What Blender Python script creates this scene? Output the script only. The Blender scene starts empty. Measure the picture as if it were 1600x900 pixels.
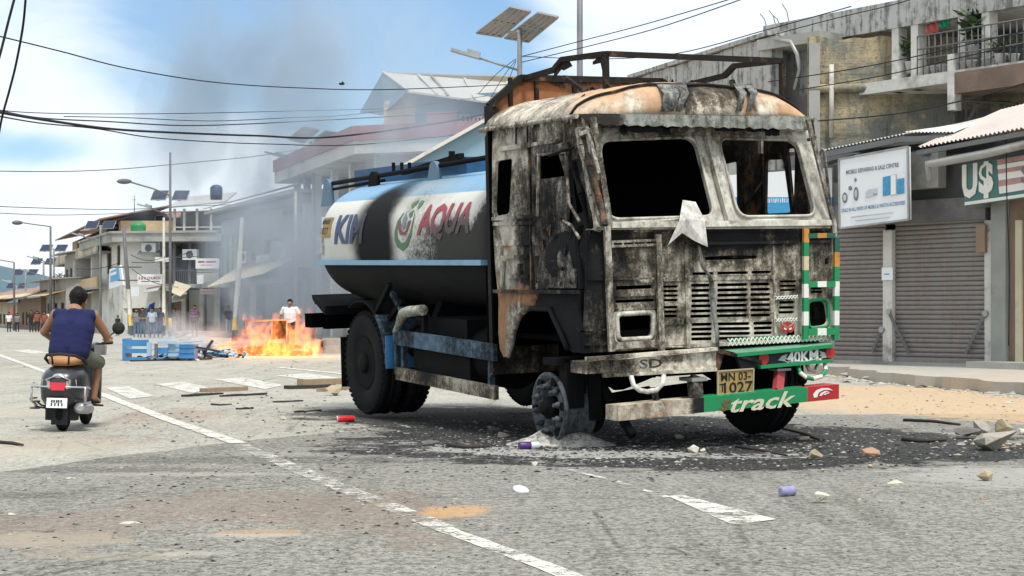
import bpy, bmesh, math, random
from mathutils import Vector, Matrix, noise
from mathutils import geometry as geo

R = math.radians
SC = bpy.context.scene
COL = SC.collection
rnd = random.Random(7)

# ------------------------------------------------------------------ camera, sky, sun, exposure
F_PX, HOR, CAM_H = 2764.0, 489.0, 1.12          # focal length and horizon in px of a 1600 px wide picture, eye height
cam_d = bpy.data.cameras.new('camera')
cam = bpy.data.objects.new('camera', cam_d)
COL.objects.link(cam)
cam.location = (0, 0, CAM_H)
cam.rotation_euler = (R(90), 0, 0)
cam_d.sensor_width = 36
cam_d.lens = 36 * F_PX / 1600
cam_d.shift_y = (HOR - 450) / 1600
cam_d.clip_start = .1
cam_d.clip_end = 9000
SC.camera = cam

SUN_DIR = Vector((.16, -.40, .90)).normalized()       # towards the sun
sun_d = bpy.data.lights.new('sun', 'SUN')
sun_d.energy = 1.6
sun_d.angle = R(11)
sun_d.color = (1, .955, .89)
sun = bpy.data.objects.new('sun', sun_d)
COL.objects.link(sun)
sun.rotation_euler = (-SUN_DIR).to_track_quat('-Z', 'Y').to_euler()
sun.location = (20, -15, 40)

SC.view_settings.view_transform = 'Standard'
SC.view_settings.look = 'None'
SC.view_settings.gamma = 1
SC.view_settings.exposure = 1.2
SC.cycles.max_bounces = 6
SC.cycles.diffuse_bounces = 3
SC.cycles.glossy_bounces = 2
SC.cycles.transparent_max_bounces = 12
SC.cycles.volume_bounces = 1
SC.cycles.volume_step_rate = 2.0
SC.cycles.use_denoising = True

W = bpy.data.worlds.new('World')
SC.world = W
W.use_nodes = True
wt = W.node_tree
wt.nodes.clear()
def wn(t, **k):
    n = wt.nodes.new(t)
    for a, b in k.items(): setattr(n, a, b)
    return n
wo = wn('ShaderNodeOutputWorld'); bg = wn('ShaderNodeBackground')
sky = wn('ShaderNodeTexSky', sky_type='NISHITA', sun_disc=False)
sky.sun_elevation = math.asin(SUN_DIR.z)
sky.sun_rotation = math.atan2(SUN_DIR.x, SUN_DIR.y)
sky.air_density = 1.0; sky.dust_density = 1.2; sky.ozone_density = 1.5; sky.altitude = 800
bg.inputs['Strength'].default_value = .10
tc = wn('ShaderNodeTexCoord')
def wmath(op, a, b=None):
    n = wn('ShaderNodeMath', operation=op)
    for i, v in enumerate((a, b)):
        if v is None: continue
        if isinstance(v, (int, float)): n.inputs[i].default_value = v
        else: wt.links.new(v, n.inputs[i])
    return n.outputs[0]
def wblob(c, r):
    mp = wn('ShaderNodeVectorMath', operation='SUBTRACT'); wt.links.new(tc.outputs['Generated'], mp.inputs[0])
    cc = Vector(c).normalized(); mp.inputs[1].default_value = cc
    dv = wn('ShaderNodeVectorMath', operation='DIVIDE'); wt.links.new(mp.outputs[0], dv.inputs[0]); dv.inputs[1].default_value = r
    ln = wn('ShaderNodeVectorMath', operation='LENGTH'); wt.links.new(dv.outputs[0], ln.inputs[0])
    mr = wn('ShaderNodeMapRange', interpolation_type='SMOOTHSTEP'); wt.links.new(ln.outputs['Value'], mr.inputs[0])
    mr.inputs[1].default_value = 0; mr.inputs[2].default_value = 1; mr.inputs[3].default_value = 1; mr.inputs[4].default_value = 0
    return mr.outputs[0]
mpw = wn('ShaderNodeMapping'); wt.links.new(tc.outputs['Generated'], mpw.inputs[0]); mpw.inputs['Scale'].default_value = (1, 1, 2.2)
nz = wn('ShaderNodeTexNoise'); wt.links.new(mpw.outputs[0], nz.inputs['Vector'])
nz.inputs['Scale'].default_value = 9; nz.inputs['Detail'].default_value = 6; nz.inputs['Roughness'].default_value = .5; nz.inputs['Distortion'].default_value = .6
# clear blue holes between the clouds (directions, not pixels of a plane)
hole = wmath('ADD', wblob((-.11, 1, .16), (.19, .3, .10)), wmath('MULTIPLY', wblob((-.05, 1, .12), (.13, .3, .07)), .75))
hole = wmath('ADD', hole, wmath('MULTIPLY', wblob((-.28, 1, .093), (.07, .3, .018)), .55))
cl = wmath('ADD', wmath('SUBTRACT', nz.outputs['Fac'], wmath('MULTIPLY', hole, .95)), .22)
mrw = wn('ShaderNodeMapRange', interpolation_type='SMOOTHSTEP'); wt.links.new(cl, mrw.inputs[0])
mrw.inputs[1].default_value = .12; mrw.inputs[2].default_value = .68; mrw.inputs[3].default_value = .08; mrw.inputs[4].default_value = .96
mxw = wn('ShaderNodeMix', data_type='RGBA'); wt.links.new(mrw.outputs[0], mxw.inputs[0])
skyc = wn('ShaderNodeMix', data_type='RGBA', blend_type='MULTIPLY'); skyc.inputs[0].default_value = 1
wt.links.new(sky.outputs[0], skyc.inputs[6]); skyc.inputs[7].default_value = (.46, .58, .65, 1)
wt.links.new(skyc.outputs[2], mxw.inputs[6]); mxw.inputs[7].default_value = (4.45, 4.85, 5.2, 1)
wt.links.new(mxw.outputs[2], bg.inputs['Color']); wt.links.new(bg.outputs[0], wo.inputs[0])

# ------------------------------------------------------------------ helpers: points
def at(px, py, Y):                       # the point at depth Y seen at a pixel of the 1600 x 900 photograph
    return Vector(((px - 800) / F_PX * Y, Y, CAM_H + (HOR - py) / F_PX * Y))
def G(px, py, z=0.0):                    # ... on the ground
    Y = (CAM_H - z) * F_PX / (py - HOR)
    return Vector(((px - 800) / F_PX * Y, Y, z))

# ------------------------------------------------------------------ helpers: mesh builder
INV = {}
def _frame(d):
    d = d.normalized()
    a = Vector((0, 0, 1)) if abs(d.z) < .9 else Vector((1, 0, 0))
    x = d.cross(a).normalized(); y = d.cross(x).normalized()
    return x, y
class MB:
    def __init__(s): s.v = []; s.f = []; s.m = []; s.sm = []
    def add(s, vs, fs, m=0, smooth=False):
        b = len(s.v); s.v += [Vector(p) for p in vs]
        for f in fs: s.f.append(tuple(b + i for i in f)); s.m.append(m); s.sm.append(smooth)
        return s
    def box(s, c, d, rot=None, m=0, bev=0):
        c = Vector(c); h = Vector(d) / 2
        q = [Vector((x * h.x, y * h.y, z * h.z)) for z in (-1, 1) for y in (-1, 1) for x in (-1, 1)]
        if rot is not None:
            q = [rot @ p for p in q]
        return s.add([c + p for p in q], [(0, 2, 3, 1), (4, 5, 7, 6), (0, 1, 5, 4), (2, 6, 7, 3), (0, 4, 6, 2), (1, 3, 7, 5)], m)
    def bb(s, a, b, m=0):                # box from two corners
        a = Vector(a); b = Vector(b)
        return s.box((a + b) / 2, [abs(b[i] - a[i]) for i in range(3)], m=m)
    def beam(s, a, b, w, h, up=(0, 0, 1), m=0):   # square bar from a to b
        a = Vector(a); b = Vector(b); d = (b - a)
        x = d.cross(Vector(up))
        x = x.normalized() if x.length > 1e-6 else _frame(d)[0]
        y = x.cross(d).normalized()
        q = []
        for p in (a, b):
            for i, j in ((-1, -1), (1, -1), (1, 1), (-1, 1)): q.append(p + x * (i * w / 2) + y * (j * h / 2))
        return s.add(q, [(3, 2, 1, 0), (4, 5, 6, 7), (0, 1, 5, 4), (1, 2, 6, 5), (2, 3, 7, 6), (3, 0, 4, 7)], m)
    def tube(s, pts, r, n=8, m=0, cap=True, mats=None):
        pts = [Vector(p) for p in pts]; k = len(pts); vs = []
        rr = r if isinstance(r, (list, tuple)) else [r] * k
        x = None
        for i, p in enumerate(pts):
            d = (pts[min(i + 1, k - 1)] - pts[max(i - 1, 0)])
            if d.length < 1e-9: d = Vector((0, 0, 1))
            d.normalize()
            if x is None: x, y = _frame(d)
            else:
                x = (x - d * x.dot(d)); x = x.normalized() if x.length > 1e-6 else _frame(d)[0]
                y = d.cross(x)
            for j in range(n):
                t = 2 * math.pi * j / n
                vs.append(p + (x * math.cos(t) + y * math.sin(t)) * rr[i])
        b = len(s.v); s.v += vs
        for i in range(k - 1):
            for j in range(n):
                s.f.append((b + i * n + j, b + i * n + (j + 1) % n, b + (i + 1) * n + (j + 1) % n, b + (i + 1) * n + j))
                s.m.append(mats[i] if mats else m); s.sm.append(True)
        if cap:
            s.f.append(tuple(b + j for j in reversed(range(n)))); s.m.append(mats[0] if mats else m); s.sm.append(False)
            s.f.append(tuple(b + (k - 1) * n + j for j in range(n))); s.m.append(mats[-1] if mats else m); s.sm.append(False)
        return s
    def lathe(s, prof, o, axis, n=24, m=0, smooth=True, mats=None):   # prof: (radius, along axis)
        o = Vector(o); a = Vector(axis).normalized(); x, y = _frame(a); b = len(s.v); k = len(prof)
        for (r, h) in prof:
            for j in range(n):
                t = 2 * math.pi * j / n
                s.v.append(o + a * h + (x * math.cos(t) + y * math.sin(t)) * max(r, 1e-4))
        for i in range(k - 1):
            for j in range(n):
                s.f.append((b + i * n + j, b + i * n + (j + 1) % n, b + (i + 1) * n + (j + 1) % n, b + (i + 1) * n + j))
                s.m.append(mats[i] if mats else m); s.sm.append(smooth)
        s.f.append(tuple(b + j for j in reversed(range(n)))); s.m.append(m); s.sm.append(False)
        s.f.append(tuple(b + (k - 1) * n + j for j in range(n))); s.m.append(m); s.sm.append(False)
        return s
    def ball(s, c, r, m=0, n=10, k=7, rot=None):
        c = Vector(c); r = Vector((r, r, r)) if isinstance(r, (int, float)) else Vector(r); b = len(s.v)
        for i in range(k + 1):
            p = math.pi * i / k
            for j in range(n):
                t = 2 * math.pi * j / n
                q = Vector((math.sin(p) * math.cos(t) * r.x, math.sin(p) * math.sin(t) * r.y, math.cos(p) * r.z))
                s.v.append(c + (rot @ q if rot else q))
        for i in range(k):
            for j in range(n):
                s.f.append((b + i * n + j, b + (i + 1) * n + j, b + (i + 1) * n + (j + 1) % n, b + i * n + (j + 1) % n)); s.m.append(m); s.sm.append(True)
        return s
    def prism(s, poly, d, m=0):           # 3D polygon extruded by the vector d
        p = [Vector(q) for q in poly]; d = Vector(d); n = len(p)
        b = len(s.v); s.v += p + [q + d for q in p]
        s.f.append(tuple(b + i for i in range(n))); s.f.append(tuple(b + n + i for i in reversed(range(n)))); s.m += [m, m]; s.sm += [False, False]
        for i in range(n):
            s.f.append((b + i, b + n + i, b + n + (i + 1) % n, b + (i + 1) % n)); s.m.append(m); s.sm.append(False)
        return s
    def panel(s, outline, holes, fn, thick, m=0, grid=None, warp=0, wscale=3, smooth=False, pick=None, seed=0):
        """sheet with holes: outline and holes in 2D, fn maps 2D to 3D, thick is the 3D vector to its back"""
        pts = [Vector(p) for p in outline]; edges = [(i, (i + 1) % len(outline)) for i in range(len(outline))]
        for h in holes:
            b = len(pts); pts += [Vector(p) for p in h]; edges += [(b + i, b + (i + 1) % len(h)) for i in range(len(h))]
        if grid:
            xs = [p.x for p in pts]; ys = [p.y for p in pts]
            x = min(xs) + grid * .37
            while x < max(xs):
                y = min(ys) + grid * .41
                while y < max(ys):
                    q = Vector((x + rnd.uniform(-.2, .2) * grid, y + rnd.uniform(-.2, .2) * grid))
                    if pin(q, outline) and not any(pin(q, h) for h in holes): pts.append(q)
                    y += grid
                x += grid
        V, E, Fc, _, _, _ = geo.delaunay_2d_cdt(pts, edges, [], 0, 1e-6)
        tri = []
        for f in Fc:
            c = sum((V[i] for i in f), Vector((0, 0))) / len(f)
            if pin(c, outline) and not any(pin(c, h) for h in holes): tri.append(f)
        th = Vector(thick); nn = th.normalized()
        P = []
        for q in V:
            p = Vector(fn(q.x, q.y))
            if warp: p = p + nn * (noise.noise(p * wscale + Vector((seed, seed * .7, 0))) * warp)
            P.append(p)
        b = len(s.v); n = len(P); s.v += P + [p + th for p in P]
        cnt = {}
        for f in tri:
            for i in range(3):
                e = (f[i], f[(i + 1) % 3]); cnt[e] = cnt.get(e, 0) + 1
        for f in tri:
            mm = m if pick is None else pick(sum((V[i] for i in f), Vector((0, 0))) / 3)
            s.f.append(tuple(b + i for i in f)); s.m.append(mm); s.sm.append(smooth)
            s.f.append(tuple(b + n + i for i in reversed(f))); s.m.append(mm); s.sm.append(smooth)
        for (i, j) in cnt:
            if (j, i) not in cnt:
                s.f.append((b + i, b + n + i, b + n + j, b + j)); s.m.append(m); s.sm.append(False)
        return s
    def text(s, string, o, xd, yd, h=None, w=None, m=0, bold=0.0, shear=0.0, depth=0.0, fn=None, cuts=0, spacing=1.0):
        """lettering centred on o, along xd and yd, scaled to height h and / or width w"""
        c = bpy.data.curves.new('t', 'FONT'); c.body = string; c.align_x = 'CENTER'; c.offset = bold; c.shear = shear; c.resolution_u = 2
        c.space_character = spacing
        ob = bpy.data.objects.new('t', c); COL.objects.link(ob)
        me = bpy.data.meshes.new_from_object(ob.evaluated_get(bpy.context.evaluated_depsgraph_get()))
        vs = [v.co.copy() for v in me.vertices]; fs = [tuple(p.vertices) for p in me.polygons]
        bpy.data.objects.remove(ob); bpy.data.curves.remove(c); bpy.data.meshes.remove(me)
        if not vs: return s
        if cuts:                          # cut into strips so that the lettering can follow a curved surface
            bm = bmesh.new(); bv = [bm.verts.new(v) for v in vs]
            for f in fs: bm.faces.new([bv[i] for i in f])
            ya = min(v.y for v in vs); yb = max(v.y for v in vs)
            for i in range(1, cuts):
                bmesh.ops.bisect_plane(bm, geom=bm.verts[:] + bm.edges[:] + bm.faces[:], plane_co=(0, ya + (yb - ya) * i / cuts, 0), plane_no=(0, 1, 0))
            bm.verts.index_update(); vs = [v.co.copy() for v in bm.verts]; fs = [tuple(v.index for v in f.verts) for f in bm.faces]; bm.free()
        x0 = min(v.x for v in vs); x1 = max(v.x for v in vs); y0 = min(v.y for v in vs); y1 = max(v.y for v in vs)
        sy = (h / (y1 - y0)) if h else None; sx = (w / (x1 - x0)) if w else sy
        if sy is None: sy = sx
        o = Vector(o); xd = Vector(xd).normalized(); yd = Vector(yd).normalized()
        out = []
        for v in vs:
            a = (v.x - (x0 + x1) / 2) * sx; bb = (v.y - (y0 + y1) / 2) * sy
            out.append(fn(a, bb) if fn else o + xd * a + yd * bb)
        return s.add(out, fs, m)
    def poly(s, pts, m=0): return s.add(pts, [tuple(range(len(pts)))], m)
    def build_each(s, name, mats, parent=None, local=False, label=None, groups=None):   # every loose piece becomes a part of its own
        n = len(s.v); p = list(range(n))
        def find(i):
            while p[i] != i: p[i] = p[p[i]]; i = p[i]
            return i
        for f in s.f:
            for i in f[1:]: p[find(i)] = find(f[0])
        isl = {}
        for k, f in enumerate(s.f): isl.setdefault(find(f[0]), []).append(k)
        out = []
        for ks in isl.values():
            q = MB(); mp = {}
            for k in ks:
                for i in s.f[k]:
                    if i not in mp: mp[i] = len(q.v); q.v.append(s.v[i])
                q.f.append(tuple(mp[i] for i in s.f[k])); q.m.append(s.m[k]); q.sm.append(s.sm[k])
            out.append(q.build(name, mats, parent, local, label))
        return out
    def build(s, name, mats, parent=None, local=False, label=None):
        if not isinstance(mats, (list, tuple)): mats = [mats]
        vs = s.v
        loc = Vector((0, 0, 0)); inv = None
        if parent is not None:
            inv = INV[parent.name]
            if not local: vs = [inv @ p for p in vs]
        elif not local:
            xs = [p.x for p in vs]; ys = [p.y for p in vs]
            loc = Vector(((min(xs) + max(xs)) / 2, (min(ys) + max(ys)) / 2, min(p.z for p in vs)))
            vs = [p - loc for p in vs]
        me = bpy.data.meshes.new(name); me.from_pydata([tuple(p) for p in vs], [], s.f)
        for mm in mats: me.materials.append(mm)
        me.polygons.foreach_set('material_index', s.m); me.polygons.foreach_set('use_smooth', s.sm)
        bm = bmesh.new(); bm.from_mesh(me); bmesh.ops.recalc_face_normals(bm, faces=bm.faces); bm.to_mesh(me); bm.free()
        me.update()
        ob = bpy.data.objects.new(name, me); COL.objects.link(ob); ob.location = loc
        if parent is not None: ob.parent = parent
        INV[ob.name] = inv if inv is not None else Matrix.Translation(-loc)
        if label: ob['label'] = label
        return ob
def pin(q, poly):
    x, y = q[0], q[1]; c = False; n = len(poly); j = n - 1
    for i in range(n):
        xi, yi = poly[i][0], poly[i][1]; xj, yj = poly[j][0], poly[j][1]
        if (yi > y) != (yj > y) and x < (xj - xi) * (y - yi) / (yj - yi) + xi: c = not c
        j = i
    return c
def rrect(x0, y0, x1, y1, r, n=4):       # rounded rectangle, 2D
    r = min(r, abs(x1 - x0) / 2 * .99, abs(y1 - y0) / 2 * .99); out = []
    for cx, cy, a in ((x1 - r, y1 - r, 0), (x0 + r, y1 - r, 90), (x0 + r, y0 + r, 180), (x1 - r, y0 + r, 270)):
        for i in range(n + 1):
            t = R(a + 90 * i / n); out.append((cx + r * math.cos(t), cy + r * math.sin(t)))
    return out
def rquad(q, r, n=4):                    # quadrilateral with rounded corners, 2D
    out = []; q = [Vector(p) for p in q]; k = len(q)
    for i in range(k):
        p = q[i]; a = q[i - 1]; b = q[(i + 1) % k]
        da = (a - p); db = (b - p); ra = min(r, da.length * .45); rb = min(r, db.length * .45)
        s = p + da.normalized() * ra; e = p + db.normalized() * rb
        for j in range(n + 1):
            t = j / n; out.append(tuple(s * (1 - t) ** 2 + p * 2 * t * (1 - t) + e * t * t))
    return out
def tag(o, label=None, cat=None, group=None, kind=None):
    if label: o['label'] = label
    if cat: o['category'] = cat
    if group: o['group'] = group
    if kind: o['kind'] = kind
    return o
def thing(name, loc, label, cat, group=None, matrix=None, rz=0, scale=1):
    o = bpy.data.objects.new(name, None); COL.objects.link(o); o.empty_display_size = .2
    M = matrix if matrix is not None else Matrix.Translation(Vector(loc)) @ Matrix.Rotation(rz, 4, 'Z') @ Matrix.Scale(scale, 4)
    o.matrix_world = M
    INV[o.name] = M.inverted()
    return tag(o, label, cat, group)
def dup(o, parent=None):
    c = o.copy(); COL.objects.link(c); INV[c.name] = INV[o.name]
    if parent is not None: c.parent = parent
    for ch in list(o.children): dup(ch, c)
    return c

# ------------------------------------------------------------------ helpers: materials
class NM:
    def __init__(s, name):
        s.m = bpy.data.materials.new(name); s.m.use_nodes = True; s.t = s.m.node_tree; s.t.nodes.clear()
        s.out = s.t.nodes.new('ShaderNodeOutputMaterial'); s._c = None
    def n(s, t, **k):
        n = s.t.nodes.new(t)
        for a, b in k.items(): setattr(n, a, b)
        return n
    def put(s, sock, v):
        if isinstance(v, (int, float)): sock.default_value = v
        elif isinstance(v, (tuple, list)): sock.default_value = tuple(v) + ((1,) if len(v) == 3 and len(sock.default_value) == 4 else ())
        else: s.t.links.new(v, sock)
    def coord(s):
        if s._c is None: s._c = s.n('ShaderNodeTexCoord').outputs['Object']
        return s._c
    def xyz(s):
        n = s.n('ShaderNodeSeparateXYZ'); s.put(n.inputs[0], s.coord()); return n.outputs
    def vec(s, scale=(1, 1, 1), loc=(0, 0, 0), rot=(0, 0, 0)):
        n = s.n('ShaderNodeMapping'); s.put(n.inputs[0], s.coord()); n.inputs['Scale'].default_value = scale; n.inputs['Location'].default_value = loc; n.inputs['Rotation'].default_value = rot
        return n.outputs[0]
    def noise(s, scale, detail=5, rough=.6, stretch=None, dist=0, loc=(0, 0, 0)):
        n = s.n('ShaderNodeTexNoise'); s.put(n.inputs['Vector'], s.vec(stretch or (1, 1, 1), loc))
        n.inputs['Scale'].default_value = scale; n.inputs['Detail'].default_value = detail; n.inputs['Roughness'].default_value = rough; n.inputs['Distortion'].default_value = dist
        return n.outputs['Fac']
    def voro(s, scale, stretch=None, feature='F1', out='Distance', rand=1):
        n = s.n('ShaderNodeTexVoronoi', feature=feature); s.put(n.inputs['Vector'], s.vec(stretch or (1, 1, 1))); n.inputs['Scale'].default_value = scale
        n.inputs['Randomness'].default_value = rand
        return n.outputs[out]
    def math(s, op, a, b=0.0):
        n = s.n('ShaderNodeMath', operation=op); s.put(n.inputs[0], a); s.put(n.inputs[1], b); return n.outputs[0]
    def mr(s, v, a, b, c=0.0, d=1.0):
        n = s.n('ShaderNodeMapRange', interpolation_type='SMOOTHSTEP'); s.put(n.inputs[0], v)
        for i, q in enumerate((a, b, c, d)): n.inputs[1 + i].default_value = q
        return n.outputs[0]
    def mix(s, f, a, b, mode='MIX'):
        n = s.n('ShaderNodeMix', data_type='RGBA', blend_type=mode); s.put(n.inputs[0], f); s.put(n.inputs[6], a); s.put(n.inputs[7], b); return n.outputs[2]
    def blob(s, c, r, amp=1.0, wob=0.0, wscale=3.0):
        a = s.n('ShaderNodeVectorMath', operation='SUBTRACT'); s.put(a.inputs[0], s.coord()); a.inputs[1].default_value = c
        b = s.n('ShaderNodeVectorMath', operation='DIVIDE'); s.put(b.inputs[0], a.outputs[0]); b.inputs[1].default_value = r
        l = s.n('ShaderNodeVectorMath', operation='LENGTH'); s.put(l.inputs[0], b.outputs[0])
        v = l.outputs['Value']
        if wob: v = s.math('ADD', v, s.math('MULTIPLY', s.math('SUBTRACT', s.noise(wscale, 5, .65), .5), wob))
        return s.mr(v, 0.35, 1.0, amp, 0.0)
    def total(s, socks):
        t = socks[0]
        for q in socks[1:]: t = s.math('ADD', t, q)
        return t
    def bump(s, h, strength=.3, dist=.02):
        n = s.n('ShaderNodeBump'); s.put(n.inputs['Height'], h); n.inputs['Strength'].default_value = strength; n.inputs['Distance'].default_value = dist
        return n.outputs[0]
    def done(s, color, rough=.7, metal=0.0, normal=None, alpha=None, spec=.4, coat=0):
        b = s.n('ShaderNodeBsdfPrincipled'); s.put(b.inputs['Base Color'], color); s.put(b.inputs['Roughness'], rough); s.put(b.inputs['Metallic'], metal)
        b.inputs['Specular IOR Level'].default_value = spec
        if coat: b.inputs['Coat Weight'].default_value = coat
        if normal is not None: s.put(b.inputs['Normal'], normal)
        if alpha is not None: s.put(b.inputs['Alpha'], alpha)
        s.t.links.new(b.outputs[0], s.out.inputs[0]); return s.m
def mul(c, k): return tuple(min(1, x * k) for x in c)
def plain(name, col, rough=.7, metal=0.0, var=.25, scale=4, bump=.15, dirt=.25, dirtcol=(.05, .045, .04), bscale=30, stretch=None, spec=None):
    if spec is None: spec = .4 if max(col) > .06 else .12
    n = NM(name)
    a = n.noise(scale, 6, .6, stretch); b = n.noise(scale * .35 + .2, 4, .6, loc=(5, 2, 1)); c = n.noise(bscale, 4, .7)
    k = n.mix(a, mul(col, 1 - var), mul(col, 1 + var))
    k = n.mix(n.mr(n.math('ADD', b, n.math('MULTIPLY', n.math('SUBTRACT', c, .5), .35)), .5, .72, 0, dirt), k, dirtcol)
    return n.done(k, rough, metal, n.bump(n.math('ADD', a, c), bump, .01), spec=spec)
# ------------------------------------------------------------------ truck frame (needed by the ground: the soot lies round it)
def truck_matrix():
    y, p, r = .4731, .0251, .0381
    back = Vector((-math.sin(y) * math.cos(p), math.cos(y) * math.cos(p), math.sin(p)))
    lat = Vector((math.cos(y) * math.cos(r), math.sin(y) * math.cos(r), math.sin(r)))
    lat = (lat - back * lat.dot(back)).normalized()
    up = lat.cross(back)
    M = Matrix((lat, back, up)).transposed().to_4x4(); M.translation = Vector((.6461, 14.4841, -.1118))
    return M
TM = truck_matrix(); TI = TM.inverted()
def tl(v, u, w=0.0): return TM @ Vector((v, u, w))
def gl(v, u, z=0.0):
    p = TM @ Vector((v, u, 0)); p.z = z; return p

# ------------------------------------------------------------------ ground, road, pavement
n = NM('earth'); a = n.noise(.6, 8, .65); b = n.noise(20, 4, .7)
M_EARTH = n.done(n.mix(a, (.20, .17, .13), (.30, .26, .20)), .95, 0, n.bump(b, .4, .02))
m = MB(); m.poly([(-4000, -60, -.012), (4000, -60, -.012), (4000, 8000, -.012), (-4000, 8000, -.012)])
tag(m.build('ground', M_EARTH, local=True), kind='structure')

def road_material(name, base, dark, coarse, near):
    n = NM(name)
    big = n.noise(.35, 6, .6); mid = n.noise(2.2, 7, .7, stretch=(1, .55, 1)); fine = n.noise(62, 4, .75); grit = n.voro(95 if near else 60)
    cr = n.voro(.8, None, 'DISTANCE_TO_EDGE'); dust = n.noise(1.1, 8, .72, (1, .5, 1), 1.0, (6, 2, 0)); tr = n.noise(1.6, 6, .7, (1.8, .10, 1), .3, (1, 5, 0))
    lanes = n.noise(.9, 4, .6, stretch=(1.6, .12, 1))
    k = n.mix(n.mr(mid, .3, .7), mul(base, .86), mul(base, 1.12))
    k = n.mix(n.mr(big, .4, .7, 0, .35), k, dark)
    k = n.mix(n.mr(lanes, .52, .72, 0, .22), k, mul(base, 1.35))
    k = n.mix(n.mr(dust, .44, .62, 0, .55), k, (.46, .425, .345) if not near else (.29, .28, .245)); k = n.mix(n.mr(tr, .52, .68, 0, .45), k, mul(dark, .62)); k = n.mix(n.math('MULTIPLY', n.mr(cr, .0, .016, 1, 0), n.mr(big, .42, .55, 0, .7)), k, mul(dark, .35))
    k = n.mix(n.mr(fine, .50, .62, 0, .55 * coarse), k, mul(dark, .45))
    k = n.mix(n.mr(fine, .46, .36, 0, .35 * coarse), k, mul(base, 1.5))
    fb = n.noise(11, 5, .75, loc=(2, 7, 0)); fc = n.noise(27, 4, .75, (1, .7, 1), loc=(9, 1, 0)); k = n.mix(n.mr(fb, .50, .60, 0, .50 * coarse), k, mul(dark, .55)); k = n.mix(n.mr(fb, .47, .38, 0, .35 * coarse), k, mul(base, 1.4)); k = n.mix(n.mr(fc, .51, .58, 0, .75 * coarse), k, mul(dark, .38)); k = n.mix(n.mr(fc, .46, .40, 0, .55 * coarse), k, mul(base, 1.55))
    k = n.mix(n.mr(grit, .0, .22, .22 * coarse, 0), k, mul(base, 1.6))
    n2 = n.noise(6, 6, .7, loc=(3, 3, 0))
    def over(mask, col, k, amt=1.0, lo=.3, hi=.75, jig=.9, spk=.55):
        jig *= 2.6
        f = n.mr(n.math('ADD', mask, n.math('MULTIPLY', n.math('SUBTRACT', n.math('ADD', n.math('MULTIPLY', n2, .65), n.math('MULTIPLY', fb, .35)),   .5), jig)), lo, hi, 0, amt)
        f = n.math('MULTIPLY', f, n.mr(fc, .40, .54, spk, 1.0))
        return n.mix(f, k, col)
    def B(px, py, rx, ry, amp=1.0, rot=0): 
        c = G(px, py); return n.blob((c.x, c.y, 0), (rx * 1.15, ry * 1.15, 50), amp, 1.3, 3.5)
    if near:   # brown and orange spills
        k = over(n.total([B(560, 800, .75, 1.5, .8), B(330, 790, .8, 1.1, .8), B(60, 830, .8, 1.0, .85), B(250, 740, .6, .8, .5), B(700, 850, .5, .5, .5)]), (.225, .165, .13), k, .6)
        k = over(n.total([B(80, 845, .55, .42, 1), B(170, 870, .5, .22, .8)]), (.38, .325, .235), k, .62, .25, 1.2)
        k = over(B(715, 800, .26, .40, 1.05), (.52, .30, .13), k, .85, .2, 1.15, .55)
        k = over(B(405, 833, .26, .22, .9), (.44, .29, .16), k, .6, .3, .95)
        k = over(n.total([B(400, 838, .42, .12, .9), B(310, 866, .3, .12, .9)]), (.46, .43, .36), k, .6, .3, 1.1)
        k = over(n.total([B(40, 775, .4, .3, .9), B(350, 720, 2.4, .5, .75), B(150, 735, 1.3, .38, .7)]), (.07, .07, .066), k, .55)
        k = over(n.total([B(300, 742, 1.2, .2, .75), B(430, 710, .7, .4, .5)]), (.36, .35, .31), k, .6)
    else:
        k = over(n.total([B(260, 650, .8, 1.8, .9), B(100, 690, 1.2, 1.2, .6)]), (.25, .175, .125), k, .55)
        k = over(n.total([B(20, 700, 1.3, 1.4, .8), B(30, 640, 1.4, 2.5, .7)]), (.40, .35, .27), k, .6)
    # pale sand washed along the right-hand kerb
    k = over(n.total([B(1480, 632, 2.6, 3.2, 1.15), B(1400, 612, 1.6, 2.6, 1.0), B(1620, 650, 1.2, 2.2, 1.0)]), (.50, .345, .20), k, .9, .25, .8, .5)
    k = over(n.total([B(1400, 690, 1.6, 1.8, .8), B(1560, 745, 1.0, 1.2, .7)]), (.43, .42, .39), k, .6)
    # burnt ground round the truck: soot, then ash
    def T(v, u, r, amp=1.0, ry=None):
        c = gl(v, u); return n.blob((c.x, c.y, 0), (r, ry or r, 50), amp, 1.0, 1.8)
    k = over(n.total([T(1.2, .6, 3.0, 1.7), T(1.3, 2.6, 2.6, 1.7), T(1.1, 5.0, 2.1, 1.4), T(-.2, .7, 2.2, 1.0), T(2.3, -.8, 2.1, 1.1), T(.6, -.9, 2.0, 1.0)]), (.012, .0125, .013), k, .96, .05, .62, .8, .8)
    k = over(n.total([T(-.5, -.3, .85, .95, .55), T(-.9, .5, .8, .8, .6), T(.1, -.55, .6, .85, .4), T(.7, -1.1, 1.2, .6, .5), T(-1.1, 1.4, .8, .5, .6)]), (.46, .45, .42), k, .75, .42, .75, 1.3)
    h = n.total([n.math('MULTIPLY', fine, 1.0), n.math('MULTIPLY', grit, .8), n.math('MULTIPLY', mid, .5)])
    return n.done(k, .93, 0, n.bump(h, .55 if near else .4, .012), spec=.25)
M_ROAD = road_material('old_asphalt', (.385, .370, .32), (.24, .228, .195), .5, False)
M_PATCH = road_material('new_asphalt', (.262, .254, .222), (.14, .137, .12), .72, True)

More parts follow.
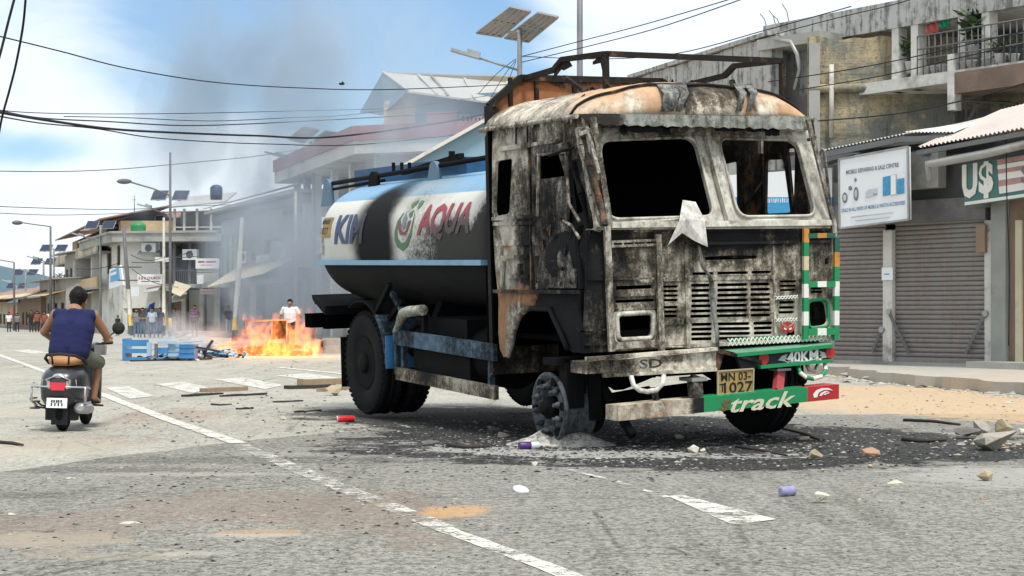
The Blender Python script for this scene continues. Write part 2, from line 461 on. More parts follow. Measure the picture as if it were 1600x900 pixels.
# the carriageway, its left edge far outside the picture, its right edge at the kerb
kerb = [G(1760, 640), G(1600, 617), G(1400, 600), G(1311, 588), Vector((4.2, 38, 0)), Vector((1.6, 45, 0)), Vector((-1.8, 54, 0)), Vector((-4.6, 62, 0)), Vector((-9.6, 78, 0)), Vector((-14.2, 86, 0)), Vector((-19, 96, 0)), Vector((-30, 130, 0)), Vector((-62, 240, 0))]
m = MB()
left = [Vector((-95, 240, 0)), Vector((-50, 120, 0)), Vector((-26, 60, 0)), Vector((-14, 20, 0)), Vector((-11, -10, 0)), Vector((11, -10, 0)), Vector((9.5, 10, 0))]
from mathutils.geometry import tessellate_polygon
pl = [Vector((p.x, p.y, .0)) for p in kerb + left]
m.add(pl, [tuple(t) for t in tessellate_polygon([pl])])
tag(m.build('road', M_ROAD, local=True), kind='structure')
# newer asphalt in front of the seam
seam = [(-260, 775), (-100, 752), (0, 738), (60, 731), (120, 722), (200, 711), (260, 705), (330, 695), (372, 690), (440, 684), (520, 676), (620, 668), (740, 660), (900, 655), (1100, 650), (1350, 648), (1900, 646)]
sp = []
for i, (x, y) in enumerate(seam):
    p = G(x, y); sp.append(p)
m = MB(); top = []
for i in range(len(sp) - 1):
    for j in range(6):
        p = sp[i].lerp(sp[i + 1], j / 6); p.y += noise.noise(p * 2.3) * .10 + noise.noise(p * 9) * .035; top.append(Vector((p.x, p.y, .004)))
ring = top + [Vector((11, 8, .004)), Vector((11, 3, .004)), Vector((-11, 3, .004))]
m.add(ring, [tuple(t) for t in tessellate_polygon([ring])])
tag(m.build('asphalt_patch', M_PATCH, local=True), kind='structure')

# pavement on the right with a broken edge, continuing past the shops
n = NM('pavement_concrete'); a = n.noise(1.4, 7, .65); b = n.noise(25, 4, .75); c = n.noise(.5, 3, .5)
M_PAVE = n.done(n.mix(n.mr(c, .4, .65, 0, .6), n.mix(a, (.30, .285, .25), (.46, .43, .37)), (.43, .34, .24)), .92, 0, n.bump(n.math('ADD', b, a), .5, .02))
m = MB()
back = [Vector((12, 24, 0)), Vector((12, 29, 0)), Vector((9, 31.5, 0)), Vector((7.2, 34.6, 0)), Vector((6.6, 40, 0)), Vector((6, 46, 0)), Vector((2.4, 52, 0)), Vector((.2, 60, 0)), Vector((-3, 68, 0)), Vector((-7, 82, 0)), Vector((-10, 92, 0)), Vector((-14, 104, 0)), Vector((-24, 134, 0)), Vector((-55, 244, 0))]
ks = []
for i in range(len(kerb) - 1):
    nn = 14 if i < 4 else 6
    for j in range(nn):
        p = kerb[i].lerp(kerb[i + 1], j / nn)
        p.x += noise.noise(p * 1.7) * (.22 if i < 4 else .06); p.y += noise.noise(p * 2.1 + Vector((9, 0, 0))) * .12; ks.append(p)
ring = [p + Vector((0, 0, .17 + .03 * noise.noise(p * 3))) for p in ks] + [p + Vector((0, 0, .19)) for p in reversed(back)]
b0 = len(m.v); m.add(ring, [tuple(t) for t in tessellate_polygon([ring])])
for i in range(len(ks) - 1): m.add([ks[i], ks[i + 1], ring[i + 1], ring[i]], [(0, 1, 2, 3)])
tag(m.build('pavement', M_PAVE, local=True), kind='structure')

# road paint, worn through where traffic and dirt have rubbed it
def paint(name, wear, seed=0.0, tint=(.62, .60, .54)):
    n = NM(name); a = n.noise(4.5, 7, .7, loc=(seed, 1, 0)); f = n.noise(42, 3, .8)
    al = n.mr(n.math('ADD', a, n.math('MULTIPLY', n.math('SUBTRACT', f, .5), .7)), wear - .12, wear + .10, 0, .94)
    return n.done(n.mix(a, mul(tint, .8), mul(tint, 1.15)), .85, 0, None, al)
P_FAR = paint('paint_clean', .40); P_WORN = paint('paint_worn', .555, 4); P_NEAR = paint('paint_near', .475, 8, (.66, .64, .57)); P_ZEB = paint('paint_zebra', .43, 2, (.60, .585, .53))
def stripe(name, pts, w, mat, z=.008):
    m = MB(); P = [G(x, y, z) for x, y in pts]; L = []; Rr = []; Q = []
    for i in range(len(P) - 1):
        k = max(2, int((P[i + 1] - P[i]).length / .12))
        Q += [P[i].lerp(P[i + 1], j / k) for j in range(k)]
    Q.append(P[-1])
    for i, p in enumerate(Q):
        d = (Q[min(i + 1, len(Q) - 1)] - Q[max(i - 1, 0)]).normalized(); nn = Vector((-d.y, d.x, 0))
        L.append(p + nn * (w / 2 + .012 * noise.noise(p * 11))); Rr.append(p - nn * (w / 2 + .012 * noise.noise(p * 11 + Vector((5, 5, 5)))))
    m.add(L + Rr, [(i, i + 1, len(Q) + i + 1, len(Q) + i) for i in range(len(Q) - 1)])
    return tag(m.build(name, mat, local=True), kind='structure')
stripe('lane_line', [(-60, 531), (0, 555), (80, 584), (165, 618), (262, 655), (372, 692)], .15, P_FAR)
stripe('lane_line', [(376, 695), (470, 735), (560, 772), (650, 806), (690, 824)], .15, P_WORN)
stripe('lane_line', [(683, 822), (760, 850), (840, 880), (900, 903), (1010, 950)], .115, P_NEAR)
stripe('lane_line', [(880, 731), (960, 751), (1045, 777)], .05, P_WORN)
for q in ([(165, 606), (200, 603), (240, 619), (203, 623)], [(243, 600), (287, 596.5), (335, 607), (300, 614)], [(336, 593), (381, 590), (444, 602), (413, 608)], [(432, 587), (478, 583), (540, 592), (520, 598)],
          [(20, 548), (45, 546), (78, 551), (50, 553)], [(430, 574), (436, 573), (545, 584), (538, 585)]):
    m = MB(); m.poly([G(x, y, .0075) for x, y in q]); tag(m.build('crossing_stripe', P_ZEB, local=True), kind='structure')
m = MB(); m.poly([G(x, y, .0085) for x, y in ((1044, 775), (1066, 773), (1213, 811), (1145, 820))]); tag(m.build('lane_line', P_NEAR, local=True), kind='structure')

# hills far beyond the end of the street; haze is tinted into their colour
n = NM('haze_tinted_forest'); a = n.noise(.006, 6, .6)
M_HILL = n.done(n.mix(a, (.05, .10, .13), (.09, .15, .17)), .95)
m = MB(); vs = []; fs = []; NX, NY = 60, 14
for j in range(NY):
    for i in range(NX):
        x = -2600 + i * 70; y = 2300 + j * 110
        e = math.exp(-((x + 1020) / 330) ** 2) * 100 + 4
        vs.append((x, y, -5 + e * math.sin(math.pi * min(1, j / (NY - 1) * 1.0)) + 4 * noise.noise(Vector((x, y, 0)) * .006)))
for j in range(NY - 1):
    for i in range(NX - 1): fs.append((j * NX + i, j * NX + i + 1, (j + 1) * NX + i + 1, (j + 1) * NX + i))
m.add(vs, fs, smooth=True); tag(m.build('hills', M_HILL), kind='structure')
# ------------------------------------------------------------------ burnt water tanker: materials
def ray_local(px, py, p0, nrm):          # a photograph pixel on a plane of the truck (truck coordinates: x across, y backwards, z up)
    o = TI @ cam.location; d = (TI.to_3x3() @ Vector(((px - 800) / F_PX, 1, (HOR - py) / F_PX)))
    nrm = Vector(nrm); t = (Vector(p0) - o).dot(nrm) / d.dot(nrm)
    return o + d * t
def on_front(px, py, u=0.0): return ray_local(px, py, (0, u, 0), (0, 1, 0))
def on_side(px, py, v=0.0): return ray_local(px, py, (v, 0, 0), (1, 0, 0))

def burnt(name, ash, soot, rust=(.33, .17, .085), kash=.0, krust=.15, scale=2.0, blobs=(), stretch=(1, 1, .6), rough=.85, fine=1.0, rblobs=(), metal=0.0, ash2=None):
    """scorched sheet metal: bare grey-white ash over soot, flakes, rust; kash moves the balance, blobs (centre, radius, amount) are scorch marks"""
    n = NM(name)
    a = n.noise(scale, 8, .68, stretch, .4); b = n.noise(scale * 4, 7, .7, stretch, loc=(3, 1, 7)); c = n.noise(60, 5, .8); c2 = n.noise(19, 6, .8, loc=(4, 9, 2)); st = n.noise(5, 5, .65, (3.2, 3.2, .28), loc=(1, 4, 2))
    f = n.total([n.math('MULTIPLY', a, .50), n.math('MULTIPLY', b, .36), n.math('MULTIPLY', c, .34 * fine), n.math('MULTIPLY', c2, .38 * fine), n.math('MULTIPLY', st, .30)])
    f = n.math('ADD', f, kash - (.58 + .36 * fine))
    if blobs: f = n.math('ADD', f, n.total([n.blob(cc, rr, am, .7, 2.5) for cc, rr, am in blobs]))
    lo = n.mix(n.mr(f, -.17, .02), soot, n.mix(a, mul(ash, .17), (ash[0] * .25, ash[1] * .205, ash[2] * .165))); k = n.mix(n.mr(f, -.05, .17), lo, n.mix(n.mr(b, .35, .65), mul(ash, .62), ash2 or mul(ash, 1.1)))
    g = n.math('ADD', n.noise(scale * 1.3, 6, .65, loc=(8, 8, 2)), krust - .5)
    if rblobs: g = n.math('ADD', g, n.total([n.blob(cc, rr, am, .5, 3) for cc, rr, am in rblobs]))
    k = n.mix(n.mr(g, .02, .22, 0, .85), k, n.mix(b, mul(rust, .7), mul(rust, 1.35)))
    k = n.mix(n.mr(c, .66, .74, 0, .55 * fine), k, mul(soot, .8))
    return n.done(k, rough, metal, n.bump(n.math('ADD', b, c), .45, .012), spec=.12)
ASH = (.50, .475, .41); SOOT = (.016, .016, .017); TAN = (.50, .30, .165)
M_SOOT = burnt('soot_black', (.05, .05, .052), (.0055, .006, .0065), kash=-.14, krust=-.1, fine=.6)
M_DARK = burnt('charred_steel', (.16, .155, .145), (.012, .012, .013), kash=-.04, krust=.0)
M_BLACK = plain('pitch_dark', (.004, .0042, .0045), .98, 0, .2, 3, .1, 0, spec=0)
CW = 2.48
M_FRONT = burnt('scorched_front', (.57, .53, .44), SOOT, kash=-.005, krust=-.13, scale=2.6, blobs=[((.1, 0, 1.7), (.55, 1, .5), -.16), ((.05, 0, 1.2), (.3, 1, .5), -.12), ((1.5, 0, 1.82), (1.5, 1, .13), -.16), ((1.35, 0, 1.72), (.5, 1, .2), -.13), ((2.2, 0, 1.02), (.45, 1, .35), .38), ((1.3, 0, 1.0), (1.0, 1, .16), .20), ((1.25, 0, 1.3), (.5, 1, .35), .10)], rblobs=[((1.25, 0, 1.4), (.25, 1, .12), .10)])
M_WIND = burnt('scorched_windscreen_frame', (.58, .555, .48), SOOT, kash=.10, krust=-.12, scale=2.2, blobs=[((-.05, .1, 2.4), (.4, 1, .6), -.25), ((1.2, .1, 2.75), (1.2, 1, .12), -.1), ((1.9, .1, 2.1), (.9, 1, .5), .12)])
M_ROOF = burnt('scorched_roof', (.66, .60, .50), (.03, .028, .026), rust=TAN, kash=.10, krust=.12, scale=1.6, ash2=(.72, .65, .53),
               blobs=[((.98, .15, 3.05), (.14, .5, .5), -.22), ((1.3, .15, 3.05), (.42, .5, .4), -.20), ((1.62, .15, 3.05), (.14, .5, .5), -.22), ((.0, .9, 2.75), (.12, .5, .12), -.3), ((1.2, 1.2, 3.15), (1.2, .6, .3), -.15)],
               rblobs=[((.0, 1.0, 2.9), (.6, 1.2, .4), -.25), ((.55, .1, 3.0), (.45, .5, .3), .10), ((2.05, .1, 2.98), (.42, .5, .35), .22), ((1.3, .1, 3.0), (.42, .5, .4), -.45), ((1.2, .1, 2.9), (.12, .4, .3), .3), ((1.58, .1, 2.95), (.1, .4, .3), .3)])
M_SIDE = burnt('scorched_side', (.56, .53, .45), SOOT, kash=.02, krust=-.08, scale=2.3, stretch=(1, 1, .8),
               blobs=[((0, .5, 1.75), (1, .8, .95), -.36), ((0, .25, 2.3), (1, .3, .5), -.14), ((0, 1.45, 1.75), (1, .4, .5), .12), ((0, .3, 1.2), (1, .7, .45), -.30), ((0, 1.4, 2.6), (1, .45, .25), .14)],
               rblobs=[((0, 1.62, 1.1), (1, .24, .55), .42), ((0, 1.2, 1.36), (1, .5, .15), .30), ((0, 1.5, 2.65), (1, .3, .14), .12), ((0, 1.45, 1.72), (1, .2, .15), .13)])
M_HEAD = burnt('scorched_headboard', (.42, .38, .31), (.014, .014, .014), rust=(.40, .17, .075), kash=-.04, krust=.02, scale=1.6, rblobs=[((.62, 1.85, 3.15), (.28, 1, .16), .5), ((.28, 1.85, 3.1), (.2, 1, .2), .2)])
M_FLAKE = burnt('bare_tin', (.62, .60, .55), (.10, .10, .095), kash=.20, krust=-.3, scale=3)
M_STRIP = burnt('peeled_strip', (.30, .31, .29), (.06, .06, .06), kash=.06, krust=-.15, scale=5)
M_BAR = burnt('scorched_bar', (.50, .47, .40), (.02, .02, .02), rust=(.33, .22, .13), kash=.04, krust=-.04, scale=5)
M_RACK = burnt('rack_steel', (.13, .115, .10), (.022, .020, .019), kash=-.1, krust=-.06, scale=4)
M_BUMP = burnt('scorched_bumper', (.72, .67, .55), (.02, .02, .02), kash=.13, krust=-.06, scale=2.4, stretch=(1, 1, 1), blobs=[((.06, -.1, .8), (.42, 1, .3), -.22), ((.75, -.1, .84), (.22, 1, .07), -.16)])
M_LOWB = burnt('scorched_lower_bumper', (.56, .50, .39), (.02, .02, .02), rust=(.28, .13, .07), kash=.12, krust=.02, scale=2.6, stretch=(1, 1, 1), blobs=[((1.05, -.3, .4), (.38, 1, 1), -.5), ((.35, -.3, .35), (.18, 1, .06), -.12)])
M_BEAM = burnt('charred_blue_beam', (.10, .155, .21), (.012, .014, .017), kash=.02, krust=-.1, scale=2.4, stretch=(1, .8, 1), rblobs=[((0.1, 2.6, .6), (1, .5, .2), .16)], blobs=[((0, 3.2, .95), (1, .5, .6), .2)])
M_SILL = burnt('charred_side_rail', (.46, .41, .33), (.014, .016, .018), kash=.0, krust=-.08, scale=2.4, stretch=(1, .7, 1), blobs=[((0, 2.6, .6), (1, .35, .3), .14), ((0, 3.3, .6), (1, .3, .3), -.1)])
M_BLUE = plain('blue_paint', (.035, .155, .33), .5, 0, .3, 3, .1, .45, (.03, .035, .04))
M_BLUEDK = plain('sooty_blue_paint', (.022, .10, .21), .55, 0, .4, 3, .1, .6, (.012, .014, .016))
M_RUBBER = plain('tyre_rubber', (.010, .0105, .0115), .85, 0, .35, 6, .25, .2, (.04, .038, .035))
M_RIM = burnt('bare_wheel_steel', (.115, .13, .145), (.03, .033, .036), rust=(.12, .09, .07), kash=.10, krust=-.12, scale=4, rough=.6, metal=.25)
M_GREEN = plain('green_paint', (.012, .235, .085), .45, 0, .2, 5, .08, .25, (.03, .05, .04))
M_WHITE = plain('white_paint', (.76, .75, .70), .5, 0, .12, 5, .08, .25, (.2, .19, .17))
M_RED = plain('red_paint', (.42, .022, .022), .5, 0, .25, 5, .08, .25, (.1, .03, .03))
M_ORANGE = plain('scorched_orange', (.55, .24, .045), .55, 0, .3, 8, .1, .3)
M_LETW = plain('white_lettering', (.80, .79, .74), .55, 0, .1, 8, .02, .1)
M_LETB = plain('black_lettering', (.02, .02, .022), .55, 0, .2, 8, .02, .0)
M_PLATE = plain('scorched_number_plate', (.34, .225, .075), .6, 0, .35, 7, .1, .55, (.04, .035, .03))
M_STEEL = plain('dull_steel', (.33, .34, .33), .5, .5, .25, 6, .1, .35)
M_PALEPIPE = burnt('pale_burnt_pipe', (.36, .37, .31), (.03, .032, .032), kash=.12, krust=-.15, scale=4)

truck = thing('tanker_truck', (0, 0, 0), 'burnt-out water tanker truck with gutted cab and blue and white tank standing on soot', 'truck', matrix=TM)
def tb(mb, name, mats, parent=truck, label=None): return mb.build(name, mats, parent, local=True, label=label)
Y1 = Vector((0, 1, 0)); X1 = Vector((1, 0, 0)); Z1 = Vector((0, 0, 1))

# -- front panel with louvres, headlight holes
fo = [on_front(*p) for p in ((917, 352), (1120, 352), (1302, 350), (1306, 440), (1309, 528), (1110, 541), (913, 552), (915, 450))]
fo2 = [(p.x, p.z) for p in fo]
def fq(*pts, r=.0):
    q = [on_front(*p) for p in pts]; q = [(p.x, p.z) for p in q]
    return rquad(q, r, 3) if r else q
holes = []
hl = fq((964, 493), (1017, 490), (1017, 526), (966, 529), r=.045); holes.append(hl)
hr = fq((1263, 472), (1290, 470), (1292, 507), (1264, 511), r=.06); holes.append(hr)
holes.append(fq((1103, 401.5), (1186, 399), (1186, 404), (1103, 406.5), r=.015))
holes.append(fq((961, 447), (1020, 445), (1020, 450.5), (961, 453)))
holes.append(fq((961, 469), (1022, 466.5), (1022, 471), (961, 473.5)))
def slotcol(x0, x1, ys, h, tilt=-.018):
    for y in ys: holes.append(fq((x0, y), (x1, y + tilt * (x1 - x0)), (x1, y + h + tilt * (x1 - x0)), (x0, y + h), r=.012))
mid = [443.5 + 8.05 * i for i in range(7)]
slotcol(1081, 1115, [425.5, 432.5], 4.3); slotcol(1120, 1169, [424.6, 431.6], 4.3); slotcol(1175, 1206, [423.3, 430.5], 4.0)
slotcol(1078, 1111, mid, 4.9); slotcol(1119, 1168, [y - .7 for y in mid], 4.9); slotcol(1172, 1202, [y - 1.6 for y in mid], 4.7)
low = [504.6 + 7.6 * i for i in range(4)]
slotcol(1081, 1114, [y for y in low], 5.0); slotcol(1120, 1170, [y - .8 for y in low], 5.0); slotcol(1175, 1207, [y - 1.8 for y in low], 4.8)
slotcol(1217, 1242, [438, 445, 451.5], 3.6); slotcol(1216, 1243, [470.5, 478.5, 486], 4.2)
slotcol(1253, 1261, [438, 445, 451.5], 3.4); slotcol(1268, 1287, [448.5, 454.5], 3.6)
slotcol(1034, 1058, [446, 453, 460, 467], 4.0); slotcol(1034, 1058, [478, 485, 492, 498.5], 4.2)
holes.append(fq((1291, 404), (1298, 402), (1298, 412), (1291, 414)))
m = MB()
m.panel(fo2, holes, lambda a, b: (a, 0, b), (0, .02, 0), 0, grid=.08, warp=.045, wscale=2.6)
front = tb(m, 'front_panel', [M_FRONT])
# raised seams, grille centre frame and ledges on the front
m = MB()
def fbar(a, b, w, h, mi=0, u=-.012): m.beam(on_front(*a, u), on_front(*b, u), w, h, (0, 1, 0), mi)
fbar((918, 356), (1300, 353.5), .035, .045, 1, -.02)
fbar((925, 361), (1298, 359), .02, .02, 0)
fbar((1070, 381), (1296, 377), .025, .02, 0)
fbar((1070, 384), (1074, 541), .03, .035, 0)
fbar((1072, 541), (1306, 527), .03, .03, 0, -.02)
fbar((1208, 384), (1211, 520), .02, .02, 0)
fbar((1075, 436), (1215, 433), .03, .015, 0)
fbar((1036, 437), (1068, 436), .03, .02, 0); fbar((1036, 503), (1068, 502), .05, .02, 0)
fbar((958, 459), (1024, 456), .055, .03, 0); fbar((962, 484), (1024, 481), .02, .02, 0)
fbar((918, 437), (1068, 434), .015, .018, 0)
fbar((915, 516), (952, 515), .015, .018, 0); fbar((914, 538), (952, 537), .02, .02, 0)
tb(m, 'front_trim', [M_FRONT, M_WIND])
m = MB()    # headlight bezel, rounded
def bezel(pts, r, wid, u, mi=0):
    q = rquad([(p.x, p.z) for p in (on_front(*a) for a in pts)], r, 4)
    m.tube([(a, u, b) for a, b in q + q[:2]], wid, 6, mi, cap=False)
bezel(((962, 491), (1019, 488), (1019, 528), (964, 531)), .05, .022, -.012)
bezel(((957, 488), (1023, 484), (1024, 533), (960, 537)), .06, .013, -.008)
tb(m, 'headlight', [M_WIND], label='empty scorched headlight opening')
m = MB(); bezel(((1260, 470), (1292, 467), (1294, 510), (1262, 514)), .06, .016, -.012, 0)
tb(m, 'headlight', [M_GREEN], label='empty headlight opening with green rim')
# owl sticker, green chain-link border
m = MB()
def rel(c, k, pts): return [(c[0] + k * a, c[1] + k * b) for a, b in pts]
oc = (1231, 512)
for pts in ([(-11, -7), (-6, -3), (0, 1), (6, -3), (11, -7), (8, 1), (3, 4), (0, 8), (-3, 4), (-8, 1)], [(-8, -7), (0, -9.5), (8, -7), (3, -4), (0, -1), (-3, -4)], [(-11.5, -4), (-9, 1), (-5, 4), (-2, 8), (-6, 7.5), (-10, 4)], [(11.5, -4), (9, 1), (5, 4), (2, 8), (6, 7.5), (10, 4)]):
    m.prism([on_front(x, y, -.030 - .001 * len(m.f) / 10) for x, y in rel(oc, 1, pts)], (0, .004, 0), 0)
for sx in (-1, 1): m.prism([on_front(x, y, -.040) for x, y in rel(oc, 1, [(sx * 1.5, 2), (sx * 6, -.5), (sx * 5.5, 2.5), (sx * 3, 3.4)])], (0, .003, 0), 1)
m.prism([on_front(x, y, -.038) for x, y in rel(oc, 1, [(-.9, 6), (.9, 6), (0, 9.5)])], (0, .003, 0), 2)
tb(m, 'owl_sticker', [M_RED, M_LETW, M_LETB])
m = MB()
def lattice(a, b, hgt, nseg):
    P = [on_front(a[0] + (b[0] - a[0]) * i / nseg, a[1] + (b[1] - a[1]) * i / nseg, -.026) for i in range(nseg + 1)]
    m.panel([(p.x, p.z) for p in (P[0], P[-1])] + [(P[-1].x, P[-1].z - hgt), (P[0].x, P[0].z - hgt)], [], lambda x, z: (x, -.024, z), (0, .006, 0), 0)
    for i in range(nseg):
        for s in (0, 1):
            p, q = P[i], P[i + 1]; z0, z1 = (0, -hgt) if s else (-hgt, 0)
            m.beam((p.x, -.030, p.z + z0), (q.x, -.030, q.z + z1), .006, .011, (0, 1, 0), 1)
lattice((1137, 529), (1305, 520.5), .062, 26); lattice((1212, 463), (1246, 461), .028, 7); lattice((1212, 498), (1245, 496.5), .026, 7)
tb(m, 'border_strip', [M_GREEN, M_LETW])

# -- windscreen frame, leaning back
WP0 = Vector((0, -.015, on_front(1120, 354).z)); WN = Vector((0, 1, -.235)).normalized(); WT = Vector((0, .235, 1)).normalized()
def on_wind(px, py):
    return ray_local(px, py, WP0, WN)
def w2(p): return (p.x, (p - WP0).dot(WT))
def wfn(a, b): return WP0 + X1 * a + WT * b
wo_ = [w2(on_wind(*p)) for p in ((930, 190), (1262, 189), (1280, 262), (1297, 352), (1120, 355), (944, 357))]
wh = [rquad([w2(on_wind(*p)) for p in ((936, 220), (1086, 214), (1117, 338), (950, 343))], .11, 5),
      rquad([w2(on_wind(*p)) for p in ((1121, 216), (1246, 219), (1276, 337), (1154, 339))], .11, 5)]
m = MB(); m.panel(wo_, wh, wfn, WN * .05, 0, grid=.09, warp=.028, wscale=3)
tb(m, 'windscreen_frame', [M_WIND])
m = MB()   # centre post, gutter lip and the rubber seams
m.beam(on_wind(1098, 192) - WN * .03, on_wind(1140, 352) - WN * .03, .075, .05, WN)
m.beam(on_wind(940, 205) - WN * .02, on_wind(1256, 204) - WN * .02, .03, .03, WN)
m.beam(on_wind(946, 354) - WN * .03, on_wind(1297, 350) - WN * .03, .05, .05, WN)
for h in wh:
    m.tube([wfn(a, b) - WN * .004 for a, b in h + h[:1]], .013, 6, 0, cap=False)
tb(m, 'centre_post', [M_WIND])

# -- scalloped sun visor
m = MB(); lo = []; N = 46
for i in range(N + 1):
    t = i / N; x = 1268 + (922 - 1268) * t; y = 203 - 8 * t + 1.0 * noise.noise(Vector((x * .06, 0, 0)))
    y += 4.0 * abs(math.sin(t * N * math.pi / 2.6)) - 3
    lo.append((x, y))
po = [(905, 178)] + [(905 + 363 * i / 12, 178 + 4 * i / 12 + (-.8 if i % 12 else 0)) for i in range(1, 13)] + lo
pp = [on_front(x, y, -.05) for x, y in po]
m.panel([(p.x, p.z) for p in pp], [], lambda a, b: (a, -.05 + .05 * (b - 2.75), b), (0, .012, 0), 0, grid=.1, warp=.02, wscale=4)
tb(m, 'sun_visor', [burnt('scorched_visor', (.30, .31, .275), (.03, .03, .03), kash=.10, krust=-.12, scale=3, blobs=[((.1, 0, 2.8), (.3, 1, .3), -.25)])])
m = MB()   # torn lining hanging under the visor
for (x0, x1, d) in ((968, 1045, 8), (1118, 1215, 7), (1196, 1218, 14), (1036, 1048, 13), (970, 980, 12)):
    q = [(x0, 196)] + [(x0 + (x1 - x0) * i / 10, 198 + d + 3 * noise.noise(Vector((x0 + i * 3.1, i, 0)))) for i in range(11)] + [(x1, 196)]
    m.panel([(p.x, p.z) for p in (on_front(x, y, -.02) for x, y in q)], [], lambda a, b: (a, -.02, b), (0, .006, 0))
m.build_each('visor_lining', [M_SOOT], truck, True)

# -- domed roof
m = MB(); NV, NT = 40, 16; vs = []; fs = []
zr0 = on_side(914, 178).z; rise = .315; RWD = 2.30
for j in range(NT + 1):
    for i in range(NV + 1):
        v = -.03 + (RWD + .05) * i / NV; e = abs(2 * i / NV - 1)
        prof = (1 - e ** 2.6) ** .62 if e < 1 else 0
        if j <= 8:
            th = math.pi / 2 * j / 8; u = -.03 + .34 * (1 - math.cos(th)) * (1 - .25 * e * e) + .10 * e ** 3; k = math.sin(th) ** .9
        else: u = .31 + .06 * 0 + (1.80 - .31) * (j - 8) / 8; u = max(u, .31); k = 1
        z = zr0 - .01 + rise * prof * k + .045 * (1 - e * e) * 0
        nn = noise.noise(Vector((v * 2.3, u * 2.3, 4))) * .022 + noise.noise(Vector((v * 7, u * 7, 1))) * .008
        vs.append((v, u, z + nn * (0.3 if e > .97 else 1)))
for j in range(NT):
    for i in range(NV): fs.append((j * (NV + 1) + i, j * (NV + 1) + i + 1, (j + 1) * (NV + 1) + i + 1, (j + 1) * (NV + 1) + i))
m.add(vs, fs, smooth=True)
roof = tb(m, 'roof', [M_ROOF])
sd = roof.modifiers.new('t', 'SOLIDIFY'); sd.thickness = .015
m = MB()   # seam bead where the dome meets the roof, gutters, ragged flakes along the edge
seamline = []
for i in range(NV + 1):
    p = Vector(vs[5 * (NV + 1) + i]); seamline.append(p + Vector((0, -.012, .012)))
m.tube(seamline, .013, 6, 1)
m.tube([(-.055, .02 + 1.78 * i / 10, zr0 - .015 + .012 * noise.noise(Vector((i * 1.3, 0, 0)))) for i in range(11)], .022, 6, 0)
m.tube([(RWD + .03, .02 + 1.78 * i / 10, zr0 - .015) for i in range(11)], .022, 6, 0)
for i in range(34):
    k = rnd.randrange(3, NV - 3); p = Vector(vs[rnd.choice((8, 9, 10)) * (NV + 1) + k]); a = rnd.uniform(0, 6.28); s = rnd.uniform(.02, .075)
    m.add([p, p + Vector((math.cos(a) * s, math.sin(a) * s, .02)), p + Vector((math.cos(a + 1) * s, math.sin(a + 1) * s, rnd.uniform(.02, .05)))], [(0, 1, 2)], 1)
for i in range(26):
    u = rnd.uniform(.05, 1.7); p = Vector((-.05, u, zr0 - .02)); s = rnd.uniform(.03, .08)
    m.add([p, p + Vector((-.01, s, 0)), p + Vector((-.012, s * .5, -s * rnd.uniform(.4, 1)))], [(0, 1, 2)], 0)
tb(m, 'roof_gutter', [M_BAR, M_RACK], roof)
# dark bent strips on the dome
m = MB()
for (x0, x1, x2, x3) in ((1026, 1056, 1052, 1033), (1055, 1072, 1064, 1056), (1146, 1158, 1158, 1150), (1163, 1178, 1173, 1166)):
    q = [on_front(x0, 131, .10), on_front(x1, 131, .10), on_front(x2, 174, -.055), on_front(x3, 174, -.055)]
    a = [q[0].lerp(q[1], .5) + Vector((0, -.0, .0))]
    mid1 = (q[0] + q[3]) / 2 + Vector((0, -.085, .03)); mid2 = (q[1] + q[2]) / 2 + Vector((0, -.085, .03))
    m.add([q[0], q[1], mid2, mid1, q[2], q[3]], [(0, 1, 2, 3), (3, 2, 4, 5)], 0, True)
[q_.modifiers.new('t', 'SOLIDIFY') for q_ in m.build_each('roof_strip', [M_STRIP], roof, True)]

# -- near side of the cab: skin, door, ledges
def sq(*pts, r=0):
    q = [on_side(*p) for p in pts]; q = [(p.y, p.z) for p in q]
    return rquad(q, r, 4) if r else q
so = sq((770, 199), (912, 181), (934, 270), (916, 352), (914, 450), (913, 551), (893, 551), (886, 545), (877, 522), (859, 483), (826, 482), (813, 492), (803, 515), (799, 540), (794, 557), (787, 558), (781, 545), (778, 520), (775, 470), (771, 330))
sh = [sq((774, 252), (800, 247), (802, 334), (775, 338), r=.05), sq((841, 240), (884, 236), (888, 340), (840, 340), r=.05), sq((892, 262), (905, 258), (911, 318), (908, 332), (893, 335), r=.03)]
m = MB(); m.panel(so, sh, lambda a, b: (0, a, b), (.03, 0, 0), 0, grid=.08, warp=.06, wscale=2.6, seed=3)
side = tb(m, 'cab_side', [M_SIDE], label='scorched cab side with burnt window openings')
m = MB()
def sbar(a, b, w, h, v=-.02, mi=0): m.beam(on_side(*a, v), on_side(*b, v), w, h, (1, 0, 0), mi)
sbar((771, 342), (834, 338), .03, .04); sbar((772, 350), (834, 348), .03, .03); sbar((776, 380), (830, 378), .05, .02)
sbar((774, 455), (910, 456), .03, .05, -.025, 1); sbar((782, 233), (832, 226), .04, .045); sbar((832, 226), (872, 220), .03, .035)
sbar((806, 190), (806, 228), .012, .01, -.012, 1); sbar((824, 188), (824, 226), .012, .01, -.012, 1); sbar((882, 183), (882, 222), .02, .012, -.012, 1); sbar((827, 226), (831, 452), .02, .02, -.012, 1)
sbar((786, 408), (783, 448), .04, .02); sbar((812, 412), (812, 430), .07, .03); sbar((786, 402), (826, 400), .03, .04)
sbar((795, 432), (826, 432), .03, .02); sbar((846, 416), (880, 420), .03, .02, -.03); sbar((838, 400), (842, 436), .05, .03, -.03, 1)
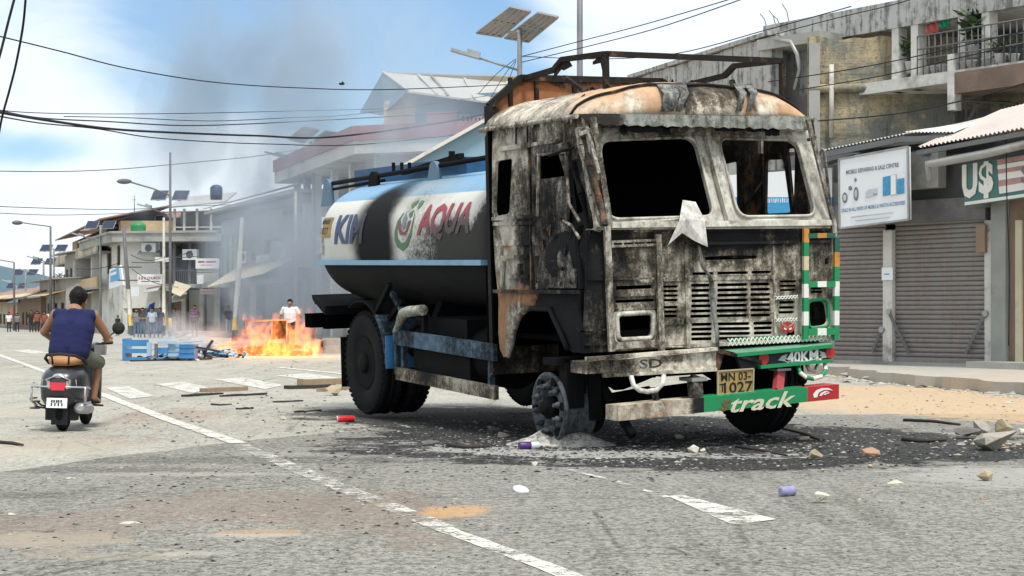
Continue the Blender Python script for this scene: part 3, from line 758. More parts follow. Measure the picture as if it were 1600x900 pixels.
for k in range(26):      # torn and melted scraps on door and sill
    x = rnd.uniform(836, 902); y = rnd.uniform(335, 452); p = on_side(x, y, -.03); s = rnd.uniform(.02, .09); a = rnd.uniform(0, 6.28)
    q = [p + Vector((rnd.uniform(-.03, .01), math.cos(a + b) * s * rnd.uniform(.4, 1), math.sin(a + b) * s * rnd.uniform(.4, 1))) for b in (0, 1.5, 3, 4.6)]
    m.add(q, [(0, 1, 2), (0, 2, 3)], rnd.choice((0, 1, 1)))
tb(m, 'side_trim', [M_SIDE, M_DARK], side)
m = MB()
do = sq((838, 228), (889, 222), (893, 345), (904, 450), (838, 452)); dh = [sq((845, 243), (882, 239), (884, 275), (845, 281), r=.03), sq((893, 352), (900, 352), (902, 420), (896, 420))]
m.panel(do, dh, lambda a, b: (-.028, a, b), (.02, 0, 0), 0, grid=.07, warp=.05, wscale=4.5, seed=9)
door = tb(m, 'cab_door', [burnt('burnt_door', (.36, .35, .32), (.011, .011, .012), kash=-.02, krust=-.10, scale=4.2, blobs=[((0, .7, 2.1), (1, .5, .3), -.10)])], label='warped black burnt door')
m = MB(); m.tube([on_side(843, 242, -.05), on_side(884, 238, -.05), on_side(889, 318, -.05), on_side(905, 345, -.05)], .014, 6, 0)
m.tube([on_side(858, 243, -.055), on_side(896, 231, -.055)], .014, 6, 1); m.tube([on_side(880, 345, -.05), on_side(893, 352, -.05), on_side(905, 372, -.06)], .013, 6, 0)
m.tube([on_side(842, 240, -.05), on_side(840, 338, -.05)], .016, 6, 0)
tb(m, 'window_frame', [M_BAR, M_SOOT], door)
m = MB()   # flared edge round the wheel arch
ar = [(794, 557), (799, 540), (803, 515), (813, 492), (826, 482), (859, 483), (877, 522), (886, 545)]
m.tube([on_side(x, y, -.02) for x, y in ar], .024, 8)
tb(m, 'wheel_arch', [M_SIDE], side)
# corner of the cab: twisted pillar and door post
m = MB()
for a, b, w, h, mi in (((904, 200), (936, 358), .055, .05, 0), ((912, 215), (944, 352), .03, .05, 2), ((896, 250), (922, 356), .035, .05, 1), ((918, 250), (941, 356), .03, .03, 0), ((905, 352), (914, 552), .05, .06, 1)):
    P = [on_side(a[0] + (b[0] - a[0]) * i / 6 + rnd.uniform(-1.5, 1.5), a[1] + (b[1] - a[1]) * i / 6, rnd.uniform(-.03, .02)) for i in range(7)]
    for i in range(6): m.beam(P[i], P[i + 1], w, h, (1, 0, 0), mi)
tb(m, 'corner_pillar', [M_BAR, M_SOOT, M_DARK])

# -- far side, rear wall, floor, inside
def far(px, py): return ray_local(px, py, (CW - .03, 0, 0), (1, 0, 0))
fz = (1.0, zr0)
m = MB()
fh = []
for q in (((1126, 257), (1150, 252), (1151, 337), (1127, 338)), ((1196, 250), (1222, 249), (1236, 332), (1194, 334)), ((1228, 232), (1241, 232), (1241, 330), (1236, 300)), ((1261, 250), (1268, 250), (1276, 332), (1263, 332))):
    fh.append(rquad([(p.y, p.z) for p in (far(*a) for a in q)], .03, 3))
m.panel([(0.02, .98), (1.82, .98), (1.82, zr0), (.25, zr0), (.05, 1.95)], fh, lambda a, b: (CW - .03, a, b), (.03, 0, 0), 0, grid=.12, warp=.02)
tb(m, 'cab_side', [M_DARK], label='far cab side seen through the windscreen')
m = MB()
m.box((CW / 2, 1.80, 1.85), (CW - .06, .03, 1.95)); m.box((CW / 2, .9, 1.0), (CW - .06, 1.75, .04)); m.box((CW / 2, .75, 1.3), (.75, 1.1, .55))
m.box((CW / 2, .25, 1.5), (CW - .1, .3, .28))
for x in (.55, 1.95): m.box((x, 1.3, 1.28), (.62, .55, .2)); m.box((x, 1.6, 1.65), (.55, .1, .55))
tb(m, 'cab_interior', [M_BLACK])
m = MB(); c = Vector((1.9, .62, 1.98)); ax = Vector((0, -.45, 1)).normalized(); xx = Vector((1, 0, 0)); yy = ax.cross(xx)
m.tube([c + (xx * math.cos(t * .2618) + yy * math.sin(t * .2618)) * .24 for t in range(25)], .014, 6, 0, cap=False)
m.tube([c, c - ax * .55], .02, 6); m.tube([c - xx * .23, c + xx * .23], .012, 6)
tb(m, 'steering_wheel', [M_DARK])
m = MB()
m.tube([on_front(1163, 324, .9), on_front(1190, 285, .9), on_front(1192, 330, .9)], .014, 6); m.tube([on_front(1192, 240, .7), on_front(1192, 336, .7)], .012, 6)
m.beam(on_front(1190, 237, 1.0), on_front(1240, 234, 1.0), .04, .04, Y1, 1); m.box(on_front(1191, 229, 1.0), (.06, .05, .13), m=1)
m.build_each('bent_rod', [M_DARK, M_WIND], truck, True)

# -- headboard behind the cab, with its chamfered corner
UH = 1.86
q = [on_front(x, y, UH) for x, y in ((762.5, 166), (812, 122), (872, 117))]
xl, zl = q[0].x, q[0].z; xc, zc = q[1].x, q[1].z
hb = [(xl, .62), (xl, zl), (xc, zc), (RWD - xc, zc), (RWD - xl, zl), (RWD - xl, .62)]
m = MB(); m.panel(hb, [], lambda a, b: (a, UH, b), (0, .03, 0), 0, grid=.14, warp=.012)
head = tb(m, 'headboard', [M_HEAD])
m = MB()
for a, b in zip(hb[:-1], hb[1:]): m.beam((a[0], UH - .01, a[1]), (b[0], UH - .01, b[1]), .06, .06, Y1)
for x in (.28, .55, .95): m.beam((x, UH - .02, zl - .25), (x, UH - .02, zc), .035, .03, Y1)
m.beam((.5, UH - .06, zl - .1), (1.9, UH - .06, zc - .03), .05, .03, Y1)
tb(m, 'headboard_frame', [M_RACK], head)
# -- roof rack of square tube
m = MB(); UF, VL = .36, on_front(946, 84, .36).x
pz = on_front(946, 84, UF).z; VR = on_front(1222, 95, UF).x; pzr = on_front(1222, 95, UF).z
lz = on_side(870, 110, VL).z
p1 = on_side(879, 93, VL); p2 = on_side(866, 109, VL); p3 = Vector((VL, UH, on_front(812, 123, UH).z))
S = .046
m.beam((VL, UF, pz), (VR, UF, pzr), S, S, Z1); m.beam((VL, UF, pz), p1, S, S); m.beam(p1, p2, S, S); m.beam(p2, p3, S, S)
dv = Vector((VR - VL, 0, pzr - pz))
m.beam((VR, UF, pzr), p1 + dv, S, S); m.beam(p1 + dv, p2 + dv, S, S); m.beam(p2 + dv, p3 + dv, S, S)
m.beam((VL, UF, pz), (VL, UF, pz - .40), S, S, Y1); m.beam((VR, UF, pzr), (VR, UF, pzr - .52), S, S, Y1)
for c in ((VL + .02, 1), (VR - .02, -1)):   # bent struts lying on the roof
    m.beam((c[0] + .02, 1.15, zr0 + .42), (c[0] + c[1] * .12, .85, zr0 + .22), .05, .03)
# torn gusset plates hanging off the bends
for P0, q in (((878, 92), [(868, 108), (862, 126), (876, 108), (880, 110), (893, 103), (886, 92)]), ((945, 82), [(925, 88), (932, 92), (926, 96), (926, 101), (938, 98), (941, 112), (946, 106), (950, 84)])):
    pts = [on_side(x, y, VL) for x, y in q]; m.prism(pts, (.012, 0, 0))
tb(m, 'roof_rack', [M_RACK])

# -- grab bars and front guards
m = MB()
m.beam(on_front(926, 183, -.10), on_front(953, 352, -.07), .05, .03, Y1); m.beam(on_front(948, 350, -.07), on_front(956, 549, -.06), .055, .03, Y1)
m.beam(on_front(1028, 366, -.055), on_front(1034, 551, -.055), .05, .03, Y1)
for y in (378, 385): m.beam(on_front(955, y, -.05), on_front(1028, y - 3, -.05), .02, .02, Y1)
for x in (957, 973, 990, 1008): m.beam(on_front(x, 376, -.05), on_front(x, 386, -.05), .015, .015, Y1)
m.beam(on_front(956, 541, -.055), on_front(1033, 536, -.055), .055, .02, Y1)
m.beam(on_front(904, 210, -.02), on_front(930, 200, -.06), .03, .03, Y1)
tb(m, 'front_guard', [M_BAR])
m = MB()
m.beam(on_front(1262, 186, -.10), on_front(1302, 345, -.06), .035, .03, Y1); m.beam(on_front(1302, 345, -.06), on_front(1304, 372, -.06), .045, .03, Y1)
m.tube([on_front(1262, 219, 0), on_front(1276, 212, -.09)], .016, 6); m.tube([on_front(1276, 250, 0)] + [on_front(1284 + 4 * math.sin(a), 238 - 6 * math.cos(a), -.05) for a in (0, .8, 1.6)] + [on_front(1297, 320, -.03)], .014, 6)
tb(m, 'grab_bar', [M_BAR])
m = MB()
def striped(a, b, w, cols, u=-.075):
    A = on_front(*a, u); B = on_front(*b, u)
    for i, c in enumerate(cols): m.beam(A.lerp(B, i / len(cols)), A.lerp(B, (i + 1) / len(cols)), w, .03, Y1, c)
striped((1259, 357), (1258, 530), .052, [2, 0, 3, 0, 1, 0, 1, 0]); striped((1307, 371), (1306, 531), .052, [4, 2, 0, 1, 0, 1, 0])
striped((1262, 444.5), (1304, 443.5), .05, [0, 1, 0], -.078); striped((1262, 519), (1304, 517.5), .06, [0, 1, 0], -.078); striped((1262, 368.5), (1304, 367.5), .042, [4, 2, 4], -.078)
tb(m, 'striped_guard', [M_GREEN, M_WHITE, M_ORANGE, plain('scorched_cream', (.62, .52, .34), .6), plain('sooty_green', (.02, .10, .07), .6)])

# -- flap of peeled tin over the sill, hanging strip
m = MB()
fl = [(1074, 312), (1094, 315), (1096, 345), (1097, 386), (1080, 377), (1060, 364), (1038, 383), (1056, 345)]
pts = [on_front(x, y, -.06) for x, y in fl]
for p in pts: p.y += -.05 + .03 * noise.noise(p * 4)
pts[0].y += .10; pts[1].y += .10; pts[3].y -= .03; pts[6].y -= .02; cen = sum(pts, Vector()) / 8 + Vector((-.05, -.03, .06))
m.add(pts + [cen], [(i, (i + 1) % 8, 8) for i in range(8)])
o = tb(m, 'peeled_flap', [M_FLAKE]); o.modifiers.new('t', 'SOLIDIFY').thickness = .006
m = MB(); L = [(1091, 384, 3), (1095, 400, 3.5), (1098, 418, 4), (1107, 428, 5), (1112, 440, 6), (1112, 460, 8), (1115, 480, 7), (1117, 500, 6), (1120, 520, 5), (1121, 545, 4)]
vs2 = []; 
for i, (x, y, w) in enumerate(L):
    vs2 += [on_front(x - w * .6, y, -.06 - .03 * math.sin(i)), on_front(x + w * .6, y, -.075 + .02 * math.sin(i * 1.7))]
m.add(vs2, [(2 * i, 2 * i + 1, 2 * i + 3, 2 * i + 2) for i in range(len(L) - 1)], 0, True)
o = tb(m, 'hanging_strip', [M_STRIP]); o.modifiers.new('t', 'SOLIDIFY').thickness = .006

# -- bumpers
m = MB(); UB = -.16
def bumper(top, bot, u0, depth, mi=0, skirt=None):
    T = [on_front(x, y, u0) for x, y in top]; B = [on_front(x, y, u0) for x, y in bot]
    for i in range(len(T) - 1):
        a, b, c, d = T[i], T[i + 1], B[i + 1], B[i]; dd = Vector((0, depth, 0))
        m.add([a, b, c, d, a + dd, b + dd, c + dd, d + dd], [(0, 3, 2, 1), (4, 5, 6, 7), (0, 1, 5, 4), (3, 7, 6, 2), (0, 4, 7, 3), (1, 2, 6, 5)], mi)
xs = [916, 945, 980, 1010, 1045, 1080, 1119]
bumper([(x, 566 - .085 * (x - 916) + (1.5 if x in (980, 1045) else 0)) for x in xs], [(x, 584.5 - .05 * (x - 916)) for x in xs], UB, .26)
m.beam(on_front(916, 561, UB - .01), on_front(1119, 545, UB - .01), .05, .03, Z1); m.beam(on_front(942, 587, UB - .015), on_front(1119, 577, UB - .015), .03, .03, Z1)
# ghost of burnt lettering on the bumper
m.text('SD', on_front(1017, 568, UB - .003), X1, Z1, h=.075, w=.22, m=1, bold=.02)
tb(m, 'bumper', [M_BUMP, M_DARK], label='burnt cream bumper half')
m = MB()
bumper([(1150, 555.5), (1190, 550.5), (1240, 546), (1299, 541)], [(1160, 579), (1190, 572.5), (1240, 567), (1299, 562.5)], UB - .03, .28, 0)
for e in ((1150, 555), (1299, 540.5)), ((1186, 573.5), (1299, 563.5)):
    m.beam(on_front(*e[0], UB - .045), on_front(*e[1], UB - .045), .05, .028, Z1, 1)
m.add([on_front(1122, 547, UB + .1), on_front(1150, 552, UB - .04), on_front(1299, 538, UB - .04), on_front(1297, 533, UB + .2), on_front(1128, 545, UB + .2)], [(0, 1, 2, 3, 4)], 2)
m.text('40KM.', on_front(1257, 556.5, UB - .036), on_front(1288, 553.6, UB) - on_front(1233, 558.2, UB), Z1, h=.105, w=.36, m=3, bold=.03)
ca = on_front(1193, 560, UB - .034)
m.lathe([(.052, 0), (.052, .006)], ca, (0, -1, 0), 16, 4); cb = on_front(1297, 551, UB - .034); m.lathe([(.05, 0), (.05, .006)], cb, (0, -1, 0), 16, 4)
for sx, cx in ((1, 1224), (-1, 1287)):      # winged scrolls beside the number
    y0 = 560 - .078 * (cx - 1224)
    for q in ([(-8, 3), (-2, -4), (7, -7), (4, -2), (7, 1), (2, 2), (5, 5)], [(2, 5), (8, 7), (14, 8), (8, 5)]):
        m.prism([on_front(cx + sx * a, y0 + b, UB - .035) for a, b in q], (0, .004, 0), 5)
m.tube([on_front(1232, 564.5, UB - .034), on_front(1258, 564.5, UB - .034), on_front(1280, 560, UB - .034)], .006, 5, 5)
m.tube([on_front(1232, 549.5, UB - .034), on_front(1258, 548, UB - .034), on_front(1280, 545.5, UB - .034)], .005, 5, 5)
tb(m, 'bumper', [plain('black_bumper_face', (.025, .03, .034), .5, 0, .3, 5, .08, .3), M_GREEN, plain('dusty_green_top', (.13, .30, .20), .6, 0, .3, 4, .1, .3), M_LETW, M_RED, plain('silver_scroll', (.42, .46, .44), .5)], label='green and black bumper half lettered 40KM.')
m = MB()   # fallen black bracket between the halves
q = [on_front(1121, 545, UB - .02), on_front(1190, 563, UB - .10), on_front(1192, 568, UB - .10), on_front(1121, 551, UB - .02)]
m.prism(q, (0, .05, 0)); m.prism([on_front(1121, 551, UB), on_front(1132, 552, UB), on_front(1124, 578, UB), on_front(1120, 585, UB)], (0, .03, 0))
m.prism([on_front(1128, 546, UB + .02), on_front(1150, 551, UB - .02), on_front(1185, 566, UB - .02), on_front(1185, 576, UB + .05), on_front(1128, 580, UB + .05)], (0, .1, 0), 1)
tb(m, 'bumper_bracket', [M_DARK, M_BLACK])
UL = -.34
m = MB()
A0, A1 = (966, 635), (1312, 602.5); Bx = [966, 1000, 1040, 1075, 1100, 1150, 1200, 1262, 1311]
def lt(x): return 634.5 - (634.5 - 600.5) * (x - 966) / (1311 - 966)
def lbm(x): return 658 - (658 - 623) * (x - 966) / (1311 - 966)
for i in range(len(Bx) - 1):
    a, b = Bx[i], Bx[i + 1]; mi = 0 if b <= 1100 else (1 if b <= 1262 else 2)
    bumper([(a, lt(a)), (b, lt(b))], [(a, lbm(a)), (b, lbm(b))], UL, .20, mi)
xd = on_front(1250, 0, UL) - on_front(1130, 0, UL); A = on_front(1130, 633.5, UL); B = on_front(1240, 622.5, UL)
m.text('track', on_front(1193, 627.3, UL - .004), B - A, Z1, h=.135, w=.66, m=3, bold=.018, shear=.35); m.text('s', on_front(1133, 633.6, UL - .004), B - A, Z1, h=.095, w=.13, m=5, bold=.02, shear=.35)
ec = (1287, 614)
for q in ([(-16, 8), (-17, 2), (-12, -5), (-3, -9), (8, -8.5), (16, -3), (8, -5.5), (0, -5.5), (-7, -2), (-10, 3), (-10, 7)], [(-7, 5), (-4, 0), (3, -3.5), (9, -3), (4, -1), (-1, 2), (-3, 5)], [(0, 3), (4, 1), (10, -1), (8, 1.5), (5, 2), (3, 4)]):
    m.prism([on_front(ec[0] + a * .95, ec[1] + b * .85 - .1 * a * .5, UL - .004) for a, b in q], (0, .004, 0), 4)
tb(m, 'lower_bumper', [M_LOWB, M_GREEN, M_RED, plain('cream_lettering', (.60, .58, .42), .6, 0, .25, 9, .05, .35, (.06, .14, .07)), M_LETW, plain('charred_letter', (.16, .10, .035), .8, 0, .5, 14, .1, .5)], label='lower bumper, burnt on one half, green with track on the other')
m = MB()
def strut(a, b, w, d, mi=0, u0=-.12, u1=UL + .08): m.beam(on_front(*a, u0), on_front(*b, u1), w, d, Y1, mi)
strut((1085, 590), (1088, 632), .10, .08, 0); strut((1219, 576), (1215, 612), .085, .05, 1); m.box(on_front(1083, 592, -.1), (.15, .2, .03), m=2); m.box(on_front(1218, 577, -.12), (.14, .14, .02), m=2)
m.box(on_front(1226, 612, UL + .1), (.2, .1, .02), m=2); strut((1023, 612), (1027, 636), .04, .04, 0)
m.build_each('bumper_strut', [M_DARK, plain('red_strut', (.34, .05, .055), .6, 0, .3, 8, .1, .45), M_STEEL], truck, True)
m = MB(); q = [on_front(986, 588, UB - .02), on_front(990, 602, UB - .06), on_front(1000, 610, UB - .08), on_front(1012, 612, UB - .08), on_front(1026, 609, UB - .08), on_front(1035, 600, UB - .06), on_front(1037, 586, UB - .02)]
m.tube(q, .021, 8); tb(m, 'tow_hook', [M_FLAKE], label='burnt pale tow hook')
m = MB(); q = [on_front(1246, 570, UB - .02), on_front(1250, 582, UB - .06), on_front(1259, 590, UB - .08), on_front(1270, 592, UB - .08), on_front(1284, 588, UB - .08), on_front(1290, 578, UB - .06), on_front(1289, 566, UB - .02)]
m.tube(q, .019, 8, mats=[0, 1, 0, 1, 0, 1]); q = [on_front(1260, 568, UB + .1), on_front(1264, 578, UB + .06), on_front(1273, 580, UB + .04), on_front(1279, 568, UB + .1)]; m.tube(q, .018, 8, 1)
m.tube([on_front(1253, 566, UB), on_front(1255, 605, UL + .1)], .012, 6, 2); m.ball(on_front(1254, 594, UB - .05), .04, 2)
tb(m, 'tow_hook', [M_GREEN, M_WHITE, M_BLACK], label='green and white tow hook')
m = MB()
UPp = -.22; q = [on_front(1121, 580, UPp), on_front(1177, 576, UPp), on_front(1176, 612, UPp), on_front(1121, 617, UPp)]
m.prism(q, (0, .012, 0), 0); e = q[1] - q[0]
for a, b in zip(q, q[1:] + q[:1]): m.beam(a + Vector((0, -.004, 0)), b + Vector((0, -.004, 0)), .012, .012, Y1, 2)
m.text('MN 03-', on_front(1150, 588, UPp - .004), e, Z1, h=.07, w=.30, m=1, bold=.012); m.text('1027', on_front(1154, 605, UPp - .004), e, Z1, h=.095, w=.29, m=1, bold=.014)
m.text('T', on_front(1129, 606, UPp - .004), e, Z1, h=.07, m=1)
tb(m, 'number_plate', [M_PLATE, M_LETB, plain('pale_plate_rim', (.42, .36, .24), .6)])

# -- chassis, axles, under-body
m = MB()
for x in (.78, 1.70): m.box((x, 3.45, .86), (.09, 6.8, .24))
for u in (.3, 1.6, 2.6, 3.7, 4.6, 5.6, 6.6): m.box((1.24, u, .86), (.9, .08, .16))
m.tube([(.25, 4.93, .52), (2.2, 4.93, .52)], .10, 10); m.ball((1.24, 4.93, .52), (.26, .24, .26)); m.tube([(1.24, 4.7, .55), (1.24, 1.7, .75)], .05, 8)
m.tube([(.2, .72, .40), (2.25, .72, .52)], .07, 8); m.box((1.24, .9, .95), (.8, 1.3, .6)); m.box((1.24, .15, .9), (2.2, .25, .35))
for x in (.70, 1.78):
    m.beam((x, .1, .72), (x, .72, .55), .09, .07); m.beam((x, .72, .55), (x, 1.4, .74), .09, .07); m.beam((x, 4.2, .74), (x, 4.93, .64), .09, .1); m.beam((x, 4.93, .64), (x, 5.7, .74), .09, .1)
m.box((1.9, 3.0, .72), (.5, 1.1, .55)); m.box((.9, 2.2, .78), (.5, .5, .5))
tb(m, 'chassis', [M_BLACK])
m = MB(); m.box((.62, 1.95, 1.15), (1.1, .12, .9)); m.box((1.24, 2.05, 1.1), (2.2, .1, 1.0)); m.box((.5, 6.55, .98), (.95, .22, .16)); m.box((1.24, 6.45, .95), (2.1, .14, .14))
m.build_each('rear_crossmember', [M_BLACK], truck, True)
m = MB(); m.lathe([(.05, 0), (.27, .02), (.29, .06), (.29, 1.02), (.27, 1.06), (.05, 1.08)], (.42, 2.05, .74), (0, 1, 0), 20); tb(m, 'fuel_tank', [M_SOOT])
m = MB()   # side frame: two long rails, uprights
def rail(a, b, h, mi, v=.03): 
    A = on_side(*a, v); B = on_side(*b, v); k = 6
    for i in range(k): m.beam(A.lerp(B, i / k), A.lerp(B, (i + 1) / k), .045, h, Z1, mi)
rail((617, 526), (774, 551), .155, 0); rail((621, 583), (776, 614), .125, 1)
for x, y0, y1 in ((621, 520, 585), (632, 530, 582), (768, 555, 612)): m.beam(on_side(x, y0, .06), on_side(x, y1, .06), .05, .05, Y1, 0)
m.beam(on_side(697, 575, .3), on_side(697, 535, .3), .03, .03, Y1, 2)
tb(m, 'side_rail', [M_BEAM, M_SILL, M_SOOT])
m = MB()
P = [on_side(x, y, .0) for x, y in ((616, 519), (622, 510), (627, 498), (630, 490), (640, 486.5), (661, 484.5))]
m.tube(P, [.02, .035, .05, .055, .055, .055], 10); m.beam(on_side(659, 484, .05), on_side(659, 478, .05), .06, .12, Y1)
m.beam(on_side(664, 478, .05), on_side(664, 520, .05), .05, .05, Y1, 1); m.beam(on_side(613, 458, .15), on_side(630, 488, .15), .05, .05, X1, 2)
tb(m, 'outlet_pipe', [M_PALEPIPE, M_SOOT, M_BEAM])
m = MB(); m.tube([on_side(640, 518, .25), on_side(655, 505, .3), on_side(676, 512, .3)], .03, 8); m.tube([on_side(665, 524, .2), on_side(685, 508, .2), on_side(692, 494, .2)], .02, 6)
m.lathe([(.02, 0), (.13, .02), (.13, .28), (.02, .3)], on_side(660, 540, .35), (0, 1, 0), 14)
m.box(on_side(725, 560, .35), (.5, 1.3, .42)); m.box(on_side(742, 512, .45), (.6, .9, .2)); 
tb(m, 'pump_box', [M_SOOT])

# -- wheels
def tyre_mb(m, c, ax, Ro, w, Ri, mi=0, tread=True):
    pr = [(Ri, -w * .36), (Ri + .03, -w * .47), (Ro - .10, -w * .5), (Ro - .04, -w * .46), (Ro - .005, -w * .40)]
    pr += [(Ro, -w * .36), (Ro, -w * .16), (Ro - .018, -w * .14), (Ro - .018, -w * .10), (Ro, -w * .08), (Ro, w * .08), (Ro - .018, w * .10), (Ro - .018, w * .14), (Ro, w * .16), (Ro, w * .36)]
    pr += [(Ro - .005, w * .40), (Ro - .04, w * .46), (Ro - .10, w * .5), (Ri + .03, w * .47), (Ri, w * .36)]
    m.lathe(pr, c, ax, 44, mi)
    if tread:                       # shoulder lugs
        ax = Vector(ax).normalized(); x, y = _frame(ax); c = Vector(c)
        for i in range(48):
            t = 2 * math.pi * i / 48; rd = x * math.cos(t) + y * math.sin(t); tg = ax.cross(rd)
            for sx in (-1, 1): m.beam(c + ax * (sx * w * .30) + rd * (Ro - .004), c + ax * (sx * w * .485) + rd * (Ro - .035), .036, .03, rd, mi)
def disc_mb(m, c, ax, Ri, w, sgn, mi=0, nuts=10):   # outward side is sgn * ax
    ax = Vector(ax).normalized() * sgn; c = Vector(c)
    m.lathe([(Ri + .005, w * .44), (Ri - .012, w * .40), (Ri - .03, w * .2), (Ri * .93, w * .05), (Ri * .80, -.0), (Ri * .55, .02), (Ri * .50, .045), (.02, .05)], c, ax, 32, mi)
    m.lathe([(Ri * .42, .04), (Ri * .40, .13), (Ri * .30, .15), (.01, .155)], c, ax, 18, mi)
    x, y = _frame(ax)
    for i in range(nuts):
        t = 2 * math.pi * i / nuts; p = c + ax * .03 + (x * math.cos(t) + y * math.sin(t)) * Ri * .66
        m.lathe([(.022, 0), (.022, .035), (.012, .05)], p, ax, 8, mi)
RR = .55
def wheel(v, u, z, R_, w, sgn, parent=truck, lab=None, rim=True):
    m = MB(); tyre_mb(m, (v, u, z), (1, 0, 0), R_, w, .275)
    o = tb(m, 'wheel', [M_RUBBER], parent, lab)
    m = MB(); disc_mb(m, (v + sgn * .0, u, z), (1, 0, 0), .275, w, sgn); tb(m, 'rim', [M_SOOT], o)
zr = on_side(566, 566, .05).z
wheel(.155, 4.93, RR + .005 - 0.0 + .02, RR, .25, -1); wheel(.47, 4.93, RR + .02, RR, .25, -1); wheel(2.03, 4.93, RR + .0, RR, .25, 1); wheel(2.33, 4.93, RR + .0, RR, .25, 1)
# far front wheel, turned a little, tyre still on
zc_ = .55 + .02
wheel(2.16, .72, zc_, .53, .27, 1)
# near front wheel: the tyre has burnt off, bare rim and hub in the ash
hc = on_side(858, 637, -.05)
m = MB()
Rr = .292
m.lathe([(Rr - .02, .30), (Rr + .012, .295), (Rr + .014, .27), (Rr - .02, .25), (Rr - .03, .10), (Rr - .014, .04), (Rr + .010, .02), (Rr + .012, -.005), (Rr - .005, -.012), (Rr - .035, .0), (Rr * .82, .03), (Rr * .74, .02), (Rr * .66, .0), (Rr * .56, .01), (Rr * .50, .055), (Rr * .46, .06), (.02, .06)], hc, (1, 0, 0), 40)
ax = Vector((-1, 0, 0)); x, y = _frame(ax)
for i in range(10):
    t = 2 * math.pi * (i + .3) / 10; p = hc + (x * math.cos(t) + y * math.sin(t)) * Rr * .66; m.lathe([(.027, -.02), (.027, .03), (.016, .034), (.016, .065)], p, ax, 8)
for i in range(6):
    t = 2 * math.pi * (i + .1) / 6; p = hc + (x * math.cos(t) + y * math.sin(t)) * Rr * .84 + Vector((.005, 0, 0)); m.lathe([(.038, 0), (.038, .018)], p, ax, 10, 1)
m.lathe([(.10, .05), (.095, -.02), (.06, -.035), (.055, -.07), (.02, -.075)], hc, (1, 0, 0), 16, 1)
m.lathe([(.26, .30), (.24, .42), (.14, .46), (.02, .47)], hc, (1, 0, 0), 24, 1)
tb(m, 'bare_rim', [M_RIM, M_SOOT], label='bare front rim, its tyre burnt away')
m = MB(); m.beam(hc + Vector((.28, -.28, .36)), hc + Vector((.28, -.30, -.1)), .10, .05, Y1); m.beam(hc + Vector((.20, -.2, .42)), hc + Vector((.20, -.22, .02)), .05, .05, Y1)
m.box(hc + Vector((.12, -.12, .40)), (.34, .25, .06)); m.box(hc + Vector((.1, -.22, .20)), (.16, .14, .38)); m.beam(hc + Vector((.35, -.15, .3)), hc + Vector((.45, -.62, -.22)), .06, .06, Y1)
m.tube([hc + Vector((.5, 0, 0)), hc + Vector((1.0, 0, .05))], .08, 8)
tb(m, 'suspension', [M_SOOT])
# mudguards
m = MB()
def arcplate(u0, z0, r, a0, a1, v0, v1, mi, t=.012, nn=10):
    for i in range(nn):
        b0_, b1_ = [R(a0 + (a1 - a0) * (i + k) / nn) for k in (0, 1)]
        q = [Vector((v, u0 + r * math.cos(b), z0 + r * math.sin(b))) for v, b in ((v0, b0_), (v1, b0_), (v1, b1_), (v0, b1_))]
        m.prism(q, Vector((0, math.cos(b0_), math.sin(b0_))) * t, mi)
arcplate(4.93, .57, .66, 62, 128, .0, .62, 0)
arcplate(4.93, .57, .66, 128, 178, .0, .62, 1)
mg = tb(m, 'mudguard', [M_SOOT, M_BEAM], label='sooty mudguard with blue front flap')
m = MB(); m.box((.3, 4.24, .72), (.60, .014, .34)); tb(m, 'mud_flap', [M_BLUE], mg); m = MB(); m.box((.3, 5.62, .55), (.5, .012, .55)); tb(m, 'mud_flap', [M_SOOT], mg)
m = MB(); m.beam((.05, 4.6, 1.1), (.05, 4.2, 1.42), .05, .05, X1, 0); tb(m, 'stay', [M_SOOT], mg)
m = MB(); arcplate(4.93, .57, .66, 60, 178, 1.9, 2.48, 0); tb(m, 'mudguard', [M_SOOT])

# -- the tank
TCV, TCZ, TA, TBh = CW / 2, 1.86, CW / 2 - .035, .705
U0, U1 = 1.98, 6.22
def tank_v(z, off=0.0):              # near-side surface of the tank at height z
    e = min(1, abs((z - TCZ) / TBh)); return TCV - TA * (1 - e ** 2.6) ** (1 / 2.6) - off
zb = on_side(764, 295, .05).z; zrl = on_side(766, 408, .04).z
nt = NM('tank_paint'); X, Yc, Z = nt.xyz()
white = nt.mix(nt.noise(1.2, 5, .6), (.46, .46, .41), (.66, .66, .61)); blue = nt.mix(nt.noise(1.5, 5, .6), (.13, .27, .42), (.22, .40, .56))
blk = (.010, .0105, .011)
k = nt.mix(nt.mr(Z, zb - .006, zb + .006), white, blue)
nf = nt.noise(30, 4, .75); ng = nt.noise(2.4, 7, .65)
def TBk(px, py, ru, rz_, amp):
    p = on_side(px, py, .05); return nt.blob((p.x, p.y, p.z), (2.5, ru, rz_), amp, .35, 2.0)
s1 = nt.total([TBk(580, 372, .80, .80, 1.35), TBk(592, 395, .7, .5, .8), TBk(592, 318, .6, .5, .8)])
s2 = nt.total([TBk(715, 395, 1.0, .5, 1.5), TBk(650, 350, .6, .5, .5), TBk(760, 360, .34, .7, .9), TBk(655, 405, .5, .12, .45), TBk(505, 385, .12, .2, .7), TBk(770, 330, .5, .42, .45)])
s2 = nt.math('ADD', s2, nt.math('MULTIPLY', nt.math('SUBTRACT', nt.math('ADD', nt.math('MULTIPLY', nf, .6), nt.math('MULTIPLY', ng, .4)), .5), 3.2))
s3 = nt.math('ADD', TBk(640, 300, 1.3, .28, .55), nt.math('SUBTRACT', nt.noise(1.1, 5, .6), .5))
k = nt.mix(nt.mr(s3, .18, .75, 0, .6), k, (.24, .235, .20)); k = nt.mix(nt.mr(nt.noise(4, 7, .7, (1.5, 1.5, .4)), .52, .72, 0, .4), k, (.30, .285, .235))
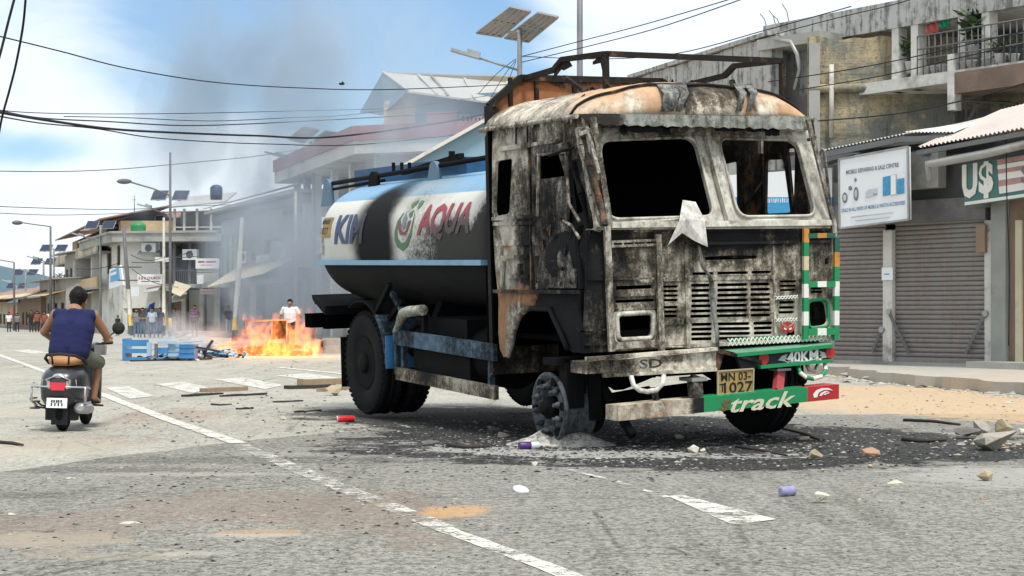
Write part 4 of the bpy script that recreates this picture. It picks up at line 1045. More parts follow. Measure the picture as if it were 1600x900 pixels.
k = nt.mix(nt.mr(s2, .15, 1.25, 0, .95), k, (.022, .0215, .020)); s1 = nt.math('ADD', s1, nt.math('MULTIPLY', nt.math('SUBTRACT', ng, .5), .5)); k = nt.mix(nt.mr(s1, .05, 1.7), k, (.009, .009, .010)); k = nt.mix(nt.mr(Z, zrl - .012, zrl - .002, 1, 0), k, blk)
rt = nt.mr(nt.math('ADD', s1, s2), .2, .8, .45, .95)
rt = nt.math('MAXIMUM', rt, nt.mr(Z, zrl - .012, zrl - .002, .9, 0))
M_TANK = nt.done(k, rt, 0, nt.bump(nt.math('ADD', ng, nf), .10, .01), spec=.22)
def tank_letters(name, col):
    n = NM(name); nf = n.noise(30, 4, .75); ng = n.noise(2.4, 7, .65)
    def B_(px, py, ru, rz_, amp):
        p = on_side(px, py, .05); return n.blob((p.x, p.y, p.z), (2.5, ru, rz_), amp, .35, 2.0)
    a = n.total([B_(715, 395, 1.0, .5, 1.5), B_(650, 350, .6, .5, .5), B_(760, 360, .34, .7, .9), B_(735, 360, .35, .5, .35)]); a = n.math('ADD', a, n.math('MULTIPLY', n.math('SUBTRACT', n.math('ADD', n.math('MULTIPLY', nf, .6), n.math('MULTIPLY', ng, .4)), .5), 3.2))
    b = n.total([B_(580, 372, .80, .80, 1.35), B_(592, 395, .7, .5, .8)])
    k = n.mix(n.mr(a, .2, 1.3, 0, .93), n.mix(ng, mul(col, .8), mul(col, 1.2)), (.035, .034, .030)); k = n.mix(n.mr(b, .08, 1.7), k, (.009, .009, .010))
    return n.done(k, .5)
m = MB(); vs = []; fs = []; NA = 64
us = [U0, U0 + .03, U0 + .10, U0 + .3] + [U0 + .3 + (U1 - U0 - .6) * i / 10 for i in range(1, 10)] + [U1 - .3, U1 - .12, U1 - .03, U1, U1 + .02]
ks_ = [.94, .985, 1, 1] + [1] * 9 + [1, .995, .97, .93, .3]
for u, kk in zip(us, ks_):
    for i in range(NA):
        t = 2 * math.pi * i / NA; c, s_ = math.cos(t), math.sin(t); e = 2 / 2.6
        vs.append((TCV + TA * kk * math.copysign(abs(c) ** e, c), u, TCZ + TBh * kk * math.copysign(abs(s_) ** e, s_)))
for j in range(len(us) - 1):
    for i in range(NA): fs.append((j * NA + i, j * NA + (i + 1) % NA, (j + 1) * NA + (i + 1) % NA, (j + 1) * NA + i))
fs += [tuple(range(NA)), tuple((len(us) - 1) * NA + i for i in range(NA))]
m.add(vs, fs, 0, True)
def tpt(px, py, off=.006):           # a photograph pixel on the tank's near side
    p = on_side(px, py, .05)
    for _ in range(6): p = on_side(px, py, tank_v(p.z))
    return Vector((tank_v(p.z, off), p.y, p.z))
def tsub(pts, mi, off=.006, dens=3):  # a painted outline, cut fine enough to follow the curve
    q = [on_side(x, y, tank_v(1.9)) for x, y in pts]; q2 = [(p.y, p.z) for p in q]
    m.panel(q2, [], lambda a, b: (tank_v(b, off), a, b), (.003, 0, 0), mi, grid=.1)
def ttext(s, cx, cy, px_w, px_h, mi, bold, shear=.0):
    c = on_side(cx, cy, .05); a = on_side(cx - px_w / 2, cy, .05); b = on_side(cx + px_w / 2, cy, .05); t_ = on_side(cx, cy - px_h / 2, .05); d_ = on_side(cx, cy + px_h / 2, .05)
    m.text(s, (0, 0, 0), Y1, Z1, h=abs(t_.z - d_.z), w=abs(b.y - a.y), m=mi, bold=bold, shear=shear, cuts=14, fn=lambda p, q: (tank_v(c.z + q, .009), c.y - p, c.z + q))
ttext('KIM', 547, 358, 46, 46, 1, .03, .16); ttext('AQUA', 693, 346, 82, 58, 2, .035, .16)
# leaf and drop emblem
ring = [(617 + 0, 360), (619, 345), (625, 332), (622, 348), (620.5, 362), (622, 373), (628, 380), (634, 378), (640, 366), (642.5, 350), (642, 330), (644.5, 345), (643.5, 366), (638, 384), (630, 392.5), (621, 386), (617, 374)]
tsub(ring, 3); tsub([(629, 332), (633, 342), (633, 354), (629.5, 360), (627, 352), (627.5, 342)], 4); tsub([(630.5, 320.5), (637, 312), (640, 316), (636, 325)], 3); tsub([(642.5, 313), (648, 314), (648, 322), (645, 327), (642.5, 320)], 3); tsub([(634, 333), (639.5, 328), (640, 336), (637, 340.5)], 3)
tsub([(619.5, 345), (624, 345), (627, 359), (630, 363.5), (634, 361), (636, 346), (640.5, 344), (637, 361), (632.5, 367.5), (625.5, 367), (622, 356)], 5, .008)
tsub([(502, 340.5), (517, 339.5), (516, 371), (502, 371.5)], 6, .008)
ttext('MN03', 509.5, 347, 11, 8, 7, .01); ttext('1027', 509, 361, 11, 11, 7, .01)
tank = tb(m, 'water_tank', [M_TANK, tank_letters('navy_letters', (.03, .055, .17)), tank_letters('crimson_letters', (.30, .03, .05)), tank_letters('leaf_green', (.06, .16, .07)), tank_letters('drop_blue', (.13, .22, .27)), tank_letters('maroon_cup', (.22, .045, .05)), M_PLATE, M_LETB])
m = MB()
zf = zrl - .01
m.prism([(tank_v(zf, .05), U0, zf + .022), (tank_v(zf, .05), U1, zf + .022), (tank_v(zf, -.05), U1, zf + .022), (tank_v(zf, -.05), U0, zf + .022)], (0, 0, -.05))
m.prism([(CW - tank_v(zf, .05), U0, zf + .022), (CW - tank_v(zf, .05), U1, zf + .022), (CW - tank_v(zf, -.05), U1, zf + .022), (CW - tank_v(zf, -.05), U0, zf + .022)], (0, 0, -.05))
tb(m, 'tank_ledge', [plain('pale_blue_ledge', (.19, .36, .50), .45, 0, .3, 3, .05, .35)], tank)
# walkway and hand rails on top
m = MB(); zt = TCZ + TBh
def tops(px, py, v): return ray_local(px, py, (v, 0, 0), (1, 0, 0))
RV = .55
ru = [on_side(512, 288, RV), on_side(762, 246, RV)]
m.tube(ru, .026, 8, 0); m.tube([ru[0] + Vector((0, .0, -.07)), ru[0].lerp(ru[1], .4) + Vector((0, 0, -.06))], .018, 6, 0)
m.tube([p + Vector((.95, 0, 0)) for p in ru], .026, 8, 0)
for x in (615, 628, 640): p = on_side(x, 267, RV); m.beam(p, p + Vector((0, 0, .09)), .03, .03, Y1, 0)
m.beam(on_side(630, 270, RV + .1), on_side(722, 243, RV + .1), .05, .05, Z1, 0); m.beam(on_side(706, 248, RV + .1), on_side(706, 236, RV + .1), .05, .05, Y1, 0); m.beam(on_side(717, 252, RV + .1), on_side(717, 240, RV + .1), .05, .05, Y1, 0)
tb(m, 'hand_rail', [M_SOOT], tank)
m = MB()
m.box((RV + .48, (ru[0].y + ru[1].y) / 2 + .2, zt + .04), (.62, U1 - U0 - 1.2, .20)); m.box((RV + .45, 2.35, zt + .16), (.6, .75, .24))
tb(m, 'walkway', [M_BLUEDK, M_BLUE], tank)
m = MB()
for x, y, mi in ((516, 287, 1), (588, 275.5, 0), (683, 260, 1)):
    for vv in (RV - .05, RV + .92):
        p = on_side(x, y, RV); c = Vector((vv, p.y, p.z - .045)); q = []
        for t in range(9):
            a = R(10 + 20 * t); q.append(c + Vector((0, -.10 * math.cos(a), .10 * math.sin(a))))
        q = [c + Vector((0, .20, -.22))] + list(reversed(q)) + [c + Vector((0, -.13, -.22))]
        m.prism(q, (.05, 0, 0), mi)
m.build_each('rail_bracket', [M_SOOT, plain('blue_grey_bracket', (.09, .17, .25), .5, 0, .3, 4, .05, .4)], tank, True)
m = MB(); m.prism([(.0, 5.95, 1.16), (.0, 6.35, 1.28), (.0, 6.32, 1.22), (.0, 5.95, 1.06)], (2.4, 0, 0)); m.box((.5, 6.3, 1.2), (.9, .2, .06))
for u in (2.6, 3.9, 5.4): m.prism([(.35, u - .06, .98), (2.13, u - .06, .98), (2.0, u - .06, 1.25), (.48, u - .06, 1.25)], (0, .12, 0))
m.beam((.15, 4.1, 1.25), (.15, 4.55, 1.0), .05, .05, X1)
tb(m, 'tank_cradle', [M_SOOT], tank)
# ------------------------------------------------------------------ street: materials
M_WOOD = plain('grey_wood', (.20, .155, .11), .85, 0, .4, 3, .3, .35, stretch=(1, 1, 6))
M_DARKIN = plain('dark_inside', (.018, .018, .02), .95, 0, .4, 1, .0, 0)
M_GLASS = plain('dusty_glass', (.045, .055, .06), .25, 0, .4, .8, .0, .2)
M_CREAM = plain('cream_plaster', (.50, .44, .32), .9, 0, .25, .8, .3, .55, (.13, .11, .085), 6)
M_TANW = plain('tan_plaster', (.55, .40, .23), .9, 0, .22, .8, .3, .4, (.16, .12, .085), 6)
M_WPL = plain('white_plaster', (.62, .61, .56), .9, 0, .3, .9, .3, .75, (.17, .165, .15), 7)
M_GPL = plain('grey_plaster', (.40, .39, .355), .9, 0, .3, .8, .3, .55, (.10, .10, .095), 5)
M_DGREY = plain('dark_grey_boards', (.14, .145, .145), .9, 0, .35, 1, .3, .4)
M_GREENW = plain('green_boards', (.30, .36, .24), .85, 0, .25, 1.5, .3, .45, stretch=(6, 6, .4))
M_BRN = plain('brown_plaster', (.24, .17, .125), .9, 0, .3, 1, .3, .4)
M_PINKW = plain('pink_plaster', (.46, .27, .27), .9, 0, .2, 1, .2, .4, (.2, .15, .15))
M_REDF = plain('faded_red_fascia', (.34, .15, .15), .75, 0, .25, .6, .2, .45, (.17, .10, .10))
M_TIN = plain('tin_roof', (.40, .40, .38), .6, .15, .25, .9, .2, .4, (.22, .15, .11))
M_TINR = plain('rusty_tin_roof', (.27, .165, .13), .75, 0, .4, .7, .2, .6, (.36, .33, .30))
M_TINB = plain('blue_tin', (.22, .37, .47), .6, 0, .15, .7, .1, .25, (.15, .22, .27))
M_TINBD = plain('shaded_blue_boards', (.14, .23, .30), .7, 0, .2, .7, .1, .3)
M_CONC = plain('raw_concrete', (.34, .335, .31), .95, 0, .3, 1.2, .5, .6, (.12, .115, .105), 8)
M_POLE = plain('galvanised_pole', (.26, .27, .275), .6, .2, .25, 3, .1, .35)
M_POLED = plain('dark_pole', (.13, .125, .13), .7, 0, .3, 3, .1, .35)
M_YEL = plain('yellow_paint', (.55, .36, .05), .7, 0, .25, 4, .1, .4)
M_BLK = plain('black_paint', (.03, .03, .032), .7, 0, .3, 4, .1, .3)
M_WPOLE = plain('whitewashed_pole', (.52, .50, .44), .85, 0, .25, 3, .2, .5)
M_PV = plain('solar_panel_back', (.32, .35, .37), .55, 0, .15, 3, .05, .3)
M_PVF = plain('solar_cells', (.02, .03, .06), .25, 0, .2, 3, 0, .1)
M_WIRE = plain('cable_sheath', (.022, .022, .024), .7, 0, .2, 2, 0, 0)
M_SIGNW = plain('sign_white', (.74, .76, .77), .6, 0, .06, 2, .03, .22, (.45, .46, .46))
M_LETRED = plain('sign_red', (.38, .05, .045), .6, 0, .2, 3, 0, .2)
M_LETGREY = plain('sign_grey_letters', (.16, .17, .18), .6, 0, .25, 9, 0, .3, (.5, .5, .5))
M_LETBLUE = plain('sign_blue_letters', (.10, .22, .36), .6, 0, .25, 9, 0, .3, (.5, .55, .6))
M_SCREEN = plain('sign_phone_blue', (.05, .27, .48), .5, 0, .5, 14, 0, .2, (.02, .08, .2))
M_CLOTHR = plain('red_cloth', (.48, .11, .09), .9, 0, .4, 14, .2, .3, (.5, .4, .35)); M_CLOTHG = plain('green_cloth', (.02, .30, .16), .9, 0, .3, 6, .2, 0)
M_LEAF = plain('leaf_green', (.05, .085, .03), .7, 0, .5, 8, .1, .0); M_POT = plain('plant_pot', (.46, .45, .43), .8, 0, .3, 4, .1, .3)

class Fac:                               # an upright plane through two ground points, for a facade
    def __init__(s, A, B):
        s.A = Vector((A[0], A[1], 0)); s.B = Vector((B[0], B[1], 0)); s.d = (s.B - s.A).normalized(); s.L = (s.B - s.A).length
        n = Vector((s.d.y, -s.d.x, 0)); s.n = n if (cam.location - s.A).dot(n) > 0 else -n
    def pt(s, a, z, o=0.0): return s.A + s.d * a + s.n * o + Vector((0, 0, z))
    def at(s, px, py):
        d = Vector(((px - 800) / F_PX, 1, (HOR - py) / F_PX)); t = (s.A - cam.location).dot(s.n) / d.dot(s.n); p = cam.location + d * t
        return (p - s.A).dot(s.d), p.z
    def s(s, px): return s.at(px, HOR)[0]
def fbox(m, F, a0, a1, z0, z1, o0, o1, mi=0):
    q = [F.pt(a, z, o) for z in (z0, z1) for o in (o0, o1) for a in (a0, a1)]
    m.add(q, [(0, 2, 3, 1), (4, 5, 7, 6), (0, 1, 5, 4), (2, 6, 7, 3), (0, 4, 6, 2), (1, 3, 7, 5)], mi)
def fpx(m, F, x0, y0, x1, y1, o0, o1, mi=0):     # a box whose front is the pixel rectangle on the facade
    a0, z0 = F.at(x0, y1); a1, _ = F.at(x1, y1); _, z1 = F.at((x0 + x1) / 2, y0); fbox(m, F, a0, a1, z0, z1, o0, o1, mi)
def fwall(m, F, outline, holes, th=.2, mi=0, o=0.0, **k):
    m.panel(outline, holes, lambda a, b: F.pt(a, b, o), -F.n * th, mi, **k)
def frect(F, x0, y0, x1, y1):
    a0, z0 = F.at(x0, y1); a1, _ = F.at(x1, y1); _, z1 = F.at((x0 + x1) / 2, y0); return [(a0, z0), (a1, z0), (a1, z1), (a0, z1)]
def window(F, r, parent, frame=M_WOOD, pane=M_GLASS, mull=1, deep=.10, name='window'):
    m = MB(); (a0, z0), (a1, _), (_, z1) = r[0], r[1], r[2]; t = .06
    fbox(m, F, a0, a1, z0, z0 + t, -deep - .02, -deep + .05); fbox(m, F, a0, a1, z1 - t, z1, -deep - .02, -deep + .05)
    fbox(m, F, a0, a0 + t, z0 + t, z1 - t, -deep - .02, -deep + .05); fbox(m, F, a1 - t, a1, z0 + t, z1 - t, -deep - .02, -deep + .05)
    for i in range(1, mull + 1):
        a = a0 + (a1 - a0) * i / (mull + 1); fbox(m, F, a - t / 2, a + t / 2, z0 + t, z1 - t, -deep - .015, -deep + .04)
    fbox(m, F, a0 + .01, a1 - .01, z0 + .01, z1 - .01, -deep - .05, -deep - .03, 1)
    return m.build(name, [frame, pane], parent)
def corrugated(m, q, ribs, amp=.03, mi=0, sub=6):  # sheet between corners q0 q1 (eave) q2 q3 (ridge): waves run from eave to ridge
    q = [Vector(p) for p in q]; n = ((q[1] - q[0]).cross(q[3] - q[0])).normalized(); N = ribs * sub; b = len(m.v)
    for i in range(N + 1):
        t = i / N; o = n * (amp * math.sin(2 * math.pi * ribs * t)); m.v += [q[0].lerp(q[1], t) + o, q[3].lerp(q[2], t) + o]
    for i in range(N): m.f.append((b + 2 * i, b + 2 * i + 2, b + 2 * i + 3, b + 2 * i + 1)); m.m.append(mi); m.sm.append(False)
def shutter(F, a0, a1, z0, z1, o, parent, mat, pitch=.085, name='shutter'):
    m = MB(); N = int((z1 - z0) / pitch); prof = []
    for i in range(N):
        for k, d in ((0, 0), (.18, .028), (.5, .036), (.82, .028), (.97, 0)): prof.append((z0 + (i + k) * pitch, d))
    b = len(m.v)
    for z, d in prof: m.v += [F.pt(a0, z, o + d), F.pt(a1, z, o + d)]
    for i in range(len(prof) - 1): m.f.append((b + 2 * i, b + 2 * i + 1, b + 2 * i + 3, b + 2 * i + 2)); m.m.append(0); m.sm.append(False)
    fbox(m, F, a0, a1, z0 - .02, z0 + .05, o - .02, o + .045)
    return m.build(name, mat, parent)

# ------------------------------------------------------------------ right: row of shuttered shops
FS = Fac((6.18, 33.5), (8.75, 30.2))
s0 = FS.s(1180); sE = FS.s(1720)
shop = thing('shop_building', FS.pt(0, 0), 'low shop row with two grey roller shutters under the phone repair board', 'shop')
n = NM('roller_shutter'); zc = n.noise(1.1, 6, .6, (1, 1, 1.6)); zd = n.noise(9, 4, .7, (1, 1, 3)); st = n.noise(3, 4, .6, (2.5, 2.5, .15))
k = n.mix(zc, (.185, .175, .165), (.27, .255, .235)); k = n.mix(n.mr(n.math('ADD', zd, st), .9, 1.25, 0, .6), k, (.20, .115, .095)); k = n.mix(n.mr(st, .55, .7, 0, .35), k, (.33, .32, .30))
M_SHUT = n.done(k, .6, .2, n.bump(zd, .15, .01))
M_PIER = plain('peeling_white_pier', (.56, .545, .50), .9, 0, .25, 3, .4, .85, (.14, .125, .11), 9)
zb0 = .17
m = MB()
fbox(m, FS, s0, FS.s(1310), zb0, 3.6, -.5, -.05, 0); fbox(m, FS, s0, sE, 2.9, 3.95, -.6, -.12, 1); fbox(m, FS, s0, sE, zb0 - .2, zb0 + .06, -.6, .12, 0)
fbox(m, FS, s0, sE, zb0, 3.9, -6, -.6, 1)
m.build('wall', [M_CONC, M_DGREY], shop)
shutter(FS, FS.s(1303), FS.s(1384), zb0 + .07, 3.0, -.03, shop, M_SHUT); shutter(FS, FS.s(1399), FS.s(1543), zb0 + .07, 3.0, -.03, shop, M_SHUT)
for x0, x1, y0 in ((1384.5, 1398.5, 360), (1543.5, 1555, 345)):
    m = MB(); a0, a1 = FS.s(x0), FS.s(x1); zt_ = FS.at(x0, y0)[1]; P = 9
    fwall(m, FS, [(a0, zb0), (a1, zb0), (a1, zt_), (a0, zt_)], [], .18, 0, .09, grid=.12, warp=.02); m.build('pier', [M_PIER], shop)
m = MB(); fbox(m, FS, FS.s(1303), FS.s(1545), 2.75, 3.15, -.04, .10); fbox(m, FS, FS.s(1530), FS.s(1556), 2.95, 3.2, .1, .3); fpx(m, FS, 1534, 352, 1548, 395, .05, .17, 1); m.build('shutter_box', [plain('shutter_hood', (.17, .165, .165), .7, .1, .3, 2, .1, .5), M_BRN], shop)
m = MB()
for a, b in (((1546, 490), (1512, 552)), ((1384, 515), (1366, 550)), ((1395, 487), (1424, 552))):
    m = MB(); A = FS.pt(*FS.at(*a), .12); B = FS.pt(*FS.at(*b), .06); m.beam(A, B, .06, .02, FS.n); m.lathe([(.055, -.02), (.055, .02)], A, FS.n, 12, 1); m.build('lock_bar', [M_DGREY, M_STEEL], shop)
m = MB(); fpx(m, FS, 1384, 418, 1401, 438, .10, .115); fpx(m, FS, 1388, 427.5, 1396, 429.5, .115, .118, 1); tag(m.build('paper_notice', [M_SIGNW, M_LETBLUE]), 'small white paper notice stuck to the pier between shutters', 'notice')
m = MB()
fpx(m, FS, 1421, 238, 1484, 298, .1, .32); 
m.build('concrete_hood', [M_CONC], shop)
# awning over the left part: old corrugated sheets, dark below
m = MB(); z1 = FS.at(1300, 243)[1]; A = FS.pt(FS.s(1292), z1 - .02, .75); B = FS.pt(FS.s(1444), FS.at(1444, 212)[1] - .0, .55); C = FS.pt(FS.s(1450), 4.55, -1.0); D = FS.pt(FS.s(1288), 4.25, -1.0)
corrugated(m, [A, B, C, D], 30, .018); B2 = FS.pt(FS.s(1520), FS.at(1520, 209)[1], .5); C2 = FS.pt(FS.s(1520), 4.75, -1.0)
corrugated(m, [B + Vector((0, 0, .03)), B2, C2, C + Vector((0, 0, .03))], 14, .012, 1)
m.beam(A - Vector((0, 0, .09)), B - Vector((0, 0, .09)), .06, .10, Z1, 2); m.beam(B - Vector((0, 0, .1)), B2 - Vector((0, 0, .1)), .06, .10, Z1, 2)
fbox(m, FS, s0, sE, 3.95, 4.3, -1.2, -1.0, 2)
for x in (1318, 1425, 1470): m.beam(FS.pt(FS.s(x), 3.9, .5), FS.pt(FS.s(x), 4.1, -.3), .06, .06, Z1, 2)
m.build('awning', [M_TIN, M_WPL, M_DGREY], shop, label='corrugated awning over the phone repair board')
# US$ shop to the right
shop2 = thing('shop_building', FS.pt(FS.s(1600), 0), 'shop with brown wall and US$ sign at the right edge of the street', 'shop')
m = MB(); fbox(m, FS, FS.s(1557), FS.s(1580), zb0, 3.2, -.05, .16, 0); fbox(m, FS, FS.s(1580), sE, zb0, 3.3, -.05, .06, 1); fbox(m, FS, FS.s(1594), FS.s(1604), zb0, 2.7, .06, .14, 2); fbox(m, FS, FS.s(1604), sE, zb0, 2.7, .06, .10, 3)
fbox(m, FS, FS.s(1552), sE, zb0 - .2, zb0 + .12, .0, .75, 4)
m.build('wall', [plain('greenish_pier', (.27, .285, .26), .9, 0, .3, 2, .3, .6), M_BRN, M_CREAM, M_WOOD, M_CONC], shop2)
m = MB(); A = FS.pt(FS.s(1488), FS.at(1488, 235)[1], .95); B = FS.pt(sE, FS.at(1488, 235)[1] + .22, .95); C = FS.pt(sE, 5.05, -.9); D = FS.pt(FS.s(1515), 4.75, -.9)
corrugated(m, [A, B, C, D], 34, .02); m.beam(A - Vector((0, 0, .1)), B - Vector((0, 0, .1)), .06, .08, Z1, 1); m.build('awning', [plain('whitewashed_tin', (.52, .46, .42), .7, 0, .25, 1, .1, .5, (.40, .27, .22)), M_DGREY], shop2, label='pale corrugated awning over the US$ sign')
m = MB()   # the US$ sign
a0, zt0 = FS.at(1502, 261); a1, zb1 = FS.at(1509, 323); sg = Fac(FS.pt(a0, 0, .55)[:2], FS.pt(FS.s(1760), 0, .55)[:2])
def sz(px, py): return sg.at(px, py)
c = [sz(1502, 258), sz(1760, 214), sz(1760, 288), sz(1508, 322)]
fwall(m, sg, [c[3], c[2], c[1], c[0]], [], .06, 0)
def spoly(pts, mi, o): fwall(m, sg, [sz(*p) for p in pts], [], .008, mi, o)
spoly([(1558, 250), (1760, 214), (1760, 222), (1559, 257)], 1, .012); spoly([(1559, 258), (1760, 224), (1760, 232), (1559.5, 265)], 2, .012); spoly([(1560, 265), (1760, 232), (1760, 240), (1560, 272)], 1, .012)
spoly([(1560, 272), (1760, 240), (1760, 250), (1561, 282)], 2, .012); spoly([(1561, 282), (1760, 250), (1760, 258), (1561, 292)], 1, .012); spoly([(1561, 292), (1760, 258), (1760, 270), (1562, 303)], 2, .012)
spoly([(1508, 316), (1760, 280), (1760, 285), (1508, 321)], 2, .014)
def stext(t, px, py, w, h, mi, o=.016, bold=.02, slope=-.15):
    a, z = sz(px, py); A_, z_ = sz(px + 10, py + 10 * slope); d = sg.pt(A_, z_) - sg.pt(a, z); aw = sz(px + w / 2, py)[0] - sz(px - w / 2, py)[0]; hh = sz(px, py - h / 2)[1] - sz(px, py + h / 2)[1]
    m.text(t, sg.pt(a, z, o), d, Z1, h=hh, w=abs(aw), m=mi, bold=bold)
stext('U', 1516, 283, 24, 54, 2, .016, .05); stext('$', 1541.5, 281, 23, 58, 2, .016, .05); stext('S', 1604, 272, 15, 28, 3, .022, .03)
o = m.build('shop_sign', [plain('teal_sign', (.05, .16, .14), .6, 0, .25, 2, .05, .3, (.16, .24, .22)), plain('faded_pink_stripe', (.44, .25, .24), .7), plain('sign_cream', (.74, .73, .67), .6, 0, .08, 3, .03, .3, (.4, .4, .36)), M_LETGREY])
tag(o, 'green US$ sign board with striped end hanging over the shops', 'sign')
m = MB()
q = [sg.pt(*sz(1660, 218), .35), sg.pt(*sz(1560, 242), .35), sg.pt(*sz(1478, 257), .35), sg.pt(*sz(1470, 258), .35), sg.pt(*sz(1469, 263), .33), sg.pt(*sz(1470, 283), .3)]
m.tube(q, [.075, .075, .075, .07, .05, .045], 12); tag(m.build('roof_pipe', M_CONC), 'fat grey pipe with a downturned end above the US$ sign', 'pipe')
m = MB()   # phone repair board
bd = Fac(FS.pt(FS.s(1311), 0, .62)[:2], FS.pt(FS.s(1420), 0, .70)[:2])
def bz(x, y): return bd.at(x, y)
fwall(m, bd, [bz(1313, 357), bz(1420, 343), bz(1418.5, 229), bz(1311, 249)], [], .07, 0)
for a, b in (((1312.5, 357), (1420, 343)), ((1420, 343), (1418.5, 229)), ((1418.5, 229), (1311, 249)), ((1311, 249), (1312.5, 357))): m.beam(bd.pt(*bz(*a), .0), bd.pt(*bz(*b), .0), .035, .035, bd.n, 4)
def btext(t, x, y, w, h, mi, bold=.02, sl=-.14):
    a, z = bz(x, y); A_, z_ = bz(x + 10, y + 10 * sl); aw = bz(x + w / 2, y)[0] - bz(x - w / 2, y)[0]; hh = bz(x, y - h / 2)[1] - bz(x, y + h / 2)[1]
    m.text(t, bd.pt(a, z, .012), bd.pt(A_, z_) - bd.pt(a, z), Z1, h=hh, w=abs(aw), m=mi, bold=bold)
btext('MOBILE REPAIRING & SALE CENTRE', 1363, 263.5, 82, 7, 1, .02, -.15); btext('DEALS IN ALL KINDS OF MOBILE & WATCH ACCESSORIES', 1364, 323, 99, 6, 2, .02, -.13)
def bpoly(pts, mi, o=.012): fwall(m, bd, [bz(*p) for p in pts], [], .006, mi, o)
bpoly([(1380, 277), (1391.5, 274.5), (1391.5, 304.5), (1380, 306.5)], 3); bpoly([(1392.5, 274), (1401, 272), (1401, 304), (1392.5, 305.5)], 5, .016); bpoly([(1402, 280), (1413, 278), (1413.5, 302), (1402, 304)], 3)
bpoly([(1393, 274.5), (1400.3, 273), (1400.3, 303.4), (1393, 304.8)], 0, .020)
for x, y, w, h in ((1320.5, 309, 4, 8.5), (1338, 303, 3.8, 11), (1329, 294, 2.8, 3.6), (1337, 281, 1.8, 3)):
    bpoly([(x + w * math.cos(t * .5236), y + h * math.sin(t * .5236)) for t in range(12)], 1); bpoly([(x + .3 + w * .55 * math.cos(t * .5236), y + h * .6 * math.sin(t * .5236)) for t in range(12)], 5 if h > 5 else 1, .02)
bpoly([(1353, 300), (1358, 296), (1371, 294), (1372, 304), (1360, 308), (1353, 309)], 5)
for x in (1366.5, 1369.5): bpoly([(x + 1 * math.cos(t * 1.05), 303.2 + 1.3 * math.sin(t * 1.05)) for t in range(6)], 1, .02)
bpoly([(1330, 338.6), (1396, 331.3), (1396, 332.8), (1330, 340.2)], 5); bpoly([(1337, 344.6), (1390, 338.7), (1390, 340.0), (1337, 346)], 5)
o = m.build('phone_repair_sign', [M_SIGNW, M_LETGREY, M_LETBLUE, M_SCREEN, M_STEEL, plain('sign_pale_grey', (.48, .52, .55), .6)])
tag(o, 'white board reading MOBILE REPAIRING & SALE CENTRE above shutters', 'sign')
# the blue and white sign glimpsed through the truck's windscreen
m = MB(); bs = Fac((3.4, 35.0), (5.1, 34.0)); z0 = 2.0
def gz(x, y): return bs.at(x, y)
fwall(m, bs, [gz(1120, 336), gz(1300, 336), gz(1300, 308), gz(1120, 308)], [], .06, 1); fwall(m, bs, [gz(1120, 308), gz(1300, 308), gz(1300, 262), gz(1120, 275)], [], .06, 0)
for i in range(26):      # a line of lettering too small to read
    a, z = gz(1196 + i * 2.9, 313 + (i % 3) * .4); fbox(m, bs, a, a + (.012, .02, .015, .01)[i % 4], z - .04, z + .04, .0, .006, 0)
tag(m.build('blue_sign', [M_SIGNW, plain('sign_sky_blue', (.05, .30, .55), .5, 0, .1, 2, 0, .1)]), 'blue and white shop sign seen through the burnt windscreen', 'sign')

# ------------------------------------------------------------------ right: weathered stone house behind the shops
house = thing('old_house', (9, 42, 0), 'weathered three-storey house with mouldy yellow stone wall and balcony', 'house')
n = NM('mouldy_masonry'); a = n.noise(.55, 7, .65, loc=(2, 1, 3)); b = n.noise(2.6, 7, .7); c = n.noise(16, 4, .7); d = n.noise(1.3, 6, .65, (.6, .6, 1.8), loc=(4, 0, 9))
br = n.n('ShaderNodeTexBrick'); n.put(br.inputs['Vector'], n.vec((1, 1, 1), rot=(R(90), 0, 0))); br.inputs['Scale'].default_value = 2.1; br.inputs['Mortar Size'].default_value = .02; br.inputs['Row Height'].default_value = .38; br.inputs['Brick Width'].default_value = .85
br.inputs['Color1'].default_value = (.75, .75, .75, 1); br.inputs['Color2'].default_value = (1.1, 1.1, 1.1, 1); br.inputs['Mortar'].default_value = (.35, .35, .35, 1)
k = n.mix(n.mr(n.math('ADD', n.math('MULTIPLY', a, .7), n.math('MULTIPLY', b, .4)), .49, .64), (.185, .19, .165), (.42, .345, .21))
k = n.mix(n.mr(d, .5, .68, 0, .8), k, (.12, .13, .115)); k = n.mix(n.mr(b, .6, .75, 0, .6), k, (.45, .42, .34)); k = n.mix(n.mr(c, .52, .68, 0, .6), k, (.07, .075, .07)); k = n.mix(n.mr(n.noise(2.2, 6, .7, (2.4, 2.4, .3), loc=(1, 6, 4)), .52, .68, 0, .75), k, (.085, .09, .085))
bm_ = n.mr(n.noise(.7, 4, .6, loc=(7, 7, 1)), .42, .55); X_, Y_, Z_ = n.xyz(); bm_ = n.math('MULTIPLY', bm_, n.mr(Z_, 4.9, 5.6))
k = n.mix(n.math('MULTIPLY', bm_, .13), k, n.mix(1.0, k, br.outputs['Color'], 'MULTIPLY'))
M_MAS = n.done(k, .95, 0, n.bump(n.total([n.math('MULTIPLY', br.outputs['Fac'], -.6), b, c]), .7, .03))
n = NM('streaked_plaster'); a = n.noise(.8, 6, .65); b = n.noise(5, 6, .7); st = n.noise(2.5, 5, .65, (2.2, 2.2, .22)); X_, Y_, Z_ = n.xyz()
k = n.mix(a, (.34, .345, .32), (.50, .50, .47)); k = n.mix(n.mr(n.math('ADD', n.math('MULTIPLY', st, .6), n.math('MULTIPLY', b, .4)), .47, .6, 0, .85), k, (.10, .105, .10))
M_STREAK = n.done(k, .95, 0, n.bump(b, .4, .02))
H1 = Fac((6.62, 40.2), (13.6, 39.2)); zt = H1.at(1300, 68)[1]
m = MB()   # end wall facing us with a ragged top
